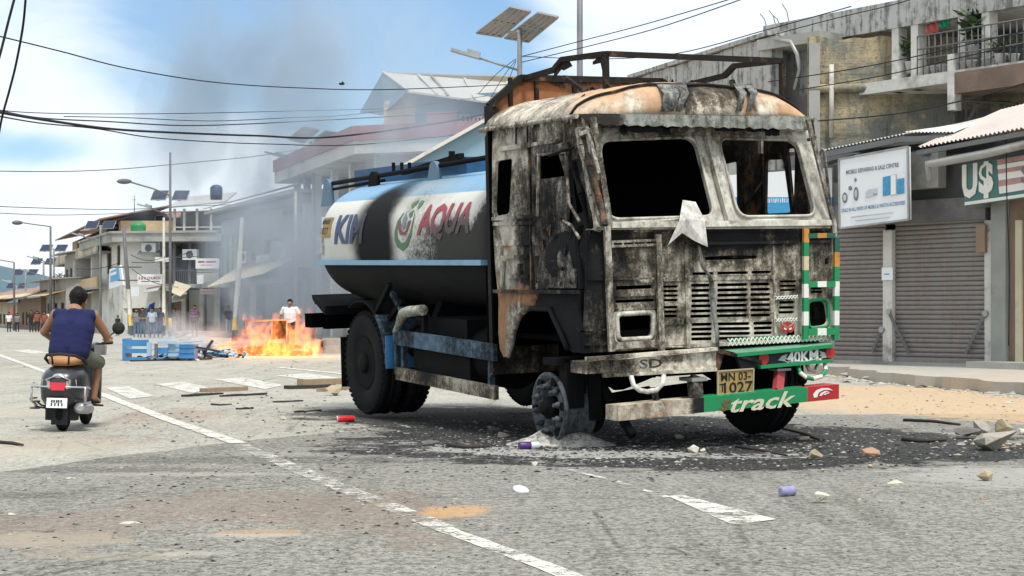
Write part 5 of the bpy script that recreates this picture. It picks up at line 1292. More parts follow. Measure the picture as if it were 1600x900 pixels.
a0, a1 = H1.s(1262), H1.s(1700); top = []
for i in range(31):
    t = i / 30; a = a1 + (a0 - a1) * t; top.append((a, zt + .12 + .10 * noise.noise(Vector((a * 2, 0, 0))) + .05 * noise.noise(Vector((a * 7, 0, 0))) + (.25 if t < .35 else 0) * 0))
w1 = frect(H1, 1492, 166, 1546, 207)
fwall(m, H1, [(a0, 0), (a1, 0)] + top, [w1], .35, 0, grid=.35, warp=.06, wscale=1.5)
# rough string course and the corner pier
q = [H1.pt(a0 + (a1 - a0) * i / 24, H1.at(1300, 139)[1] + .05 * noise.noise(Vector((i, 0, 0))) - .0, .05) for i in range(25)]
m.tube(q, .11, 6, 0)
for px, w in ((1272, .16),): fbox(m, H1, H1.s(1264), H1.s(1281), 0, zt, .0, .14, 1)
m.build('stone_wall', [M_MAS, M_CONC], house, label='mouldy yellowish stone end wall')
window(H1, w1, house, M_WOOD, plain('faded_blue_shutters', (.16, .20, .23), .8, 0, .35, 2, .1, .5, stretch=(5, 5, .5)), 2, .12)
m = MB(); a, z = H1.at(1490, 164); m.prism([H1.pt(a, z + .05, 0), H1.pt(H1.s(1578), z + .03, 0), H1.pt(H1.s(1578), z - .10, .85), H1.pt(a, z - .02, .85)], (0, 0, .03)); m.beam(H1.pt(a + .1, z - .8, .02), H1.pt(a + .45, z - .05, .7), .05, .05); m.beam(H1.pt(a + 1.0, z - .8, .02), H1.pt(a + 1.3, z - .05, .7), .05, .05)
m.build('window_hood', [M_DGREY], house)
m = MB(); P = H1.at(1299, 102), H1.at(1299, 216); m.tube([H1.pt(*P[0], .12), H1.pt(*P[1], .12)], .055, 10); m.build('drain_pipe', [M_WPOLE], house)
# terrace recess and long side wall facing the street
H2 = Fac((6.18, 41.3), (3.2, 49.6)); zs = H2.at(1205, 55)[1]
m = MB(); b0, b1 = H2.s(1206), H2.s(985)
top = [(b1 + (b0 - b1) * i / 20, zs - .02 + .06 * noise.noise(Vector((i * .8, 3, 0)))) for i in range(21)]
b2 = H2.s(1228); fwall(m, H2, [(b0, 0), (b1, 0)] + top, [], .3, 0, grid=.4, warp=.04); fbox(m, H2, b0 + .02, b1, zs, zs + .10, -.35, .10, 0)
m.build('side_wall', [M_STREAK], house, label='streaked grey side wall facing the street')
H3 = Fac((6.05, 41.6), (6.9, 40.6))
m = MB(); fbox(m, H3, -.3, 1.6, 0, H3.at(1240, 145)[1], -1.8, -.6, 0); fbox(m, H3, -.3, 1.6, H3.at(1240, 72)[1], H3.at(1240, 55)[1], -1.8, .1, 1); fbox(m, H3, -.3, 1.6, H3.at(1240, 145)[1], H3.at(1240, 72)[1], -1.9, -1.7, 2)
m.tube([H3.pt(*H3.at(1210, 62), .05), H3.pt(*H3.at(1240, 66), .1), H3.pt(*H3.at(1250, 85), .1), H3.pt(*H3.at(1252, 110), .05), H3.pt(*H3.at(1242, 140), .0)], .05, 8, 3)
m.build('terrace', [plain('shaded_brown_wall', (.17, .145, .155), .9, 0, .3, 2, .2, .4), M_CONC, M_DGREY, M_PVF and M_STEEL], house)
# upper storey with a deep balcony
H4 = Fac((6.15, 43.0), (11.6, 35.2))
m = MB(); c0, cE = H4.s(1195), H4.s(1700); zf1 = H4.at(1195, 41)[1]; zf0 = H4.at(1310, 60)[1]; zfl = zt + .02
fbox(m, H4, c0, cE, zf0, zf1, -.2, .05, 0); fbox(m, H4, c0, cE, zf0, zf0 + .1, -4, -.2, 1); fbox(m, H4, c0, cE, zf0 - 2.2, zf0, -3.2, -3.0, 1)
fbox(m, H4, H4.s(1310), cE, zfl - 1.2, zfl - .95, -3.2, .3, 1); fbox(m, H4, c0, H4.s(1308), zfl - 2, zf0, -.25, 0.0, 0)
m.build('balcony', [M_STREAK, M_WPL], house)
for x in (1400, 1430, 1504, 1541):
    m = MB(); fbox(m, H4, H4.s(x) - .10, H4.s(x) + .10, zfl - 1.2, zf0, -.25, .03); m.build('column', [M_WPL], house)
for x0, x1, y0, y1 in ((1362, 1390, 35, 65), (1402, 1426, 25, 58), (1508, 1538, 5, 45), (1550, 1620, 15, 50)):
    m = MB(); r = frect(H4, x0, y0, x1, y1); fbox(m, H4, r[0][0], r[1][0], r[0][1], r[2][1], -2.99, -2.9, 0); m.build('window', [M_DARKIN if x0 != 1550 else plain('blue_curtain', (.08, .17, .27), .9)], house)
m = MB(); zr1 = zfl - .10; ra = H4.s(1448)
for z in (zr1, zr1 - .28, zr1 - .5): m.tube([H4.pt(ra, z, .3), H4.pt(cE, z, .3)], .018, 6)
for i in range(26): a = ra + (cE - ra) * i / 25; m.tube([H4.pt(a, zfl - .95, .3), H4.pt(a, zr1, .3)], .014, 6)
m.build('railing', [M_DGREY], house)
m = MB(); fbox(m, H4, H4.s(1505), cE, zfl - 1.45, zfl - 1.0, -.3, .32); fbox(m, H4, H4.s(1498), H4.s(1507), zfl - 1.8, zfl - .6, .1, .36, 1); m.build('balcony_front', [M_BRN, M_WPL], house)
m = MB()
for i in range(16): a = H4.s(1515) + (cE - H4.s(1515)) * i / 15; m.tube([H4.pt(a, zf1 - .02, -.1), H4.pt(a + .02, zf1 + rnd.uniform(.2, .5), -.1)], .012, 5)
for x, h in ((1193, .32), (1207, .36), (1213, .22), (1228, .45)): p = H4.pt(H4.s(x), zf1, -.1); m.tube([p, p + Vector((-.05, 0, h * .6)), p + Vector((-.16, 0, h))], .012, 5)
m.build_each('rebar', [M_DGREY], house)
def foliage(name, label, c, r, n_, group=None, cat='plant', pot=None, size=.10):
    t = thing(name, c, label, cat, group); m = MB(); c = Vector(c)
    for i in range(n_):
        d = Vector((rnd.gauss(0, 1), rnd.gauss(0, 1), rnd.gauss(0, 1))).normalized() * rnd.uniform(.2, 1); p = c + Vector((d.x * r[0], d.y * r[1], r[2] + d.z * r[2])); a = rnd.uniform(0, 6.28); s = size * rnd.uniform(.6, 1.4)
        u = Vector((math.cos(a), math.sin(a), rnd.uniform(-.5, .8))).normalized(); v = u.cross(Vector((rnd.uniform(-1, 1), rnd.uniform(-1, 1), 1))).normalized()
        m.add([p, p + u * s + v * s * .3, p + u * s * 2, p + u * s - v * s * .3], [(0, 1, 2, 3)])
    m.build('leaves', M_LEAF, t)
    if pot: mm = MB(); mm.lathe([(.10, -.24), (.14, 0), (.15, .02), (.12, .02)], c, (0, 0, 1), 12); mm.build('pot', M_POT, t)
    return t
foliage('pot_plant', 'bushy pot plant on the upper balcony between white columns', H4.pt(H4.s(1414), zfl - .55, -.2), (.22, .22, .30), 90, 'balcony plants', pot=1)
foliage('pot_plant', 'palm-like pot plant at the balcony railing', H4.pt(H4.s(1522), zfl - .45, 0), (.3, .25, .42), 140, 'balcony plants', pot=1, size=.13)
foliage('pot_plant', 'low dark pot plant hanging on the balcony rail', H4.pt(H4.s(1574), zfl - .75, .2), (.28, .2, .16), 80, 'balcony plants', pot=1)
for i, x in enumerate((1455, 1467, 1480, 1512, 1524, 1548, 1590)):
    m = MB(); p = H4.pt(H4.s(x), zfl - .95 + .02, .12); m.lathe([(.08, 0), (.12, .15), (.13, .17), (.10, .17)], p, (0, 0, 1), 10)
    tag(m.build('flower_pot', M_POT), 'small white flower pot in the row on the balcony edge', 'flower pot', 'pots along the balcony edge')
def cloth(name, label, F, x0, y0, x1, y1, o, mat, cat='laundry'):
    m = MB(); r = frect(F, x0, y0, x1, y1); N = 8; b = []
    for j in range(N + 1):
        for i in range(N + 1):
            a = r[0][0] + (r[1][0] - r[0][0]) * i / N; z = r[0][1] + (r[2][1] - r[0][1]) * j / N; b.append(F.pt(a, z + .05 * noise.noise(Vector((a * 5, j, 0))) * (j == 0), o + .06 * math.sin(i * 1.7 + j * .4)))
    m.add(b, [(j * (N + 1) + i, j * (N + 1) + i + 1, (j + 1) * (N + 1) + i + 1, (j + 1) * (N + 1) + i) for j in range(N) for i in range(N)], 0, True)
    ob = m.build(name, mat); ob.modifiers.new('t', 'SOLIDIFY').thickness = .012; return tag(ob, label, cat)
cloth('red_laundry', 'red and pale cloth hung out on the upper balcony', H4, 1443, 36, 1464, 53, -.1, M_CLOTHR); cloth('green_laundry', 'small green cloth hung on the upper balcony', H4, 1465, 30, 1480, 43, -.1, M_CLOTHG)
cloth('red_laundry', 'red and blue cloth hanging at the far right under the stone wall', H1, 1581, 165, 1612, 205, .25, plain('patterned_cloth', (.44, .12, .10), .9, 0, .6, 16, 0, .6, (.25, .38, .46), 8))

# ------------------------------------------------------------------ behind the truck: blue shed, red-banded house, tall house
def gable(parent, F, a0, a1, z0, ze, zp, depth, mats, over=.3, ax=None, name='wall'):
    m = MB(); am = (a0 + a1) / 2 if ax is None else ax
    fwall(m, F, [(a0, z0), (a1, z0), (a1, ze), (am, zp), (a0, ze)], [], depth, 0); return m.build(name, mats, parent)
FB = Fac((-5.0, 52), (4.6, 52.0)); shed = thing('blue_shed', FB.pt(3, 0), 'pale blue gabled shed close behind the tanker', 'shed')
aL, zL = FB.at(638, 257); aP, zP = FB.at(808, 163)
m = MB(); fwall(m, FB, [(aL, 0), (aL, zL), (aP, zP), (2 * aP - aL, zL), (2 * aP - aL, 0)], [], .3, 0, grid=None); m.build('wall', [M_TINB], shed)
m = MB(); dp = -FB.n * 9
for s in (0, 1):
    A = FB.pt(aL - .2, zL - .1, .25) if s == 0 else FB.pt(2 * aP - aL + .2, zL - .1, .25); P = FB.pt(aP, zP + .04, .25); corrugated(m, [A, A + dp, P + dp, P], 40, .02, 0, 4); m.beam(A, P, .05, .10, Z1, 1)
m.build('roof', [M_TINB, M_WPL], shed)

FR = Fac((-4.88, 64.2), (-9.75, 78.0)); FR2 = Fac((-4.88, 64.2), (-.6, 62.2))
red = thing('red_banded_house', FR.pt(0, 0), 'two-storey white house with broad red fascia band behind the tank', 'house')
zr_t = FR.at(590, 200)[1]; zr_b = FR.at(590, 222)[1]; zw_b = FR.at(590, 243)[1]; L = FR.s(455)
for nm, t_, b_, o_, mt in (('fascia', zr_t, zr_b, .75, M_REDF), ('band', zr_b, zw_b, .68, M_WPL)):
    m = MB(); q = [FR.pt(L + .3, 0, o_), FR.pt(-.4, 0, o_), FR2.pt(-.0, 0, o_) * 0 + FR.pt(-.4, 0, o_), FR2.pt(FR2.L, 0, o_)]
    pts = [FR.pt(L + .3, 0, o_), FR.pt(-.1, 0, o_) + FR2.n * (o_ * .6), FR2.pt(FR2.L, 0, o_), FR2.pt(FR2.L, 0, -5), FR.pt(L + .3, 0, -5)]
    m.prism([p + Vector((0, 0, b_)) for p in pts], (0, 0, t_ - b_)); m.build(nm, mt, red)
m = MB()
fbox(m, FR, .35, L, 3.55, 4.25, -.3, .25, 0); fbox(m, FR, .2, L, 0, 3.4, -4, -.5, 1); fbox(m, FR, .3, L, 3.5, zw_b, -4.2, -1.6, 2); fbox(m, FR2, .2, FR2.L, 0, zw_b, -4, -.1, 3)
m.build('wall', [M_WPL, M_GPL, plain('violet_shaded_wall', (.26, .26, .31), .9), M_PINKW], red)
for x in (588, 548, 520, 494, 477, 462):
    m = MB(); a = FR.s(x); fbox(m, FR, a - .14, a + .14, 0, zw_b, -.2, .05); m.build('column', [M_WPL], red)
for x0, x1 in ((553, 583), (524, 545), (498, 517)):
    r = frect(FR, x0, 262 + (583 - x1) * .2, x1, 300 + (583 - x1) * .15); m = MB(); fbox(m, FR, r[0][0], r[1][0], 4.6, zw_b - .3, -1.6, -1.55); m.build('window', [M_GLASS], red)
m = MB(); fbox(m, FR, FR.s(458), FR.s(500), 3.0, 4.2, .1, 1.0, 0); fbox(m, FR, FR.s(459), FR.s(475), 3.5, 3.9, 1.0, 1.06, 1); m.build('balcony', [M_WPL, M_GPL], red)

FT = Fac((-6.1, 76), (-1.5, 74)); FTs = Fac((-6.1, 76), (-7.6, 79))
tall = thing('tall_house', FT.pt(1, 0), 'tall cream and blue house with gabled tin roof above the red band', 'house')
zEv = FT.at(650, 155)[1]
m = MB(); aa, ab = FT.s(600), FT.s(830); 
fbox(m, FT, aa, ab, 0, zEv, -7, 0, 0); m.build('wall', [M_CREAM], tall)
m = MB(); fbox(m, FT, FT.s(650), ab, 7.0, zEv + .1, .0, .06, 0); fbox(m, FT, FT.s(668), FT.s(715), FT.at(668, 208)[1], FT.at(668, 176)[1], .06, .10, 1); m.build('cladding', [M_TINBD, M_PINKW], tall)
for x0, x1, y0, y1 in ((722, 738, 180, 215), (742, 756, 182, 212)): window(FT, frect(FT, x0, y0, x1, y1), tall, M_WPL, M_GLASS, 1, -.15)
m = MB()
RA = at(598, 113, 78); RB = at(860, 134, 74.5); EA = at(637, 142, 74); EB = at(850, 170, 72.5); WA = at(563, 174, 80.5)
m.prism([RA, RB, EB, EA], (0, 0, -.08), 0); m.prism([RA, EA, at(597, 180, 76), WA], (0, 0.12, -.0), 1); m.prism([RA, WA, WA + Vector((4, 1.2, 0)), RA + Vector((6, 1, 0))], (0, 0, -.06), 0)
for t in (.0, .22, .3, .5, .75, .97): m.beam(RA.lerp(RB, t) + Vector((0, 0, .03)), EA.lerp(EB, t) + Vector((0, 0, .03)), .10, .05, Z1, 2 if t in (.3,) else 0)
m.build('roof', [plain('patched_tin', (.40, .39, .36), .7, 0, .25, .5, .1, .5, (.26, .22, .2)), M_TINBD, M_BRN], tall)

# ------------------------------------------------------------------ left row: smoke-veiled house, corner house, tan house, low houses
FM = Fac((-8.3, 74), (-15.0, 91)); sm = thing('smoky_house', FM.pt(0, 0), 'grey-green shop house veiled by smoke behind the flames', 'house')
def fz(F, x, y): return F.at(x, y)[1]
zA = fz(FM, 420, 318); La, Lb = FM.s(492), FM.s(346)
m = MB(); r1 = frect(FM, 414, 368, 442, 412); hole = [frect(FM, 414, 370, 442, 410)]
fwall(m, FM, [(La, 2.6), (Lb, 2.6), (Lb, zA), (La, zA)], hole, .25, 0); fbox(m, FM, La, Lb, 0, 2.7, -6, -1.0, 1); fbox(m, FM, La, Lb, zA, zA + .15, -6, .9, 0); fbox(m, FM, FM.s(380), FM.s(350), 2.5, zA - 1.0, .0, .12, 2)
fbox(m, FM, La, Lb, 2.4, 2.62, -6, 1.0, 0); m.build('wall', [M_GPL, M_DGREY, M_GREENW], sm)
window(FM, hole[0], sm, M_WPL, M_GLASS, 2, .1)
m = MB(); A = FM.pt(La - .5, zA + .3, .9); B = FM.pt(Lb + .3, zA + .3, .9); C = FM.pt(Lb, zA + 1.5, -3.5); D = FM.pt(La, zA + 1.5, -3.5); corrugated(m, [A, B, C, D], 60, .03, 0, 3); m.build('roof', [M_TIN], sm)
m = MB(); A = FM.pt(FM.s(500), fz(FM, 480, 430), 2.4); B = FM.pt(FM.s(385), fz(FM, 400, 448), 1.9); C = FM.pt(FM.s(385), 3.6, 0); D = FM.pt(FM.s(500), 3.9, 0); corrugated(m, [A, B, C, D], 26, .03, 0, 3); m.build('awning', [M_CREAM], sm)
m = MB()
for x in (487, 462, 430, 405, 386): a = FM.s(x); m.bb(FM.pt(a - .1, 0, .2), FM.pt(a + .1, 2.5, .4), 0)
fbox(m, FM, FM.s(455), FM.s(425), .2, 2.4, -.95, -.9, 1); fbox(m, FM, FM.s(420), FM.s(392), .2, 2.4, -.95, -.9, 2)
m.build_each('shop_front', [M_WPOLE, plain('blue_grey_door', (.16, .20, .25), .8), M_GPL], sm)
cloth('white_tarp', 'pale crumpled sheet on the awning of the smoky house', FM, 418, 398, 442, 428, .5, M_SIGNW, 'sheet')
m = MB(); p = at(338, 312, 92); m.lathe([(.30, 0), (.32, .3), (.32, .62), (.22, .74), (.08, .78)], p, (0, 0, 1), 18); tag(m.build('water_cistern', [plain('dark_blue_plastic', (.04, .07, .12), .5)]), 'dark blue water cistern on the smoky house roof', 'water tank')
# side street shops between the corner house and the smoky house
FK = Fac((-15.6, 93), (-19.6, 93.8)); ck = thing('corner_house', FK.pt(2, 0), 'corner house with long white parapet, upper veranda and red-lettered sign', 'house')
zp1 = fz(FK, 260, 362); zp0 = fz(FK, 260, 378); K0, K1 = FK.s(346), FK.s(192)
FKs = Fac(FK.pt(K1, 0)[:2], (FK.pt(K1, 0) + Vector((-4.8, 13.0, 0)))[:2])
m = MB()
zs_ = fz(FK, 210, 455); za = fz(FK, 210, 450)
fwall(m, FK, [(FK.s(250), zs_ - .9), (K1, zs_ - .9), (K1, zp0), (FK.s(250), zp0)], [], .25, 0); fbox(m, FK, K0, FK.s(250), 2.0, zp0, -3.0, -2.8, 1); fbox(m, FK, K0, K1, 0, 2.6, -5, -1.3, 1)
fwall(m, FKs, [(0, 0), (FKs.L, 0), (FKs.L, zp0), (0, zp0)], [[(1.0, 3.3), (2.4, 3.3), (2.4, 4.8), (1.0, 4.8)], [(4.5, 3.3), (6.5, 3.3), (6.5, 4.8), (4.5, 4.8)]], .25, 0)
fbox(m, FK, K0, FK.s(250), 2.45, 2.65, -3, .1, 2)
m.build('wall', [M_WPL, M_DGREY, M_CONC], ck)
m = MB(); pts = [FK.pt(K0, 0, .7), FK.pt(K1 + .3, 0, .7), FKs.pt(0.4, 0, .7), FKs.pt(FKs.L, 0, .7), FKs.pt(FKs.L, 0, -2), FK.pt(K0, 0, -4)]
m.prism([p + Vector((0, 0, zp0)) for p in pts], (0, 0, zp1 - zp0 - .1)); m.prism([p + Vector((0, 0, zp1 - .1)) for p in [FK.pt(K0, 0, .78), FK.pt(K1 + .4, 0, .78), FKs.pt(0.4, 0, .78), FKs.pt(FKs.L, 0, .78), FKs.pt(FKs.L, 0, .5), FK.pt(K1 - .2, 0, .45), FK.pt(K0, 0, .45)]], (0, 0, .12))
m.build('parapet', [M_CONC], ck)
for w_ in ([(1.0, 3.3), (2.4, 3.3), (2.4, 4.8), (1.0, 4.8)], [(4.5, 3.3), (6.5, 3.3), (6.5, 4.8), (4.5, 4.8)]): window(FKs, w_, ck, M_WOOD, M_DARKIN, 1)
m = MB()
for x in (346, 322, 296, 272, 252): a = FK.s(x); fbox(m, FK, a - .06, a + .06, 2.6, zp0, -.1, .02)
for x in range(253, 346, 3): a = FK.s(x); fbox(m, FK, a - .015, a + .015, 2.6, 3.35, -.06, -.03)
fbox(m, FK, K0, FK.s(252), 3.33, 3.4, -.08, -.01)
m.build('veranda_railing', [M_POLED], ck)
m = MB(); A = FK.pt(FK.s(255), fz(FK, 255, 398), .5); B = FK.pt(FK.s(222), fz(FK, 222, 398), .6); m.prism([A, B, B + Vector((0, 2, .5)), A + Vector((0, 2, .7))], (0, 0, .05)); m.build('awning', [M_DGREY], ck)
for x0, x1, mt in ((186, 199, plain('green_door', (.26, .33, .20), .8)), (200, 214, M_GPL), (224, 244, plain('mint_panel', (.38, .50, .42), .8)), (258, 272, M_BRN), (282, 302, M_GPL), (310, 330, M_GPL)):
    m = MB(); a0, a1 = FK.s(x1), FK.s(x0); fbox(m, FK, a0, a1, .15, 2.35, -1.3, -1.2); m.build('door', [mt], ck)
m = MB()
for x in (218, 248, 276, 304, 328): a = FK.s(x); fbox(m, FK, a - .12, a + .12, 0, 2.5, -1.2, -.95)
m.build('pillar', [M_WPOLE], ck)
m = MB(); fpx(m, FK, 225, 429, 263, 445, .8, .88); a, z = FK.at(244, 435); m.text('E & C CHURCH', FK.pt(a, z, .885), FK.pt(0, 0) - FK.pt(1, 0), Z1, h=.15, w=1.2, m=1, bold=.03); fpx(m, FK, 231, 439.4, 244, 440.8, .88, .885, 1); fpx(m, FK, 246, 439.4, 260, 440.8, .88, .885, 1)
tag(m.build('church_sign', [M_SIGNW, M_LETRED]), 'long white sign with dark red lettering on the corner house', 'sign')
m = MB(); bb = Fac(at(170, 489, 92)[:2], at(192, 489, 90)[:2]); fwall(m, bb, [bb.at(170, 452), bb.at(192.5, 445), bb.at(188, 414), bb.at(171, 421)], [], .08, 0); fwall(m, bb, [bb.at(172.5, 441), bb.at(188, 437), bb.at(185.5, 418), bb.at(173, 424)], [], .01, 1, .012); fwall(m, bb, [bb.at(173.5, 431), bb.at(182, 428.5), bb.at(182, 424), bb.at(173.5, 427)], [], .01, 0, .02)
tag(m.build('blue_billboard', [M_SIGNW, plain('billboard_blue', (.10, .36, .62), .6, 0, .2, 2, 0, .2)]), 'blue and white tilted billboard on the corner house side', 'billboard')
m = MB(); fpx(m, FK, 214, 449, 229, 463, .9, .96); tag(m.build('shop_board', [M_SIGNW]), 'blank white board hung low under the corner house', 'sign')
m = MB(); fpx(m, FK, 257, 403, 279, 410, 1.2, 1.26); tag(m.build('shop_board', [M_SIGNW]), 'narrow blank white board on the lamp posts before the veranda', 'sign')
m = MB(); fpx(m, FK, 310, 404, 346, 420, .3, .4); fpx(m, FK, 314, 408, 324, 411, .4, .405, 1); fpx(m, FK, 326, 408, 342, 411, .4, .405, 1); fpx(m, FK, 318, 414, 338, 415, .4, .405, 1); fpx(m, FK, 311, 420, 345, 442, .3, .34, 2); fpx(m, FK, 312, 430, 322, 444, .34, .38, 0)
tag(m.build('shop_board', [M_SIGNW, M_LETRED, M_GPL]), 'white board with red lettering at the right end of the veranda', 'sign')
q = [FK.pt(FK.s(x), fz(FK, x, y), o) for x, y, o in ((278, 440, .4), (306, 448, .6), (300, 464, 1.6), (286, 458, 1.6))]
m = MB(); m.prism(q, (0, 0, .03)); tag(m.build('canopy_sheet', [M_CREAM]), 'cream cloth canopy sagging over the shop doors', 'canopy')
for x0, x1, y, lab in ((240, 262, 455, 'small grey awning left of the cream canopy'), (278, 300, 470, 'pale slanting awning under the cream canopy')):
    m = MB(); A = FK.pt(FK.s(x0), fz(FK, x0, y + 4), 1.3); B = FK.pt(FK.s(x1), fz(FK, x1, y), 1.3); m.prism([A, B, B + Vector((0, 1.3, .4)), A + Vector((0, 1.3, .4))], (0, 0, .05)); tag(m.build('shop_awning', [M_TIN]), lab, 'awning')
# things on the corner house roof
FU = Fac((-17.0, 100), (-26.5, 104)); up = thing('roof_house', FU.pt(3, 5), 'upper house with long rusty tin roof standing behind the parapet', 'house')
m = MB(); zE = fz(FU, 250, 357); fbox(m, FU, FU.s(310), FU.s(255), 0, zE + .6, -4, 0, 0); fbox(m, FU, FU.s(255), FU.s(140), 0, zE - .5, -4, -.2, 1); m.build('wall', [plain('lilac_boards', (.33, .29, .33), .9), M_GPL], up)
m = MB(); A = FU.pt(FU.s(135), fz(FU, 135, 362), .6); B = FU.pt(FU.s(262), fz(FU, 262, 352), .6); C = FU.pt(FU.s(305), fz(FU, 300, 326), -2.5); D = FU.pt(FU.s(196), fz(FU, 196, 329), -2.5); m.prism([A, B, C, D], (0, 0, .06)); m.build('roof', [M_TINR], up)
window(FU, frect(FU, 245, 336, 258, 348), up, M_WPL, M_DARKIN, 0, -.1)
m = MB(); p = at(216, 366, 96); m.lathe([(.40, 0), (.42, .05), (.40, .12), (.43, .17), (.40, .24), (.43, .30), (.40, .37), (.43, .43), (.40, .50), (.36, .58), (.15, .66), (.12, .72)], p, (0, 0, 1), 20); tag(m.build('water_cistern', [plain('green_plastic', (.02, .22, .06), .45, 0, .15, 3)]), 'bright green ribbed water cistern on the corner house roof', 'water tank')
FV = Fac((-14.2, 98), (-18.3, 98.5)); vs_ = thing('roof_house', FV.pt(2, 0), 'dark upper veranda house beside the lilac one, above the parapet', 'house')
m = MB(); zA2 = fz(FV, 300, 326); fbox(m, FV, FV.s(352), FV.s(272), 0, zA2 - .1, -4, -1.2, 0)
for x in (273, 288, 308, 330): a = FV.s(x); fbox(m, FV, a - .06, a + .06, 4.5, zA2, -.06, .06, 1)
fbox(m, FV, FV.s(352), FV.s(272), fz(FV, 300, 356), fz(FV, 300, 354), -.03, .03, 1); m.build('wall', [M_DGREY, M_WPOLE], vs_)
m = MB(); A = FV.pt(FV.s(268), zA2, .5); B = FV.pt(FV.s(356), fz(FV, 350, 318), .5); m.prism([A, B, B + Vector((0, 4, .8)), A + Vector((0, 4, .8))], (0, 0, .08)); m.build('roof', [M_TIN], vs_)
# tan three-storey house
FN = Fac((-21.9, 99), (-27.3, 115)); tan = thing('tan_house', FN.pt(0, 0), 'tan three-storey house with stacked balconies left of the corner house', 'house')
N0, N1 = 0, FN.s(113); zE = fz(FN, 150, 362)
m = MB(); hs = []
for (z0, z1) in ((2.9, 4.2), (4.9, 6.3)):
    for i in range(3): a = 1 + (N1 - 2) * i / 3; hs.append([(a, z0), (a + (N1 - 2) / 3 * .7, z0), (a + (N1 - 2) / 3 * .7, z1), (a, z1)])
fwall(m, FN, [(0, 0), (N1, 0), (N1, zE), (0, zE)], hs, .25, 0); FN2 = Fac(FN.pt(0, 0)[:2], (FN.pt(0, 0) + Vector((3, .3, 0)))[:2]); fbox(m, FN2, 0, 3, 0, zE, -.3, 0, 0); m.build('wall', [M_TANW], tan)
for r in hs: window(FN, r, tan, M_WOOD, M_DARKIN, 1)
for z in (2.6, 4.6):
    m = MB(); fbox(m, FN, .3, N1, z - .12, z, 0, 1.3, 0); fbox(m, FN, .3, N1, z, z + .55, 1.2, 1.3, 1); m.build('balcony', [M_CONC, M_CREAM if z > 3 else M_TANW], tan)
m = MB(); q = [FN.pt(-.6, zE, 1.2), FN.pt(N1 + .4, zE + .1, 1.2), FN.pt(N1, zE + 1.0, -3), FN.pt(-.4, zE + .9, -3)]; m.prism(q, (0, 0, .08)); m.build('roof', [M_TINR], tan)
m = MB(); q = [FN.pt(N1 * .1, 2.2, 1.6), FN.pt(N1, 2.2, 1.6), FN.pt(N1, 2.6, 0), FN.pt(N1 * .1, 2.6, 0)]; m.prism(q, (0, 0, .05)); fbox(m, FN, .5, N1, .2, 2.0, .02, .06, 1); m.build('awning', [M_CREAM, M_BRN], tan)
# lower houses to the end of the street
def low_house(name, label, x0, x1, Y0, Y1_, ytop, mats, roof, group=None):
    A = at(x1, 489, Y0); B = at(x0, 489, Y1_); F = Fac(A[:2], B[:2]); h = thing(name, F.pt(0, 0), label, 'house', group); zt_ = fz(F, (x0 + x1) / 2, ytop)
    m = MB(); L = F.L; nn = max(2, int(L / 3)); hs = []
    for i in range(nn):
        a = L * (i + .2) / nn; hs.append([(a, .2), (a + L / nn * .55, .2), (a + L / nn * .55, min(2.0, zt_ * .55)), (a, min(2.0, zt_ * .55))])
        if zt_ > 4: hs.append([(a, 2.9), (a + L / nn * .5, 2.9), (a + L / nn * .5, 4.0), (a, 4.0)])
    fwall(m, F, [(0, 0), (L, 0), (L, zt_), (0, zt_)], hs, .2, 0); S = Fac(A[:2], (A + Vector((4, .6, 0)))[:2]); fbox(m, S, 0, 4, 0, zt_, -.2, 0, 0); m.build('wall', [mats[0]], h)
    for r in hs: window(F, r, h, M_WOOD, M_DARKIN, 1)
    m = MB(); q = [F.pt(-.4, zt_ - .05, .9), F.pt(L + .3, zt_ - .05, .9), F.pt(L, zt_ + roof, -2.5), F.pt(-.2, zt_ + roof, -2.5)]; m.prism(q, (0, 0, .07)); m.build('roof', [mats[1]], h)
    m = MB(); q = [F.pt(0, 2.15, 1.3), F.pt(L, 2.15, 1.3), F.pt(L, 2.5, 0), F.pt(0, 2.5, 0)]; m.prism(q, (0, 0, .05)); m.build('awning', [mats[2]], h)
low_house('street_house', 'narrow grey house with a dark upper window next to the tan house', 101, 114, 112, 118, 398, (M_GPL, M_TIN, M_CREAM), .5)
low_house('street_house', 'flat-roofed weathered grey house further down the left row', 62, 103, 108, 122, 438, (M_GPL, M_CONC, M_TANW), .1)
low_house('street_house', 'single-storey house with brown tin roof near the end of the street', 28, 64, 118, 136, 466, (M_BRN, M_TINR, M_CREAM), 1.3)
low_house('street_house', 'low tin-roofed house at the far left end of the street', -30, 27, 134, 165, 474, (M_CREAM, M_TINR, M_TANW), 1.2)
foliage('roof_shrub', 'small dark shrub growing on the flat grey roof', at(96, 446, 112), (.5, .5, .5), 120, None, 'shrub', size=.12)

# more of the clutter on the left row
for x0, x1, y0, y1 in ((448, 472, 325, 338), (396, 410, 322, 336), (356, 372, 322, 336)):
    r = frect(FM, x0, y0, x1, y1); window(FM, r, sm, M_WOOD, M_DARKIN, 1, -.12)
m = MB()
for x in (352, 360, 368, 376): a = FM.s(x); fbox(m, FM, a - .03, a + .03, 2.7, zA - 1.1, .12, .16)
fbox(m, FM, La, Lb, zA - .35, zA - .1, .0, .5, 0); m.build('trim', [M_DGREY], sm)
def board(F, x0, y0, x1, y1, o, label, mat, cat='sign'):
    m = MB(); fpx(m, F, x0, y0, x1, y1, o, o + .06, 0); fpx(m, F, x0 + 1, y0 + (y1 - y0) * .35, x1 - 1, y0 + (y1 - y0) * .5, o + .06, o + .065, 1); fpx(m, F, x0 + 2, y0 + (y1 - y0) * .62, x1 - 2, y0 + (y1 - y0) * .7, o + .06, o + .065, 1); return tag(m.build('shop_board', [mat, M_LETGREY]), label, cat)
board(FK, 272, 448, 290, 455, 1.0, 'dull green shop board over the pillars of the corner house', M_GREENW)
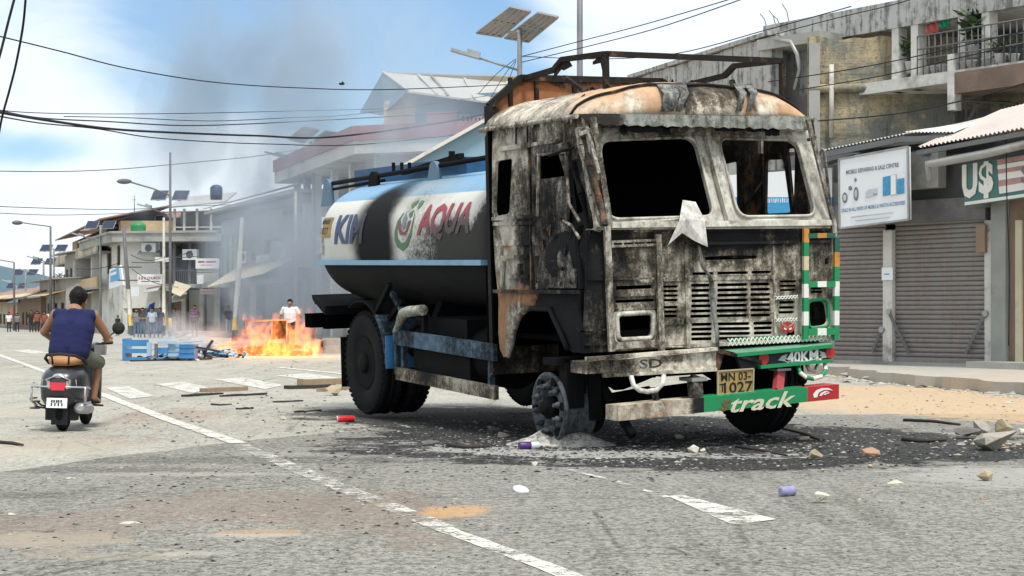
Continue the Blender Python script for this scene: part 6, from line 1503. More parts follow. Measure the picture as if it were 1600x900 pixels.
board(FK, 318, 452, 342, 460, .4, 'reddish shop board low under the veranda right end', M_PINKW)
board(FN, 128, 452, 150, 461, 1.6, 'dark-lettered tan board on the tan house awning', M_TANW)
board(FN, 116, 430, 127, 437, 1.4, 'pale board at the far end of the tan house', M_SIGNW)
for F, x, y, lab in ((FK, 236, 388, 'air-conditioner box high on the white wall of the corner house'), (FK, 300, 398, 'air-conditioner box in the veranda shade'), (FM, 392, 402, 'air-conditioner box on the smoky house wall')):
    m = MB(); a, z = F.at(x, y); fbox(m, F, a - .4, a + .4, z - .28, z + .28, .02, .35, 0); m.lathe([(.2, 0), (.2, .01)], F.pt(a, z, .352), F.n, 14, 1); tag(m.build('air_conditioner', [M_SIGNW, M_DGREY]), lab, 'air conditioner')
for i, (x0, y0, x1, y1, Y) in enumerate(((204, 398, 256, 402, 88), (206, 410, 300, 392, 88), (256, 402, 366, 384, 82), (256, 412, 346, 424, 84), (118, 420, 206, 402, 96), (206, 420, 268, 446, 88))):
    P = [at(x0 + (x1 - x0) * k / 8, y0 + (y1 - y0) * k / 8 + 7 * math.sin(math.pi * k / 8), Y) for k in range(9)]; m = MB(); m.tube(P, .018, 5); tag(m.build('cable', plain('old_cable', (.05, .05, .05), .8)), ('drooping cable between dark wooden pole and pale pole', 'cable from the wooden pole across the veranda', 'cable from pale pole to leaning whitewashed pole', 'low cable along the church sign board', 'cable from the tan house to the wooden pole', 'cable dipping before the corner house doors')[i], 'cable')
m = MB(); m.bb(at(17, 494, 112), at(24, 482, 112) + Vector((0, .05, 0))); tag(m.build('red_banner', M_CLOTHR), 'small red cloth banner on the far left shop fronts', 'banner')
p = at(112, 330, 100); p2 = at(210, 315, 100); m = MB(); m.tube([at(210, 332, 103), at(210, 305, 103)], .03, 6); m.tube([at(207, 312, 103), at(213, 312, 103)], .02, 6); tag(m.build('antenna', M_POLE), 'thin antenna mast on the rusty tin roof', 'antenna')
# ------------------------------------------------------------------ lamp posts, poles, cables
def solar_lamp(px, Y, ytop, label, w=1.25, arm=-1, scale=1, tall=None, oldlamp=False, band=False, rz=0.0, tilt=32, gap=.10, quads=None):
    """post with a pair of solar panels and a lamp on an arm; ytop is the photograph row of the panels' hub"""
    base = at(px, HOR, Y); base.z = 0; zt = at(px, ytop, Y).z
    t = thing('street_lamp', base, label, 'street lamp', 'solar street lamps along the road', rz=rz)
    M = Matrix.Translation(base) @ Matrix.Rotation(rz, 4, 'Z')
    def wp(x, y, z): return M @ Vector((x, y, z))
    m = MB(); r = .062 * scale; top = tall or zt
    m.tube([wp(0, 0, 0), wp(0, 0, zt * .5), wp(0, 0, top)], [r * 1.15, r, r * .85], 10, 0)
    m.lathe([(r * 2.0, 0), (r * 2.0, .04), (r * 1.3, .08)], wp(0, 0, 0), (0, 0, 1), 10, 0)
    if band: m.lathe([(r * 1.25, .35), (r * 1.25, .9)], wp(0, 0, 0), (0, 0, 1), 10, 1); m.lathe([(r * 1.28, 0.05), (r * 1.28, .35)], wp(0, 0, 0), (0, 0, 1), 10, 2)
    m.build('pole', [M_POLED if tall else M_POLE, M_YEL, M_BLK], t)
    for qd in quads or ():
        m = MB(); q = [at(*c) for c in qd]; up = (q[1] - q[0]).cross(q[3] - q[0]).normalized(); up = up if up.z > 0 else -up
        m.prism(q, up * .04, 0); g_ = sum(q, Vector()) / 4; m.prism([g_ + (p - g_) * .96 + up * .042 for p in q], up * .004, 1)
        for a, b, c, d in ((0, 1, 3, 2), (0, 3, 1, 2)):
            for k in ((.25, .5, .75) if a == 0 and b == 3 else (.5,)): m.beam(q[a].lerp(q[b], k) - up * .02, q[c].lerp(q[d], k) - up * .02, .05, .04, up, 2)
        for a, b in zip(q, q[1:] + q[:1]): m.beam(a, b, .045, .05, up, 2)
        m.build('solar_panel', [M_PV, M_PVF, M_POLE], t)
    for s in () if quads else (-1, 1):
        m = MB(); rot = (Matrix.Rotation(rz, 3, 'Z') @ Matrix.Rotation(R(tilt), 3, 'X')); c = wp(s * (w * .5 + gap), 0, zt + .02)
        m.box(c, (w * .92, w * 1.25, .04), rot, 0); m.box(c + rot @ Vector((0, 0, .023)), (w * .88, w * 1.2, .006), rot, 1)
        for k in (-.3, .3): m.box(c + rot @ Vector((0, k * w, -.035)), (w * .95, .05, .035), rot, 2)
        m.box(c + rot @ Vector((0, 0, -.04)), (.07, w * 1.2, .04), rot, 2)
        m.build('solar_panel', [M_PV, M_PVF, M_POLE], t)
    m = MB(); m.tube([wp(-w, 0, zt - .05), wp(w, 0, zt - .05)], .03 * scale, 6); za = zt - .75 * scale
    m.tube([wp(0, 0, za - .1), wp(arm * .9 * scale, 0, za + .22)], .026 * scale, 6); m.build_each('arm', M_POLE, t)
    m = MB(); rot = Matrix.Rotation(rz, 3, 'Z') @ Matrix.Rotation(-arm * R(16), 3, 'Y'); c = wp(arm * 1.12 * scale, 0, za + .30)
    m.box(c, (.62 * scale, .22 * scale, .07), rot, 0); m.box(c + rot @ Vector((-arm * .16 * scale, 0, .07)), (.28 * scale, .2 * scale, .10), rot, 0); m.build('lamp_head', [M_PV, M_SIGNW], t)
    if oldlamp:
        m = MB(); zl = zt + .55; m.tube([wp(0, 0, zl - .55), wp(-.7, 0, zl - .25), wp(-1.5, 0, zl - .02), wp(-1.7, 0, zl + .04)], .04, 6); m.ball(wp(-2.0, 0, zl + .08), (.34, .14, .12)); m.build('lamp_arm', M_POLED, t)
    return t
solar_lamp(812, 42, 47, 'solar lamp post with two large panels rising behind the truck cab', w=.3, scale=1.15, quads=[[(745, 51, 42.9), (798, 11, 41.5), (829, 18, 41.2), (784, 57, 42.6)], [(789, 59, 42.6), (841, 20, 41.2), (872, 27, 40.9), (826, 65, 42.3)]])
solar_lamp(490, 72, 213, 'solar lamp post before the red fascia with two pale tilted panels', w=.4, scale=1.4, quads=[[(450, 217, 73), (474, 198, 70.8), (499, 203, 70.5), (475, 223, 72.7)], [(483, 223, 72.7), (509, 204, 70.5), (531, 208, 70.2), (504, 228, 72.4)]])
solar_lamp(266, 77, 306, 'tall dark lamp post with twin solar panels and long old lamp arm', w=.72, tall=at(266, 238, 77).z, oldlamp=True, band=True, tilt=30)
solar_lamp(84, 112, 388, 'solar lamp post beside the curved-arm lamp on the left', w=.75, scale=1.2, tilt=28)
solar_lamp(68, 124, 409, 'solar lamp post third from the far end on the left', w=.75, scale=1.2, tilt=28)
solar_lamp(40, 138, 426, 'solar lamp post with flat panels before the brown tin roof', w=.85, scale=1.3, tilt=28)
solar_lamp(26, 165, 447, 'farthest solar lamp post at the left end of the street', w=.85, scale=1.3, tilt=28)
solar_lamp(157, 97, 352, 'solar lamp post with large panels against the tan house', w=.72, scale=1.1, tilt=30, arm=-1)
def arm_lamp(px, Y, ytop, dx, label, r=.06):
    b = at(px, HOR, Y); b.z = 0; zt = at(px, ytop, Y).z; t = thing('street_lamp', b, label, 'street lamp')
    m = MB(); m.tube([b, b + Vector((0, 0, zt))], [r * 1.2, r * .8], 10); m.build('pole', M_POLED, t)
    L = dx / F_PX * Y; m = MB(); m.tube([b + Vector((0, 0, zt)), b + Vector((L * .5, 0, zt + .12)), b + Vector((L * .85, 0, zt + .22))], .035, 6); m.build('arm', M_POLED, t)
    m = MB(); m.ball(b + Vector((L, 0, zt + .22)), (.32, .14, .13)); m.build('lamp_head', M_POLED, t)
arm_lamp(79, 100, 354, -52, 'street lamp with long bare arm reaching left over the road', .07)
arm_lamp(22, 112, 410, -36, 'street lamp whose arm leaves the photo at the left edge', .065)
b = at(906, HOR, 46); b.z = 0
m = MB(); m.tube([b, b + Vector((0, 0, 12.5))], [.085, .075], 12); m.lathe([(.13, .0), (.13, .25)], b, (0, 0, 1), 12); tag(m.build('utility_pole', plain('steel_pole', (.20, .195, .21), .6, .2, .2, 3, .05, .3)), 'tall steel pole rising behind the roof rack of the truck', 'pole')
def pole(px, Y, ytop, label, mat, r=.085, lean=0, banded=True, cross=()):
    b = at(px, HOR, Y); b.z = .0; zt = at(px, ytop, Y).z; tp = b + Vector((lean, 0, zt)); m = MB(); f = lambda k: b.lerp(tp, k)
    if banded: m.tube([f(0), f(.09), f(.09), f(.19), f(.19), f(.42), f(1)], [r * 1.2] * 5 + [r * 1.1, r * .8], 10, mats=[1, 2, 2, 2, 3, 0])
    else: m.tube([f(0), f(1)], [r * 1.15, r * .8], 10)
    for k, w in cross: m.beam(f(k) - Vector((w, 0, 0)), f(k) + Vector((w, 0, 0)), .07, .07)
    return tag(m.build('utility_pole', [mat, M_BLK, M_YEL, M_WPOLE]), label, 'pole')
pole(206, 88, 352, 'dark wooden pole with yellow band and cross-arms by the white house', M_POLED, .10, -.42, True, ((.62, .75), (.5, .5)))
pole(256, 86, 340, 'slim pale pole with yellow base between church sign and lamp post', M_WPOLE, .07, 0)
pole(366, 70, 340, 'leaning whitewashed pole with yellow band right of the corner shops', M_WPOLE, .10, .32)
pole(462, 66, 300, 'pale bare post in the smoke left of the tank', M_WPOLE, .07, 0, False)
pole(612, 68, 440, 'pale bare post hidden behind the tank', M_WPOLE, .07, 0, False)
m = MB(); p0 = at(1420, 340, 27.5); 
def wire(label, pts, Y0, Y1=None, r=.011, sag=None, name='cable'):
    Y1 = Y1 or Y0; P = []
    n_ = len(pts)
    for i, (x, y) in enumerate(pts): P.append(at(x, y, Y0 + (Y1 - Y0) * i / (n_ - 1)))
    Q = []
    for i in range(n_ - 1):      # Catmull-Rom through the points
        a, b, c, d = P[max(i - 1, 0)], P[i], P[i + 1], P[min(i + 2, n_ - 1)]
        for j in range(8):
            t = j / 8; Q.append(.5 * ((2 * b) + (c - a) * t + (2 * a - 5 * b + 4 * c - d) * t * t + (3 * b - a - 3 * c + d) * t ** 3))
    Q.append(P[-1]); m = MB(); m.tube(Q, r, 6); return tag(m.build(name, M_WIRE), label, 'cable')
wire('single long cable falling from the upper left across the blue sky', [(-20, 52), (90, 79), (200, 107), (330, 128), (460, 137), (600, 140), (800, 132)], 30, 48, .013)
wire('thick bundled cable sagging across the left sky', [(-20, 172), (80, 189), (180, 202), (290, 208), (400, 212), (520, 214), (700, 190), (800, 168)], 34, 66, .032)
wire('cable just above the thick bundle, meeting it at the left', [(-20, 168), (60, 184), (170, 190), (280, 196), (380, 194), (520, 187), (720, 176)], 34, 66, .018)
wire('topmost thin cable of the bundle at the left', [(-20, 170), (50, 176), (160, 178), (300, 177), (480, 173), (600, 170)], 35, 66, .012)
wire('thin cable sagging lowest under the thick bundle', [(-20, 178), (60, 192), (150, 201), (230, 214), (320, 221), (420, 225), (560, 226), (760, 205)], 34, 62, .016)
wire('thin cable between the bundle and the solar panels', [(100, 182), (200, 184), (330, 189), (450, 184), (560, 178), (760, 150)], 40, 70, .012)
wire('faint cable low in the left sky running up to the smoke', [(-20, 267), (90, 268), (190, 264), (300, 254), (400, 244), (470, 233)], 50, 72, .014)
wire('thin grey cable above the far left roofs', [(-20, 322), (100, 326), (200, 327), (300, 322), (420, 318)], 60, 90, .015)
wire('second thin grey cable above the far left roofs', [(-20, 332), (80, 336), (180, 334), (330, 330)], 60, 90, .014)
wire('steep cable at the upper left corner, left one of two', [(26, -15), (14, 30), (4, 70), (-4, 100)], 16, 16, .012)
wire('steep wavy cable hanging down at the upper left, right one of two', [(41, -15), (36, 40), (25, 100), (15, 140), (4, 180), (-2, 210)], 16, 17, .011)
wire('cable rising right from the lamp post behind the cab, upper one', [(816, 88), (900, 66), (1000, 40), (1120, 5), (1200, -20)], 42, 30, .010)
wire('cable rising right from the lamp post behind the cab, lower one', [(816, 97), (920, 72), (1030, 43), (1170, -5)], 42, 30, .010)
wire('cable from the lamp post over the roof rack to the right', [(816, 88), (940, 92), (1060, 83), (1200, 46), (1330, 10)], 42, 30, .010)
wire('cable before the mouldy wall running up past the balcony, upper one', [(1200, 128), (1330, 108), (1450, 84), (1620, 44)], 34, 27, .010)
wire('cable before the mouldy wall running up past the balcony, lower one', [(1250, 140), (1380, 118), (1500, 90), (1620, 64)], 34, 27, .010)
wire('dark cable crossing the lower mouldy wall towards the right edge', [(1278, 189), (1400, 178), (1500, 158), (1620, 125)], 34, 27, .013)
wire('thin cable over the fascia at the upper right', [(1180, 62), (1300, 30), (1400, 6), (1480, -20)], 34, 30, .009)
for i, (x, y) in enumerate(((758, 132), (768, 140), (776, 150))):
    wire(('left', 'middle', 'right')[i] + ' one of three stay wires fanning down from the lamp arm', [(806, 92 + i * 2), (x + 20, (y + 95) / 2), (x - 10 + i * 8, y + 14)], 42, 44, .008)
wire('thin wire hanging down before the US$ sign', [(1572, 205), (1573, 300), (1577, 420), (1576, 540)], 29.4, 29.4, .010)

# ------------------------------------------------------------------ barricade, flames, smoke
M_BENCH = plain('blue_bench_paint', (.045, .20, .42), .6, 0, .35, 3, .15, .35, (.25, .35, .42)); M_BENCHL = plain('pale_blue_wood', (.30, .46, .58), .7, 0, .3, 3, .15, .3, (.6, .65, .68))
bp = G(190, 564); Yb = bp.y
bench = thing('market_table', bp, 'overturned blue wooden table with two gaps lying on its side across the road', 'table')
def bpnt(px, py, dy=0.0): return at(px, py, Yb + dy)
def slab(m, x0, y0, x1, y1, d0=0.0, d1=.05, mi=0):
    a = bpnt(x0, y1); b = bpnt(x1, y0); m.bb((a.x, Yb + d0, max(.005, a.z)), (b.x, Yb + d1, b.z), mi)
for nm, r, mi in (('end_board', (191, 529, 196, 565), 0), ('board', (196, 531, 232, 541), 0), ('board', (196, 546, 232, 552), 0), ('board', (196, 558, 232, 564), 0), ('leg', (230, 535, 236, 556), 1), ('leg', (242, 537, 246, 560), 2), ('board', (246, 533, 275, 537), 1), ('board', (246, 543, 262, 553), 0)):
    m = MB(); slab(m, *r, 0 if nm != 'leg' else -.06, .7 if nm == 'end_board' else .06, mi); m.build(nm, [M_BENCH, M_BENCHL, M_POLED], bench)
m = MB(); a = bpnt(196, 535); b = bpnt(232, 531); m.bb((a.x, Yb + .06, a.z - .2), (b.x, Yb + .75, a.z - .15), 1); m.build('table_top', [M_BENCH, M_BENCHL], bench)
def crate(px0, py0, px1, py1, label, mat, dy=0.0, rz=0.0):
    Y = Yb + dy; a = at(px0, py1, Y); b = at(px1, py0, Y); c = (a + b) / 2; w = b.x - a.x; h = b.z - max(a.z, .0); z0 = max(a.z, 0.0)
    m = MB(); rot = Matrix.Rotation(rz, 3, 'Z'); d = w * .8
    m.box((c.x, Y + d / 2, z0 + h / 2), (w, d, h), rot)
    for s in (-1, 1):
        for k in (.12, .5, .88): m.box(Vector((c.x, Y + d / 2, z0 + h * k)) + rot @ Vector((0, s * (d / 2 + .008), 0)), (w * 1.02, .02, h * .1), rot)
    m.box((c.x, Y + d / 2, z0 + h + .015), (w * 1.06, d * 1.06, .03), rot)
    return tag(m.build('plastic_crate', mat), label, 'crate')
crate(262, 539, 280, 558, 'pale blue crate standing against the overturned table', M_BENCHL, .1, .1); crate(281, 540, 305, 561, 'deeper blue crate at the right end of the barricade', M_BENCH, -.05, -.12)
def plank(px0, py0, px1, py1, label, mat, w=.12, t=.035, lift=0.0, Y0=None, Y1=None, cat='plank'):
    A = G(px0, py0) if Y0 is None else at(px0, py0, Y0); B = G(px1, py1) if Y1 is None else at(px1, py1, Y1)
    if Y0 is None: A.z = t / 2 + lift; B.z = t / 2 + lift
    m = MB(); P = [A.lerp(B, i / 5) + Vector((0, 0, .006 * rnd.uniform(-1, 1))) for i in range(6)]
    for i in range(5): m.beam(P[i], P[i + 1], w * rnd.uniform(.92, 1.08), t)
    return tag(m.build('wooden_plank' if cat == 'plank' else cat.replace(' ', '_'), mat), label, cat)
M_WOODD = plain('sooty_wood', (.055, .047, .042), .9, 0, .5, 4, .3, .3, stretch=(1, 1, 1)); M_WOODL = plain('weathered_wood', (.30, .22, .14), .85, 0, .35, 5, .3, .35)
plank(205, 565, 330, 562, 'long dark plank lying before the blue table', M_WOODD, .10); plank(250, 560, 350, 556, 'charred plank behind the long dark one', M_WOODD, .09, .04, .04)
plank(298, 541, 342, 549, 'dark plank tilted up at the middle of the barricade', M_WOODD, .08, .04, Y0=Yb + .2, Y1=Yb - .1); plank(318, 553, 332, 532, 'short black plank standing askew by the flames', M_WOODD, .07, .04, Y0=Yb + .1, Y1=Yb + .3)
plank(268, 537, 316, 533, 'pale plank resting on the crates', M_BENCHL, .10, .03, Y0=Yb + .3, Y1=Yb + .6)
M_PETW0 = plain('pale_scrap', (.6, .62, .64), .7)
def heap(name, label, px, py, w, d, h, mat, cat, n_=60, Y=None):
    c = G(px, py) if Y is None else Vector(((px - 800) / F_PX * Y, Y, 0)); m = MB()
    for i in range(n_):
        x = max(-.7, min(.7, rnd.gauss(0, .36))) * w; y = max(-.7, min(.7, rnd.gauss(0, .36))) * d; z = max(0, h * (1 - (x / w) ** 2 - (y / d) ** 2) * rnd.random()); a = rnd.uniform(0, 3.14); l = rnd.uniform(.05, .3)
        rot = Matrix.Rotation(a, 3, 'Z') @ Matrix.Rotation(rnd.uniform(-.5, .5), 3, 'Y'); m.box(c + Vector((x, y, z + .02)), (l, rnd.uniform(.02, .12), rnd.uniform(.01, .06)), rot, rnd.randrange(len(mat)))
    return tag(m.build(name, mat), label, cat)
heap('rubbish_heap', 'heap of blue scraps and sticks between table and flames', 332, 556, .75, .4, .28, [M_BENCH, M_WOODD, M_BENCHL, M_WOODD], 'rubbish', 90)
heap('rubbish_heap', 'low litter of pale and blue scraps before the blue table', 262, 563, .9, .25, .12, [M_BENCHL, M_WOODD, M_BENCH, M_PETW0], 'rubbish', 70)
heap('rubbish_heap', 'long low drift of blue and white scraps reaching the flames', 330, 559, 1.2, .3, .22, [M_BENCH, M_BENCHL, M_WOODD, M_PETW0], 'rubbish', 110)
heap('rubbish_heap', 'tangle of pale boards behind the crates', 285, 545, .7, .3, .55, [M_BENCHL, M_WOODL, M_PETW0], 'rubbish', 50)
heap('burning_heap', 'charred heap of wood under the flames', 430, 556, 1.3, .4, .3, [M_WOODD, M_SOOT, M_WOODD], 'rubbish', 200)
Yf = G(430, 557).y
ft = thing('metal_table', at(425, 556, Yf), 'thin metal table frame standing in the flames', 'table')
def fpnt(x, y, dy=0): return at(x, y, Yf + dy)
m = MB(); m.tube([fpnt(381, 502, .3), fpnt(454, 499.5, .3)], .025, 6); m.tube([fpnt(381, 501, 1.0), fpnt(450, 499, 1.0)], .025, 6); m.build('rail', M_POLED, ft)
for x, y0, y1, d in ((425, 500, 530, .3), (448, 500, 553, .3), (384, 502, 520, 1.0)):
    m = MB(); m.tube([fpnt(x, y0, d), fpnt(x, y1, d)], .02, 6); m.build('leg', M_POLED, ft)
m = MB(); a = fpnt(425, 530, .3); b = fpnt(448, 501, .3); m.bb((a.x, a.y + .02, a.z), (b.x, b.y + .05, b.z)); m.build('panel', M_SOOT, ft)

# flames: clusters of real tongues, thin burning gas
def flame_material():                    # burning gas: a glowing volume, thin at its ragged edges
    n = NM('flame'); a = n.noise(2.6, 5, .62, (1, 1, .6), 1.4); b = n.noise(8, 4, .6, (1, 1, .6), .8, loc=(2, 5, 1)); f = n.math('ADD', n.math('MULTIPLY', a, .6), n.math('MULTIPLY', b, .4))
    r = n.n('ShaderNodeValToRGB'); n.put(r.inputs[0], n.mr(f, .40, .64)); e = r.color_ramp.elements
    e[0].position = 0; e[0].color = (.85, .07, .035, 1); e[1].position = 1; e[1].color = (1, .36, .05, 1); q = e.new(.5); q.color = (1, .15, .025, 1)
    X, Y, Z = n.xyz(); v = n.n('ShaderNodeVolumePrincipled'); v.inputs['Color'].default_value = (.2, .2, .2, 1); n.put(v.inputs['Density'], n.mr(f, .40, .5, 0, .6)); n.put(v.inputs['Emission Color'], r.outputs[0])
    n.put(v.inputs['Emission Strength'], n.math('MULTIPLY', n.mr(f, .435, .60, 0, 2.3), n.mr(Z, .0, 1.7, 1.15, .75))); n.t.links.new(v.outputs[0], n.out.inputs['Volume']); return n.m
M_FLAME = flame_material()
def flames(label, spots, seed):
    rr = random.Random(seed); caps = []
    for (x, w, ytop, nn) in spots:
        for i in range(nn):
            px = x + rr.uniform(-1, 1) * w; d = rr.uniform(-.2, .5); b = at(px, 557, Yf + d); b.z = .10
            ht = max(.2, at(px, ytop, Yf).z * rr.uniform(.55, 1.0)); r0 = rr.uniform(.13, .24); sw = rr.uniform(-.1, .2); ph = rr.uniform(0, 6); pv = None
            for k in range(7):
                t = k / 6; p = b + Vector((sw * t * ht + .10 * math.sin(ph + t * 6) * t, .06 * math.cos(ph + t * 5) * t, ht * t)); r = max(.045, r0 * (1 + .25 * math.sin(ph * 2 + t * 9)) * (1.05 - t) ** .6)
                if pv: caps.append((pv[0], pv[1], p, r))
                pv = (p, r)
        for i in range(max(1, nn // 4)):
            p = at(x + rr.uniform(-1, 1) * w * 1.2, ytop + rr.uniform(-9, 8), Yf + rr.uniform(-.1, .3)); caps.append((p, .07, p + Vector((.03, 0, .10)), .05))
    m = MB()
    for p, r, q, s_ in caps:
        for k in range(3): t = k / 2; m.ball(p.lerp(q, t), r + (s_ - r) * t, 0, 10, 7)
    me = bpy.data.meshes.new('f'); me.from_pydata([tuple(p) for p in m.v], [], m.f); ob = bpy.data.objects.new('f', me); COL.objects.link(ob); md = ob.modifiers.new('r', 'REMESH'); md.mode = 'VOXEL'; md.voxel_size = .04
    new = bpy.data.meshes.new_from_object(ob.evaluated_get(bpy.context.evaluated_depsgraph_get())); bpy.data.objects.remove(ob); bpy.data.meshes.remove(me); new.materials.clear()
    m = MB(); m.add([v.co for v in new.vertices], [tuple(p.vertices) for p in new.polygons], 0, True); bpy.data.meshes.remove(new)
    return tag(m.build('flames', M_FLAME), label, 'fire')
flames('low wide orange flames at the left of the burning heap', [(350, 8, 548, 5), (364, 9, 534, 7), (378, 10, 516, 8), (395, 12, 494, 12), (408, 10, 505, 9), (422, 10, 524, 7), (438, 8, 532, 6)], 3)
flames('tall orange flames at the right of the burning heap', [(428, 3, 490, 3), (446, 8, 520, 7), (460, 7, 494, 8), (470, 8, 486, 10), (481, 7, 508, 8), (489, 4, 534, 5)], 5)
# the fire's glow on what stands round it
for i, (x, y, e) in enumerate(((400, 525, 40), (468, 515, 55))):
    ld = bpy.data.lights.new('fire_glow', 'POINT'); ld.energy = e * 2; ld.color = (1, .38, .08); ld.shadow_soft_size = .5; lo_ = bpy.data.objects.new('fire_glow', ld); COL.objects.link(lo_); lo_.location = at(x, y, Yf - .2)

def smoke_material(name, dens, col, scale, lo, hi, zfade=None, absorb=0.0, stretch=(1, 1, .6)):
    n = NM(name); f = n.noise(scale, 4, .55, stretch, .8); g = n.mr(f, lo, hi)
    gen = n.n('ShaderNodeTexCoord').outputs['Generated']; s_ = n.n('ShaderNodeVectorMath', operation='SUBTRACT'); n.put(s_.inputs[0], gen); s_.inputs[1].default_value = (.5, .5, .5)
    l = n.n('ShaderNodeVectorMath', operation='LENGTH'); sc = n.n('ShaderNodeVectorMath', operation='MULTIPLY'); n.put(sc.inputs[0], s_.outputs[0]); sc.inputs[1].default_value = (2, 2, 1.7); n.put(l.inputs[0], sc.outputs[0])
    edge = n.mr(l.outputs['Value'], .35, 1.0, 1, 0)
    v = n.n('ShaderNodeVolumePrincipled'); v.inputs['Color'].default_value = (*col, 1); v.inputs['Anisotropy'].default_value = .1
    n.put(v.inputs['Density'], n.math('MULTIPLY', n.math('MULTIPLY', g, edge), dens)); v.inputs['Absorption Color'].default_value = (absorb, absorb, absorb, 1)
    n.t.links.new(v.outputs[0], n.out.inputs['Volume']); return n.m
def smoke(c, r, mat, label, n_=3):
    m = MB(); m.ball(c, r, 0, 20, 14); o = m.build('smoke', mat); return tag(o, label, 'smoke', kind='stuff')
smoke(at(395, 195, 59) , (5.4, 3.2, 6.4), smoke_material('dark_smoke', .62, (.48, .56, .65), .42, .38, .66), 'grey smoke column rising over the flames')
smoke(at(590, 215, 57.5), (5.6, 3.2, 5.4), smoke_material('blue_smoke', .42, (.66, .74, .82), .35, .36, .66), 'thin bluish smoke drifting across the houses behind the tank')
smoke(at(440, 425, 55.5), (3.0, 2.2, 3.0), smoke_material('low_smoke', 1.3, (.58, .65, .74), .5, .33, .62), 'bluish smoke hanging low behind the flames')
smoke(at(268, 530, 44.5), (1.7, 1.2, .75), smoke_material('table_smoke', 1.1, (.68, .78, .88), 1.4, .42, .6), 'pale blue smoke wisps over the blue table')

# concrete steps beside the fire
m = MB(); m.bb(at(497, 556, 49) * 1, at(540, 540, 49) + Vector((0, .8, 0))); m.bb(at(503, 540, 49.3), at(540, 529, 49.3) + Vector((0, .6, 0))); m.bb(at(497, 552, 49) + Vector((-.05, -.02, 0)), at(500, 530, 49) + Vector((0, .2, 0)))
tag(m.build('concrete_step', M_CONC), 'pale concrete steps beside the fire behind the rear wheel', 'steps')
m = MB(); a = at(499, 544, 48.9); b = at(507, 531, 48.9); m.bb(a, b + Vector((0, .25, 0))); m.bb(a + Vector((.03, -.01, .03)), b + Vector((-.03, 0, -.03)), 1); tag(m.build('small_box', [M_WOODL, M_BLK]), 'small dark-fronted box on the step beside the fire', 'box')

# ------------------------------------------------------------------ rubble, litter
def rock(px, py, wpx, hpx, label, mat, rz=None, flat=1.0, group=None, name='rock', cat='rock', seedv=None):
    c = G(px, py); k = c.y / F_PX; w = wpx * k; h = hpx * k * 1.15; bm = bmesh.new(); rr = random.Random(seedv or int(px * 7 + py)); pts = []
    for i in range(13):
        d = Vector((rr.gauss(0, 1), rr.gauss(0, 1), rr.gauss(0, 1))).normalized(); s = rr.uniform(.75, 1.0); pts.append(bm.verts.new((d.x * w / 2 * s, d.y * w * .42 * s * flat, max(0.0, (d.z * .5 + .5) * h * s))))
    r_ = bmesh.ops.convex_hull(bm, input=bm.verts)
    bmesh.ops.delete(bm, geom=[v for v in bm.verts if not v.link_faces], context='VERTS')
    bmesh.ops.bevel(bm, geom=bm.edges[:], offset=min(w, h) * .012, segments=1, affect='EDGES')
    me = bpy.data.meshes.new(name); bm.to_mesh(me); bm.free(); me.materials.append(mat); o = bpy.data.objects.new(name, me); COL.objects.link(o); o.location = c - Vector((0, 0, .012)); o.rotation_euler.z = rr.uniform(-.4, .4) if rz is None else rz; INV[o.name] = Matrix.Translation(-o.location)
    return tag(o, label, cat, group)
def stone(name, col): 
    n = NM(name); a = n.noise(7, 6, .7); b = n.noise(40, 4, .7); k = n.mix(a, mul(col, .55), mul(col, 1.25)); k = n.mix(n.mr(b, .55, .75, 0, .6), k, (.09, .085, .08)); return n.done(k, .95, 0, n.bump(n.math('ADD', a, b), .7, .015))
M_ST = stone('grey_stone', (.40, .37, .31)); M_STW = stone('pale_stone', (.58, .55, .46)); M_STB = stone('brick_red_stone', (.42, .26, .18)); M_STD = stone('dark_stone', (.16, .155, .14)); M_STY = stone('sandy_stone', (.46, .38, .25))
rock(1557, 704, 94, 36, 'large flat-topped boulder, biggest in the heap at the right edge', M_ST); rock(1568, 680, 44, 32, 'squarish block sitting behind the largest boulder', M_STY); rock(1512, 686, 56, 22, 'dark low rock at the left end of the boulder heap', M_STD); rock(1533, 680, 40, 25, 'rough grey rock between dark rock and square block', M_ST); rock(1600, 680, 30, 14, 'pale rock at the extreme right edge behind the boulders', M_STW)
rock(1540, 752, 30, 22, 'pale angular stone alone near the right edge', M_STY); rock(1400, 757, 38, 12, 'flat pale stone in the middle of the right road', M_STW); rock(1284, 787, 34, 23, 'sandy broken block next to the crumpled plastic cup', M_STW); rock(1274, 719, 28, 20, 'rough yellowish stone on the edge of the ash', M_STY); rock(1357, 714, 42, 17, 'reddish wedge of brick lying beyond the ash', M_STB)
rock(1083, 708, 24, 16, 'white lump of plaster in the black ash before the bumper', M_STW); rock(1098, 706, 12, 10, 'small white chip beside the plaster lump', M_STW); rock(1360, 732, 12, 9, 'small yellow pebble between brick wedge and flat stone', M_STY); rock(1534, 780, 11, 8, 'small brown pebble below the angular stone', M_STB); rock(1345, 783, 16, 9, 'little sandy clod right of the broken block', M_STY)
rock(770, 678, 24, 18, 'dark lumpy stone under the cab next to the bare rim', M_STD); rock(787, 684, 26, 14, 'sooty yellowish stone right of the lumpy one', M_STD); rock(1063, 686, 20, 10, 'grey stone half buried in ash before the lower bumper', M_ST); rock(835, 728, 14, 11, 'small white stone before the ash mound', M_STW)
rock(672, 697, 30, 13, 'charred chunk lying left of the purple can', M_STD); rock(526, 618, 40, 18, 'tan wedge-shaped block by the rear wheel', M_STY); rock(255, 861, 54, 8, 'flat grey stone slab nearest the camera on the left', M_ST, flat=.7); rock(205, 819, 44, 8, 'flat pale stone on the grey gravel at the left', M_STW, flat=.6); rock(17, 805, 17, 7, 'small pale flat stone at the left edge', M_STW)
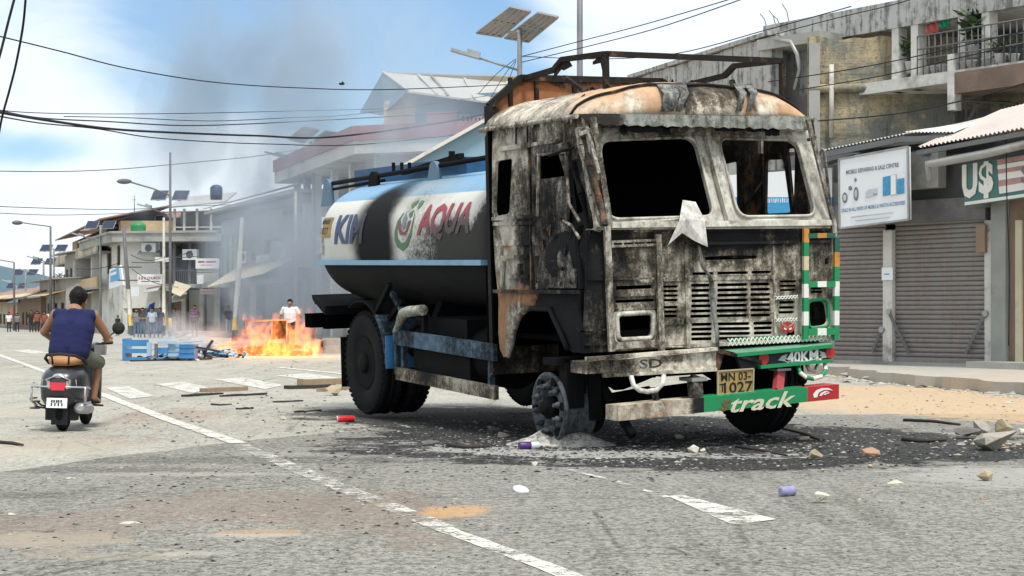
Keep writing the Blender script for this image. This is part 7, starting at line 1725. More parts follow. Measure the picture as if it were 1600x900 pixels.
rock(76, 833, 24, 9, 'dark flat stone left of its smaller neighbour', M_STD, flat=.7); rock(121, 821, 18, 8, 'smaller dark flat stone right of the other', M_STD, flat=.7); rock(112, 749, 24, 8, 'pale flat stone in the patch edge at the left', M_STW, flat=.6); rock(78, 750, 18, 8, 'grey stone just left of the pale flat one on the seam', M_ST); rock(94, 684, 14, 7, 'small grey stone touching the back of the scooter wheel', M_ST)
rock(1188, 853, 8, 6, 'tiny black stone on open road at lower right', M_STD); rock(442, 656, 14, 8, 'small pale lump on the road left of the red can', M_STW); rock(1255, 688, 30, 9, 'pale flat rubble beyond the far front wheel', M_STY)
# fallen edge of the pavement: broken concrete lumps
for i, (x, y, w, h, lab) in enumerate(((1330, 590, 40, 10, 'broken kerb lump nearest the truck on the right'), (1362, 594, 34, 9, 'broken kerb lump second from the truck'), (1395, 598, 44, 10, 'long broken kerb slab in the middle of the pavement edge'), (1432, 600, 30, 8, 'low broken kerb lump right of the long slab'), (1475, 603, 46, 9, 'wide broken kerb lump before the right shutter'), (1530, 608, 40, 8, 'broken kerb piece below the white pier'), (1580, 611, 36, 9, 'broken kerb lump at the right edge'))):
    rock(x, y, w, h, lab, M_CONC, group='broken pieces of the pavement edge', name='kerb_lump', cat='rubble')
# blue drum behind the cab
m = MB(); c = at(846, 600, 21.5); c.z = .26; m.lathe([(.05, 0), (.24, .01), (.25, .04), (.24, .12), (.25, .16), (.24, .28), (.25, .32), (.24, .42), (.23, .5), (.05, .5)], c, (1, .5, .25), 20); tag(m.build('plastic_drum', M_BLUE), 'dented blue plastic drum seen under the cab through the wheel arch', 'drum')
# ash mound against the bare rim
m = MB(); c = gl(.12, .50); vs = []; fs = []
for j in range(9):
    for i in range(18):
        r = .30 * j / 8; t = 2 * math.pi * i / 18; h = .145 * (1 - (j / 8)) ** 1.3; p = Vector((c.x + r * 1.35 * math.cos(t), c.y + r * math.sin(t), 0)); p.z = h + (.03 * noise.noise(p * 9) + .015 * noise.noise(p * 25)) * (1 - j / 8) - (.012 if j == 8 else 0); vs.append(p)
for j in range(8):
    for i in range(18): fs.append((j * 18 + i, j * 18 + (i + 1) % 18, (j + 1) * 18 + (i + 1) % 18, (j + 1) * 18 + i))
m.add(vs, fs, 0, True); n = NM('ash'); a = n.noise(14, 6, .7); b = n.noise(60, 3, .8); M_ASHM = n.done(n.mix(n.mr(n.math('ADD', a, n.math('MULTIPLY', b, .4)), .5, .85), (.10, .098, .09), (.56, .54, .48)), 1, 0, n.bump(n.math('ADD', a, b), .8, .02))
tag(m.build('ash_mound', M_ASHM), 'small mound of grey ash against the bare front rim', 'ash')
m = MB(); c = gl(-.12, .66); vs = []; fs = []
for j in range(7):
    for i in range(16):
        r = .28 * j / 6; t = 2 * math.pi * i / 16; p = Vector((c.x + r * 1.2 * math.cos(t), c.y + r * math.sin(t), 0)); p.z = .11 * (1 - j / 6) ** 1.2 + .03 * noise.noise(p * 11) * (1 - j / 6) - (.012 if j == 6 else 0); vs.append(p)
for j in range(6):
    for i in range(16): fs.append((j * 16 + i, j * 16 + (i + 1) % 16, (j + 1) * 16 + (i + 1) % 16, (j + 1) * 16 + i))
m.add(vs, fs, 0, True); tag(m.build('ash_mound', M_ASHM), 'low grey ash pile covering the foot of the bare rim', 'ash')
# litter
M_CANR = plain('red_can', (.55, .025, .03), .35, 0, .2, 8, .05, .2, (.5, .3, .3)); M_CANP = plain('purple_label', (.07, .025, .16), .4, 0, .3, 10, .05, .2); M_PETW = plain('white_plastic', (.62, .63, .66), .4, 0, .1, 6, .05, .2); M_LIL = plain('lilac_plastic', (.26, .25, .42), .45, 0, .35, 10, .05, .3, (.6, .6, .65))
def lying(px0, py0, px1, py1, prof, mats, label, cat, name, midx=None):
    A = G(px0, py0); B = G(px1, py1); L = (B - A).length; rmax = max(r for r, _ in prof) * L; m = MB(); m.lathe([(r * L, h * L) for r, h in prof], A + Vector((0, 0, rmax)), B - A, 18, 0, True, midx); return tag(m.build(name, mats), label, cat)
lying(526, 660, 555, 659.2, [(.10, 0), (.16, .03), (.17, .10), (.17, .86), (.15, .93), (.10, .97)], [M_CANR, M_PETW], 'red drink can lying by the rear wheel', 'can', 'drink_can', [1, 0, 0, 0, 1])
lying(811, 703, 848, 702, [(.14, 0), (.16, .03), (.16, .48), (.14, .52), (.15, .56), (.15, .80), (.06, .90), (.06, 1.0), (.04, 1.0)], [M_CANP, M_PETW], 'purple and white plastic bottle lying on the ash', 'bottle', 'plastic_bottle', [0, 0, 1, 1, 1, 1, 1, 1])
lying(1219, 777, 1240, 775.6, [(.20, 0), (.30, .08), (.27, .3), (.33, .5), (.28, .8), (.33, .95), (.2, 1)], [M_LIL], 'crumpled lilac plastic cup on the right road', 'cup', 'plastic_cup')
m = MB(); c = G(813, 769); m.lathe([(.035, 0), (.05, .008), (.052, .022), (.045, .026), (.025, .02), (.012, .024)], c, (.25, -.35, 1), 18); tag(m.build('crushed_can', M_PETW), 'crushed white can lying flat in the road centre', 'can')
def stick(pts, r, label, mat=M_WOODD, cat='stick'):
    P = []
    for x, y in pts: p = G(x, y); p.z = r; P.append(p)
    m = MB(); m.tube(P, [r] * (len(P) - 1) + [r * .6], 6); return tag(m.build('burnt_stick', mat), label, cat)
plank(318, 613, 382, 610, 'thick brown plank on the crossing left of the truck', M_WOODL, .16, .06); plank(288, 620, 345, 616, 'thin plank in front of the thick brown one', M_WOODD, .10, .03); plank(345, 620, 415, 617, 'long dark slat right of the thick brown plank', M_WOODD, .07, .025); plank(470, 602, 530, 600, 'thick plank stacked behind the rear wheel', M_WOODL, .2, .09)
plank(448, 608, 520, 606, 'black board beside the stacked plank', M_WOODD, .18, .05); plank(430, 629, 470, 627, 'flat dark board left of the rear wheel', M_WOODD, .1, .02); plank(370, 640, 395, 639, 'small flat splinter on the road', M_WOODD, .05, .02); plank(500, 612, 545, 608, 'pale board against the rear tyre', M_WOODL, .12, .05)
stick([(1196, 660), (1225, 672), (1250, 678), (1280, 689)], .016, 'bent black rod lying by the far front wheel'); stick([(1410, 690), (1440, 692), (1478, 691)], .02, 'straight black rod on the right road'); stick([(700, 699), (730, 702), (765, 701)], .02, 'charred stick left of the purple bottle')
stick([(1412, 659), (1460, 661), (1500, 666)], .018, 'brown rod near the sand on the right'); stick([(-5, 693), (20, 695), (36, 698)], .015, 'thin stick at the left edge of the road'); stick([(1150, 700), (1190, 706), (1230, 714)], .012, 'wire curl in the ash before the bumper'); stick([(330, 633), (345, 634), (362, 633)], .012, 'thin dark twig on the crossing')
plank(462, 645, 500, 642, 'black scrap strip left of the red can', M_WOODD, .05, .02)
# loose chips on the whole road, charcoal round the truck
def chunks(name, label, places, mats, kind='stuff', cat='debris'):
    m = MB()
    for (p, s, mi) in places:
        a = rnd.uniform(0, 6.28); f = rnd.uniform(.12, .42); q = []
        for k in range(5): t = a + k * 1.2566 + rnd.uniform(-.3, .3); q.append(p + Vector((math.cos(t) * s * rnd.uniform(.6, 1.1), math.sin(t) * s * rnd.uniform(.5, 1.0), 0)))
        tp = p + Vector((rnd.uniform(-.3, .3) * s, rnd.uniform(-.3, .3) * s, s * f)); t2 = p + Vector((rnd.uniform(-.5, .5) * s, rnd.uniform(-.5, .5) * s, s * f * rnd.uniform(.5, .9)))
        m.add(q + [tp, t2], [(0, 1, 5), (1, 2, 5), (2, 6, 5), (2, 3, 6), (3, 4, 6), (4, 5, 6), (4, 0, 5)], mi)
    return tag(m.build(name, mats, local=True), label, cat, kind=kind)
pl_ = []
for i in range(7500):
    v = rnd.gauss(.9, 1.35); u = rnd.gauss(.7, 1.9)
    if not (-2.6 < v < 4.2 and -2.6 < u < 6.5): continue
    pl_.append((gl(v, u, .005), .006 + .028 * rnd.random() ** 3.5, rnd.choice((0, 0, 0, 0, 0, 0, 1, 1, 2))))
for i in range(1500):
    pl_.append((gl(rnd.gauss(-.35, .5), rnd.gauss(-.1, .6), .005), .005 + .02 * rnd.random() ** 3, rnd.choice((0, 1, 1, 2, 2))))
chunks('charcoal_debris', 'charcoal, ash flakes and burnt chips strewn round the truck', pl_, [stone('charcoal', (.022, .022, .023)), stone('grey_ash_chip', (.26, .255, .24)), stone('white_ash_chip', (.44, .43, .40))])
pl_ = []
for i in range(4200):
    px = rnd.uniform(-40, 1640); py = 560 + 345 * rnd.random() ** .8; p = G(px, py, .005)
    if p.x > 5.4 and p.y > 25: continue
    pl_.append((p, (.003 + .010 * rnd.random() ** 3) * (1 + p.y / 40), rnd.choice((0, 0, 1, 1, 2, 3))))
for cx, cy, sx, sy, k in ((1420, 700, 150, 50, 260), (1290, 690, 90, 20, 160), (250, 650, 80, 25, 260), (430, 625, 70, 25, 260), (250, 790, 220, 50, 420), (1480, 630, 100, 18, 260), (600, 790, 80, 30, 150), (500, 570, 150, 8, 200), (380, 730, 110, 20, 250)):
    for i in range(k):
        px = rnd.gauss(cx, sx); py = max(535, rnd.gauss(cy, sy)); p = G(px, py, .005); pl_.append((p, (.005 + .018 * rnd.random() ** 3) * (.8 + p.y / 30), rnd.choice((0, 1, 2, 3, 3))))
chunks('loose_gravel', 'loose chips, grit and small litter scattered over the road', pl_, [M_STD, M_ST, M_STY, stone('black_chip', (.035, .033, .03))])
for cx, cy, sx, sy, k in ():
    pass
pl_ = []
for i in range(420):
    t = rnd.random() * 3; k_ = int(t); p = kerb[k_].lerp(kerb[k_ + 1], t - k_) + Vector((rnd.gauss(-.1, .28), rnd.gauss(0, .3), .004)); pl_.append((p, .02 + .10 * rnd.random() ** 3, rnd.choice((0, 1, 1, 2, 3))))
for i in range(90):
    p = G(rnd.gauss(1545, 45), rnd.gauss(690, 9), .004); pl_.append((p, .012 + .05 * rnd.random() ** 2.5, rnd.choice((0, 1, 2, 2))))
chunks('kerb_rubble', 'broken concrete crumbs along the pavement edge and round the boulders', pl_, [M_STD, M_CONC, M_STY, M_STW])
# a bird high in the sky
m = MB(); c = at(534, 131, 40); m.ball(c, (.07, .03, .03)); m.add([c + Vector((-.01, 0, .01)), c + Vector((.03, -.12, .05)), c + Vector((.05, -.02, .01))], [(0, 1, 2)]); m.add([c + Vector((-.01, 0, .01)), c + Vector((.04, .14, .06)), c + Vector((.05, .02, .01))], [(0, 1, 2)]); tag(m.build('bird', M_BLK), 'small dark bird flying in the blue sky', 'bird')
# ------------------------------------------------------------------ people and the scooter
def capsule_body(name, caps, voxel, mats, parent, smooth=4, local=True, extra=None):
    """one continuous surface grown over tapered limbs: (a, ra, b, rb, material)"""
    m = MB()
    for c in caps:
        a, ra, b, rb = Vector(c[0]), c[1], Vector(c[2]), c[3]; sq_ = c[5] if len(c) > 5 else (1, 1, 1)
        d = b - a; L = d.length; k = max(2, int(L / (min(ra, rb) * .55)) + 1)
        for i in range(k + 1):
            t = i / k; r = ra + (rb - ra) * t; m.ball(a + d * t, (r * sq_[0], r * sq_[1], r * sq_[2]), 0, 12, 8)
    me = bpy.data.meshes.new(name); me.from_pydata([tuple(p) for p in m.v], [], m.f)
    ob = bpy.data.objects.new(name, me); COL.objects.link(ob)
    md = ob.modifiers.new('r', 'REMESH'); md.mode = 'VOXEL'; md.voxel_size = voxel; md.use_smooth_shade = True
    ms = ob.modifiers.new('s', 'SMOOTH'); ms.factor = .5; ms.iterations = smooth
    dg = bpy.context.evaluated_depsgraph_get(); dg.update()
    new = bpy.data.meshes.new_from_object(ob.evaluated_get(dg)); bpy.data.objects.remove(ob); bpy.data.meshes.remove(me)
    new.materials.clear()
    for q in mats: new.materials.append(q)
    for p in new.polygons:
        p.use_smooth = True
        if len(mats) > 1:
            c = p.center; best = 9e9; bi = 0
            for cp in caps:
                a, b = cp[0], cp[2]; d = b - a; t = max(0, min(1, (c - a).dot(d) / max(d.dot(d), 1e-9))); s = (c - (a + d * t)).length - (cp[1] + (cp[3] - cp[1]) * t)
                if s < best: best = s; bi = cp[4]
            p.material_index = bi
    o = bpy.data.objects.new(name, new); COL.objects.link(o)
    if parent is not None: o.parent = parent; INV[o.name] = INV[parent.name]
    return o
V3 = Vector
def skin(name, col): return plain(name, col, .6, 0, .12, 9, .05, 0)
def fabric(name, col, v=.2): return plain(name, col, .92, 0, v, 7, .25, .1, mul(col, .5), 60)
SK1 = skin('tan_skin', (.30, .155, .085)); SK2 = skin('brown_skin', (.26, .14, .085)); HAIR = plain('black_hair', (.010, .009, .009), .6, 0, .3, 30, .3, 0, stretch=(4, 4, 1))
def hand(caps, wrist, d, side, mi, s=1.0, curl=.6):
    """palm, four unequal bent fingers and a thumb leaving the side of the palm; d points along the hand, side across it towards the thumb"""
    d = d.normalized(); side = (side - d * side.dot(d)).normalized(); nn = d.cross(side)
    pe = wrist + d * .085 * s
    for k in (-1, 0, 1): caps.append((wrist + side * k * .018 * s, .018 * s, pe + side * k * .024 * s, .015 * s, mi))
    for i, (o, l) in enumerate(((-.033, .062), (-.011, .075), (.011, .080), (.033, .072))):
        a = pe + side * o * s; b = a + (d * (1 - curl * .5) + nn * curl * .7) * l * .5 * s; c = b + (d * (1 - curl * 1.5) + nn * curl * 1.1) * l * .55 * s
        caps.append((a, .0095 * s, b, .009 * s, mi)); caps.append((b, .009 * s, c, .0075 * s, mi))
    t0 = wrist + d * .03 * s + side * .03 * s; t1 = t0 + (side * .8 + d * .5) * .04 * s; t2 = t1 + (d * .8 + nn * .5) * .032 * s
    caps.append((t0, .012 * s, t1, .010 * s, mi)); caps.append((t1, .010 * s, t2, .008 * s, mi))
def head(caps, base, up, fwd, mi, s=1.0):
    up = up.normalized(); fwd = (fwd - up * fwd.dot(up)).normalized(); rt = fwd.cross(up); c = base + up * .13 * s
    caps.append((c + fwd * .005 * s + up * .02 * s, .086 * s, c - fwd * .025 * s + up * .028 * s, .084 * s, mi)); caps.append((c + fwd * .035 * s - up * .02 * s, .062 * s, c + fwd * .045 * s - up * .075 * s, .042 * s, mi))
    caps.append((c + fwd * .085 * s + up * .0 * s, .010 * s, c + fwd * .104 * s - up * .028 * s, .014 * s, mi))                      # nose
    caps.append((c + fwd * .078 * s - rt * .018 * s - up * .062 * s, .010 * s, c + fwd * .078 * s + rt * .018 * s - up * .062 * s, .010 * s, mi))   # lips
    for k in (-1, 1):
        caps.append((c + rt * k * .086 * s - up * .005 * s - fwd * .005 * s, .013 * s, c + rt * k * .088 * s - up * .04 * s, .010 * s, mi))      # ears
        caps.append((c + fwd * .072 * s + rt * k * .022 * s + up * .022 * s, .010 * s, c + fwd * .062 * s + rt * k * .052 * s + up * .02 * s, .010 * s, mi))   # brow
    return c, up, fwd, rt
def face_parts(c, up, fwd, rt, parent, s=1.0):
    m = MB()
    for k in (-1, 1): m.ball(c + fwd * .078 * s + rt * k * .032 * s + up * .004 * s, .011 * s, 0, 8, 6)
    for k in (-1, 1): m.ball(c + fwd * .087 * s + rt * k * .032 * s + up * .004 * s, .0055 * s, 1, 8, 6)
    o = m.build('eyes', [M_PETW, M_BLK], parent, local=True)
    m = MB(); m.tube([c + fwd * .087 * s - rt * .022 * s - up * .062 * s, c + fwd * .092 * s - up * .063 * s, c + fwd * .087 * s + rt * .022 * s - up * .062 * s], .0045 * s, 6); m.build('mouth', skin('lip', (.22, .08, .06)), parent, local=True)
def hair_parts(c, up, fwd, rt, parent, s=1.0, long=0, voxel=.008, mat=None):
    cp = [(c + up * .045 * s - fwd * .005 * s, .088 * s, c - fwd * .035 * s + up * .035 * s, .090 * s, 0), (c - fwd * .04 * s + up * .03 * s, .082 * s, c - fwd * .05 * s - up * .035 * s, .062 * s, 0), (c + up * .085 * s + fwd * .04 * s, .045 * s, c + up * .08 * s - fwd * .04 * s, .06 * s, 0)]
    for k in (-1, 1): cp.append((c + rt * k * .068 * s + up * .05 * s - fwd * .02 * s, .030 * s, c + rt * k * .074 * s - up * .0 * s - fwd * .03 * s, .022 * s, 0))
    if long: cp.append((c - fwd * .07 * s, .07 * s, c - fwd * .085 * s - up * long, .05 * s, 0))
    return capsule_body('hair', cp, voxel, [mat or HAIR], parent, 2)

# --- scooter, built facing +Y, origin at the rear contact
S = .815
scb = G(98, 673); scb.z = 0
SM = Matrix.Translation(scb) @ Matrix.Rotation(R(1.5), 4, 'Z') @ Matrix.Rotation(R(1.5), 4, 'Y') @ Matrix.Scale(S, 4)
sc_ = thing('scooter', scb, 'dark grey motor scooter with tan seat and red tail lamp ridden away down the road', 'scooter', matrix=SM)
def sb(m, name, mats, parent=sc_, label=None): return m.build(name, mats, parent, local=True, label=label)
M_SCB = plain('dark_grey_bodywork', (.028, .031, .036), .3, .1, .2, 4, .03, .25, (.13, .12, .10), spec=.6); M_CHR = plain('chrome', (.55, .56, .57), .25, .8, .15, 6, .03, .25); M_SEAT = plain('tan_seat_leather', (.40, .20, .085), .65, 0, .2, 6, .1, .15); M_TAIL = plain('red_tail_lens', (.62, .02, .04), .2, 0, .15, 9, 0, 0, spec=.6); M_SILV = plain('silver_panel', (.42, .43, .44), .3, .5, .15, 5, .03, .2)
def whl(y, r, w, nm):
    m = MB(); m.lathe([(r * .55, -w * .3), (r * .62, -w * .45), (r * .85, -w * .5), (r * .97, -w * .34), (r, -w * .12), (r, w * .12), (r * .97, w * .34), (r * .85, w * .5), (r * .62, w * .45), (r * .55, w * .3)], (0, y, r), (1, 0, 0), 28); o = sb(m, nm, M_RUBBER)
    m = MB(); m.lathe([(r * .58, -w * .3), (r * .5, -.02), (r * .2, -.03), (r * .2, .03), (r * .5, .02), (r * .58, w * .3)], (0, y, r), (1, 0, 0), 20); sb(m, 'rim', M_SILV, o)
whl(0, .225, .11, 'wheel'); whl(1.24, .225, .10, 'wheel')
# tail bodywork: tapered shell
m = MB(); secs = [(-.30, .08, .42, .62), (-.26, .19, .33, .69), (-.12, .245, .26, .75), (.08, .26, .24, .78), (.35, .235, .26, .78), (.52, .18, .32, .70)]; vs = []; fs = []
for y, w, z0, z1 in secs:
    for i in range(16):
        t = 2 * math.pi * i / 16; c, s = math.cos(t), math.sin(t); vs.append((w * math.copysign(abs(c) ** .7, c), y, (z0 + z1) / 2 + (z1 - z0) / 2 * math.copysign(abs(s) ** .7, s)))
for j in range(len(secs) - 1):
    for i in range(16): fs.append((j * 16 + i, j * 16 + (i + 1) % 16, (j + 1) * 16 + (i + 1) % 16, (j + 1) * 16 + i))
fs += [tuple(range(16)), tuple(80 + i for i in range(16))]; m.add(vs, fs, 0, True); sb(m, 'body', M_SCB)
def low(m, dz=-.13, k=1.0):
    for p in m.v: p.z += dz; p.x *= k
    return m
m = MB(); m.prism([(-.10, -.275, .60), (.10, -.275, .60), (.085, -.30, .48), (-.085, -.30, .48)], (0, .06, 0)); m.prism([(-.09, -.22, .47), (.09, -.22, .47), (.08, -.20, .20), (-.08, -.20, .20)], (0, .02, 0)); m.box((0, .0, .46), (.16, .42, .02)); m.box((0, -.05, .40), (.30, .2, .3)); sb(low(m, -.12, 1.15), 'rear_mudguard', M_BLK)
m = MB(); m.prism([(-.065, -.318, .675), (.065, -.318, .675), (.05, -.325, .585), (-.05, -.325, .585)], (0, .06, 0)); sb(low(m, -.10, 1.5), 'tail_lamp', M_TAIL)
for s in (-1, 1):
    m = MB(); m.prism([(s * .075, -.305, .69), (s * .155, -.24, .71), (s * .16, -.235, .62), (s * .075, -.312, .60)], (0, .05, 0)); sb(low(m, -.10, 1.25), 'indicator', [plain('clear_lens', (.45, .42, .38), .2, 0, .2, 12, 0, 0, spec=.6)])
m = MB(); m.box((0, -.335, .50), (.235, .012, .115), Matrix.Rotation(R(-12), 3, 'X'), 0); [m.box((x, -.344, z), (.016, .006, h), Matrix.Rotation(R(-12), 3, 'X'), 1) for z, h, xs_ in ((.522, .028, (-.055, -.03, 0, .022, .05)), (.482, .036, (-.06, -.02, .02, .06))) for x in xs_]; m.box((0, -.33, .50), (.25, .008, .13), Matrix.Rotation(R(-12), 3, 'X'), 1); sb(low(m, -.16), 'number_plate', [M_SIGNW, M_LETB])
m = MB(); secs = [(-.14, .14, .76, .84), (-.02, .185, .76, .875), (.20, .18, .76, .865), (.45, .135, .74, .815), (.62, .10, .72, .785)]; vs = []; fs = []
for y, w, z0, z1 in secs:
    for i in range(14):
        t = 2 * math.pi * i / 14; c, s = math.cos(t), math.sin(t); vs.append((w * math.copysign(abs(c) ** .6, c), y, (z0 + z1) / 2 + (z1 - z0) / 2 * math.copysign(abs(s) ** .6, s)))
for j in range(len(secs) - 1):
    for i in range(14): fs.append((j * 14 + i, j * 14 + (i + 1) % 14, (j + 1) * 14 + (i + 1) % 14, (j + 1) * 14 + i))
fs += [tuple(range(14)), tuple(56 + i for i in range(14))]; m.add(vs, fs, 0, True); sb(m, 'seat', M_SEAT)
m = MB(); m.tube([(-.22, .18, .78), (-.22, -.02, .84), (-.16, -.19, .885), (0, -.23, .90), (.16, -.19, .885), (.22, -.02, .84), (.22, .18, .78)], .018, 8); m.tube([(-.1, -.22, .9), (-.09, -.2, .78)], .012, 6); m.tube([(.1, -.22, .9), (.09, -.2, .78)], .012, 6); sb(m, 'grab_rail', M_BLK)
m = MB()
m.tube([(-.20, .0, .60), (-.215, -.2, .62), (-.20, -.30, .625), (.20, -.30, .625), (.215, -.2, .62), (.20, .0, .60)], .011, 6); m.tube([(-.205, -.29, .625), (-.205, -.26, .45), (-.19, -.1, .40)], .010, 6); m.tube([(.205, -.29, .625), (.205, -.26, .45), (.19, -.1, .40)], .010, 6); m.tube([(-.10, -.31, .70), (0, -.30, .76), (.10, -.31, .70)], .009, 6); m.ball((0, -.27, .745), (.05, .03, .035))
sb(low(m, -.10, 1.5), 'crash_guard', M_CHR)
m = MB(); m.lathe([(.03, 0), (.065, .03), (.07, .30), (.05, .36), (.02, .38)], (.19, -.22, .30), (.05, 1, -.05), 14); m.box((.235, -.05, .32), (.02, .25, .10), None, 0); sb(low(m, -.02, 1.25), 'exhaust', M_SILV)
m = MB(); m.box((0, .12, .28), (.26, .36, .22)); m.tube([(-.08, 0, .225), (-.08, .35, .26)], .05, 8); m.ball((-.15, .1, .27), (.08, .17, .10)); sb(m, 'engine', M_BLK)
m = MB(); m.tube([(-.14, .3, .24), (-.28, .22, .25), (-.35, .10, .27)], .014, 6); m.box((-.34, .1, .33), (.06, .14, .02)); m.tube([(-.34, .12, .33), (-.30, .2, .28), (-.2, .25, .26)], .012, 6); m.box((-.36, .14, .25), (.10, .12, .02)); m.tube([(-.30, -.02, .38), (-.38, -.04, .37)], .012, 6); m.tube([(-.38, -.04, .37), (-.33, .12, .26)], .010, 6); sb(m, 'side_step', M_POLED)
m = MB(); m.box((0, .78, .30), (.40, .52, .05)); sb(m, 'floorboard', M_BLK)
m = MB(); m.prism([(-.22, 1.02, .30), (.22, 1.02, .30), (.21, 1.08, .80), (.13, 1.05, .95), (-.13, 1.05, .95), (-.21, 1.08, .80)], (0, .05, 0)); m.ball((0, 1.22, .46), (.09, .24, .06)); sb(m, 'apron', M_SCB)
m = MB(); m.tube([(0, 1.2, .3), (0, 1.04, .98)], .03, 8); m.tube([(-.33, .93, 1.02), (-.18, 1.0, 1.0), (0, 1.02, .99), (.18, 1.0, 1.0), (.33, .93, 1.02)], .014, 8, 1); m.ball((0, 1.05, 1.0), (.18, .11, .075), 2)
for s in (-1, 1): m.tube([(s * .24, .965, 1.01), (s * .37, .90, 1.025)], .02, 8, 1)
m.box((.22, .95, .93), (.13, .10, .12), None, 2); sb(m, 'handlebar', [M_POLED, M_BLK, M_SILV])
for s in (-1, 1):
    m = MB(); m.tube([(s * .25, .98, 1.02), (s * .34, 1.0, 1.12), (s * .40, .98, 1.17)], .008, 6); m.lathe([(.02, .025), (.075, .02), (.078, 0), (.06, -.004)], (s * .43, .96, 1.20), (0, -1, .05), 18); sb(m, 'mirror', M_BLK)
# --- rider
rider = thing('person', scb, 'rider in sleeveless navy shirt and olive shorts seen from behind on the scooter', 'person', matrix=SM)
K = lambda *a: V3(a)
hipL, hipR = K(-.09, .18, .90), K(.09, .18, .90); chest = K(.03, .28, 1.28); neck = K(.04, .36, 1.405); shL, shR = K(-.185, .31, 1.355), K(.26, .31, 1.35)
elL, elR = K(-.345, .42, 1.14), K(.385, .46, 1.12); wrL, wrR = K(-.325, .76, 1.045), K(.325, .76, 1.05)
knL, knR = K(-.22, .60, .80), K(.27, .60, .79); anL, anR = K(-.19, .66, .40), K(.235, .56, .36)
caps = [(hipL, .11, hipR, .11, 0), (K(0, .19, .92), .13, chest, .135, 0), (chest, .13, K(.03, .30, 1.38), .11, 0), (shL, .065, shR, .065, 0), (neck - K(0, 0, .06), .058, neck + K(.01, .02, .06), .055, 0),
        (shL, .064, elL, .050, 0), (elL, .050, wrL, .031, 0), (shR, .064, elR, .050, 0), (elR, .050, wrR, .031, 0),
        (hipL, .092, knL, .062, 0), (knL, .058, anL, .038, 0), (hipR, .092, knR, .062, 0), (knR, .058, anR, .038, 0), (knR + (anR - knR) * .3, .056, knR + (anR - knR) * .55, .045, 0),
        (anL, .036, anL + K(-.01, .14, -.045), .03, 0), (anR, .036, anR + K(.03, .14, -.045), .03, 0)]
hand(caps, wrL, K(-.1, 1, -.1), K(1, 0, .2), 0, 1.05, .9); hand(caps, wrR, K(.1, 1, -.1), K(-1, 0, .2), 0, 1.05, .9)
hc_ = head(caps, neck + K(.012, .03, -.02), K(.06, .18, 1), K(.35, 1, -.1), 0, 1.12)
capsule_body('body', caps, .0075, [SK1], rider, 3); face_parts(*hc_, rider, 1.12); hair_parts(*hc_, rider, 1.17)
caps = [(K(-.09, .17, .90), .135, K(.09, .17, .90), .135, 0), (K(-.075, .17, .93), .16, K(-.06, .24, 1.18), .165, 0), (K(.10, .17, .93), .16, K(.13, .24, 1.18), .165, 0), (K(-.07, .25, 1.20), .155, K(-.08, .29, 1.32), .10, 0), (K(.14, .25, 1.20), .155, K(.15, .29, 1.32), .10, 0), (K(-.155, .30, 1.35), .078, K(.235, .30, 1.345), .078, 0), (K(.035, .30, 1.355), .088, K(.036, .33, 1.385), .075, 0), (K(-.06, .28, 1.345), .085, K(.13, .28, 1.345), .085, 0), (K(.035, .265, 1.35), .105, K(.037, .31, 1.385), .085, 0), (K(.02, .19, .98), .17, K(.03, .26, 1.22), .165, 0), (K(.03, .26, 1.22), .165, K(.035, .285, 1.33), .125, 0)]
capsule_body('shirt', caps, .010, [fabric('navy_shirt', (.010, .014, .068), .3)], rider, 14)
caps = [(hipL, .125, hipR, .125, 0), (hipL, .112, knL + K(0, -.02, 0), .088, 0), (hipR, .112, knR + K(0, -.02, 0), .088, 0)]
capsule_body('shorts', caps, .010, [fabric('olive_shorts', (.13, .135, .10))], rider, 3)
for an, dx, nm in ((anL, -.01, 'l'), (anR, .03, 'r')):
    m = MB(); m.prism([an + K(-.045, -.06, -.065), an + K(.045, -.06, -.065), an + K(.05 + dx, .18, -.085), an + K(-.045 + dx, .18, -.085)], (0, 0, -.022)); m.tube([an + K(-.045, .06, -.06), an + K(0, .07, -.01), an + K(.05, .06, -.06)], .012, 6); m.build('sandal', M_BLK, rider, local=True)

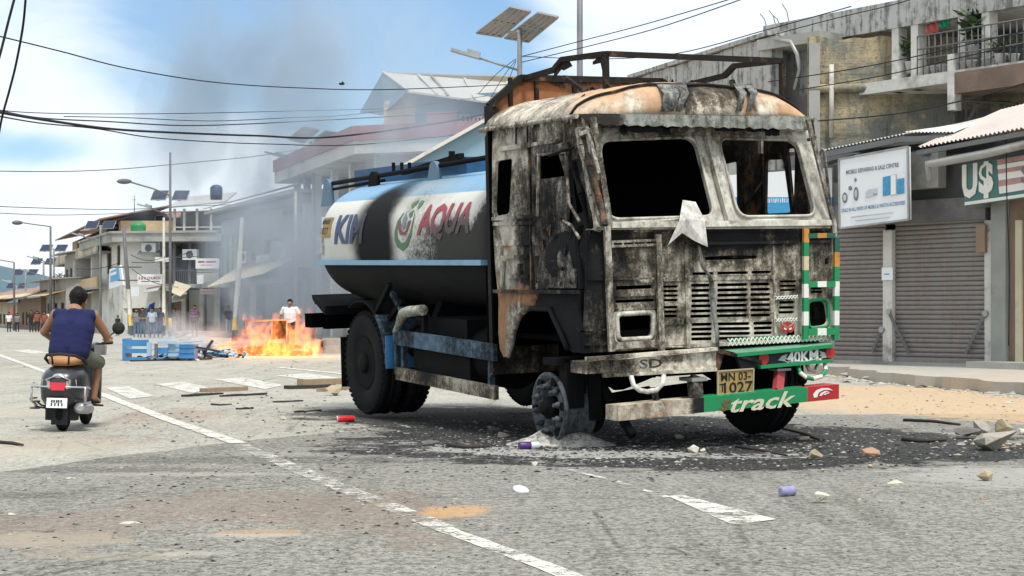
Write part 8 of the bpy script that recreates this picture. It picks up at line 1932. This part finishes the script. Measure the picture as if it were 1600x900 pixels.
# --- bystanders
def bystander(px, feet_y, head_y, label, shirt, trousers, yaw=180, arms='down', Y=None, build_=1.0, group=None, longsleeve=False, hairlong=0, dress=None):
    Y = Y or (CAM_H * F_PX / (feet_y - HOR)); b = Vector(((px - 800) / F_PX * Y, Y, CAM_H + (HOR - feet_y) / F_PX * Y)); H = (feet_y - head_y) / F_PX * Y; s = H / 1.70
    M = Matrix.Translation(b) @ Matrix.Rotation(R(yaw), 4, 'Z') @ Matrix.Scale(s, 4); t = thing('person', b, label, 'person', group, matrix=M); w = build_
    caps = []; sk, tr, st = 0, 1, 2
    for k in (-1, 1):
        hp = K(k * .09, 0, .90); kn = K(k * .10, .02, .48); an = K(k * .105, -.02, .09); caps += [(hp, .092 * w, kn, .062 * w, tr), (kn, .058 * w, an, .045, tr), (an, .038, an + K(k * .02, .13, -.05), .034, 3)]
        sh_ = K(k * .185 * w, 0, 1.40)
        if arms == 'down': el = K(k * .25 * w, -.02, 1.13); wr = K(k * .25 * w, .06, .88); dr = K(0, .1, -1)
        elif arms == 'front': el = K(k * .25 * w, -.02, 1.14); wr = K(k * .08, .20, 1.10); dr = K(-k, .3, .1)
        else: el = K(k * .29 * w, -.06, 1.15); wr = K(k * .16 * w, .04, .96); dr = K(-k, .2, -.4)
        caps += [(sh_, .058 * w, K(*(sh_ + (el - sh_) * .6)), .05 * w, st), (sh_ + (el - sh_) * .6, .044, el, .040, st if longsleeve else sk), (el, .038, wr, .027, st if longsleeve else sk)]
        hand(caps, wr, dr, K(0, 1, .2) if arms == 'down' else K(0, .2, 1), sk, 1.0, .5)
    caps += [(K(-.08, 0, .92), .115 * w, K(.08, 0, .92), .115 * w, tr), (K(-.05, 0, .98), .125 * w, K(-.06, 0, 1.25), .13 * w, st), (K(.05, 0, .98), .125 * w, K(.06, 0, 1.25), .13 * w, st), (K(-.15 * w, 0, 1.385), .072, K(.15 * w, 0, 1.385), .072, st), (K(0, 0, 1.38), .06, K(0, .01, 1.50), .054, sk)]
    if dress: caps += [(K(0, 0, .95), .17, K(0, 0, .45), .22, tr)]
    hc = head(caps, K(0, .012, 1.455), K(0, .04, 1), K(0, 1, 0), sk, 1.02)
    capsule_body('body', caps, .016, [SK2, trousers, shirt, M_BLK], t, 2); face_parts(*hc, t, 1.02); hair_parts(*hc, t, 1.04, hairlong, .012)
    return t
T_W = fabric('white_tee', (.70, .70, .70)); T_B = fabric('black_tee', (.03, .03, .033)); T_PB = fabric('pale_blue_tee', (.50, .58, .66)); T_G = fabric('grey_tee', (.20, .21, .22)); T_PU = fabric('purple_top', (.13, .075, .13)); T_N = fabric('navy_top', (.03, .045, .08)); J_B = fabric('blue_jeans', (.07, .14, .25)); J_D = fabric('dark_trousers', (.045, .05, .06)); J_K = fabric('khaki_trousers', (.26, .22, .16)); T_R = fabric('rust_top', (.26, .08, .05))
bystander(453, 548, 468, 'person in a white tee standing behind the tall flames', T_W, J_D, 172, 'akimbo', Y=52.5, build_=1.18)
bystander(304, 529, 477, 'person in a purple top walking towards the barricade with joined hands', T_PU, J_D, 190, 'front', Y=79, longsleeve=True)
bystander(213, 529, 482, 'person in grey at the left end of the group by the pole', T_G, J_B, 200, 'down', Y=82); bystander(223, 529, 481, 'person in a black tee with folded arms in the group', T_B, J_B, 185, 'front', Y=81); bystander(238, 531, 481, 'person in a pale blue tee at the middle of the group', T_PB, J_B, 178, 'down', Y=79); bystander(250, 529, 481, 'person in a navy top at the right of the group', T_N, J_B, 170, 'down', Y=81)
bystander(273, 528, 482, 'person in black seen sideways right of the lamp post', T_B, J_K, 100, 'down', Y=84); bystander(357, 527, 478, 'person in dark clothes beside the leaning pole', T_B, T_W, 220, 'down', Y=86)
bystander(184, 525, 493, 'crouching dark figure beside the rider by the shop fronts', T_B, J_D, 150, 'front', Y=86, build_=1.1)
bystander(49, 522, 485, 'person in dark top left of the pair on the far pavement', T_B, J_D, 170, 'down', Y=104); bystander(58, 522, 486, 'person in brown beside the dark one on the far pavement', T_R, J_D, 190, 'down', Y=104); bystander(78, 522, 485, 'person in a blue top far down the left pavement', T_PB, J_B, 180, 'down', Y=102); bystander(14, 521, 488, 'person in white at the far left end of the street', T_W, J_D, 180, 'down', Y=104); bystander(27, 521, 489, 'person in grey beside the white one at the far left', T_G, J_D, 180, 'down', Y=105)
bystander(70, 523, 487, 'person in rust red before the far tin-roofed house', T_R, J_K, 160, 'down', Y=100)
# furled blue sunshade over the group
u = thing('sunshade', at(238, 528, 83), 'blue cloth sunshade over the group at the corner', 'umbrella'); m = MB(); m.tube([at(232, 528, 83), at(236, 472, 83)], .02, 6); m.build('pole', M_POLE, u)
m = MB(); a = at(228, 488, 82.6); b = at(242, 472, 82.8); c = at(241, 486, 83.4); d = at(233, 476, 83.6); m.add([a, b, c, d, (a + b + c + d) / 4 + Vector((0, -.2, .15))], [(0, 4, 2), (2, 4, 1), (1, 4, 3), (3, 4, 0)]); o = m.build('canopy', fabric('blue_canopy', (.04, .10, .34)), u); o.modifiers.new('t', 'SOLIDIFY').thickness = .02
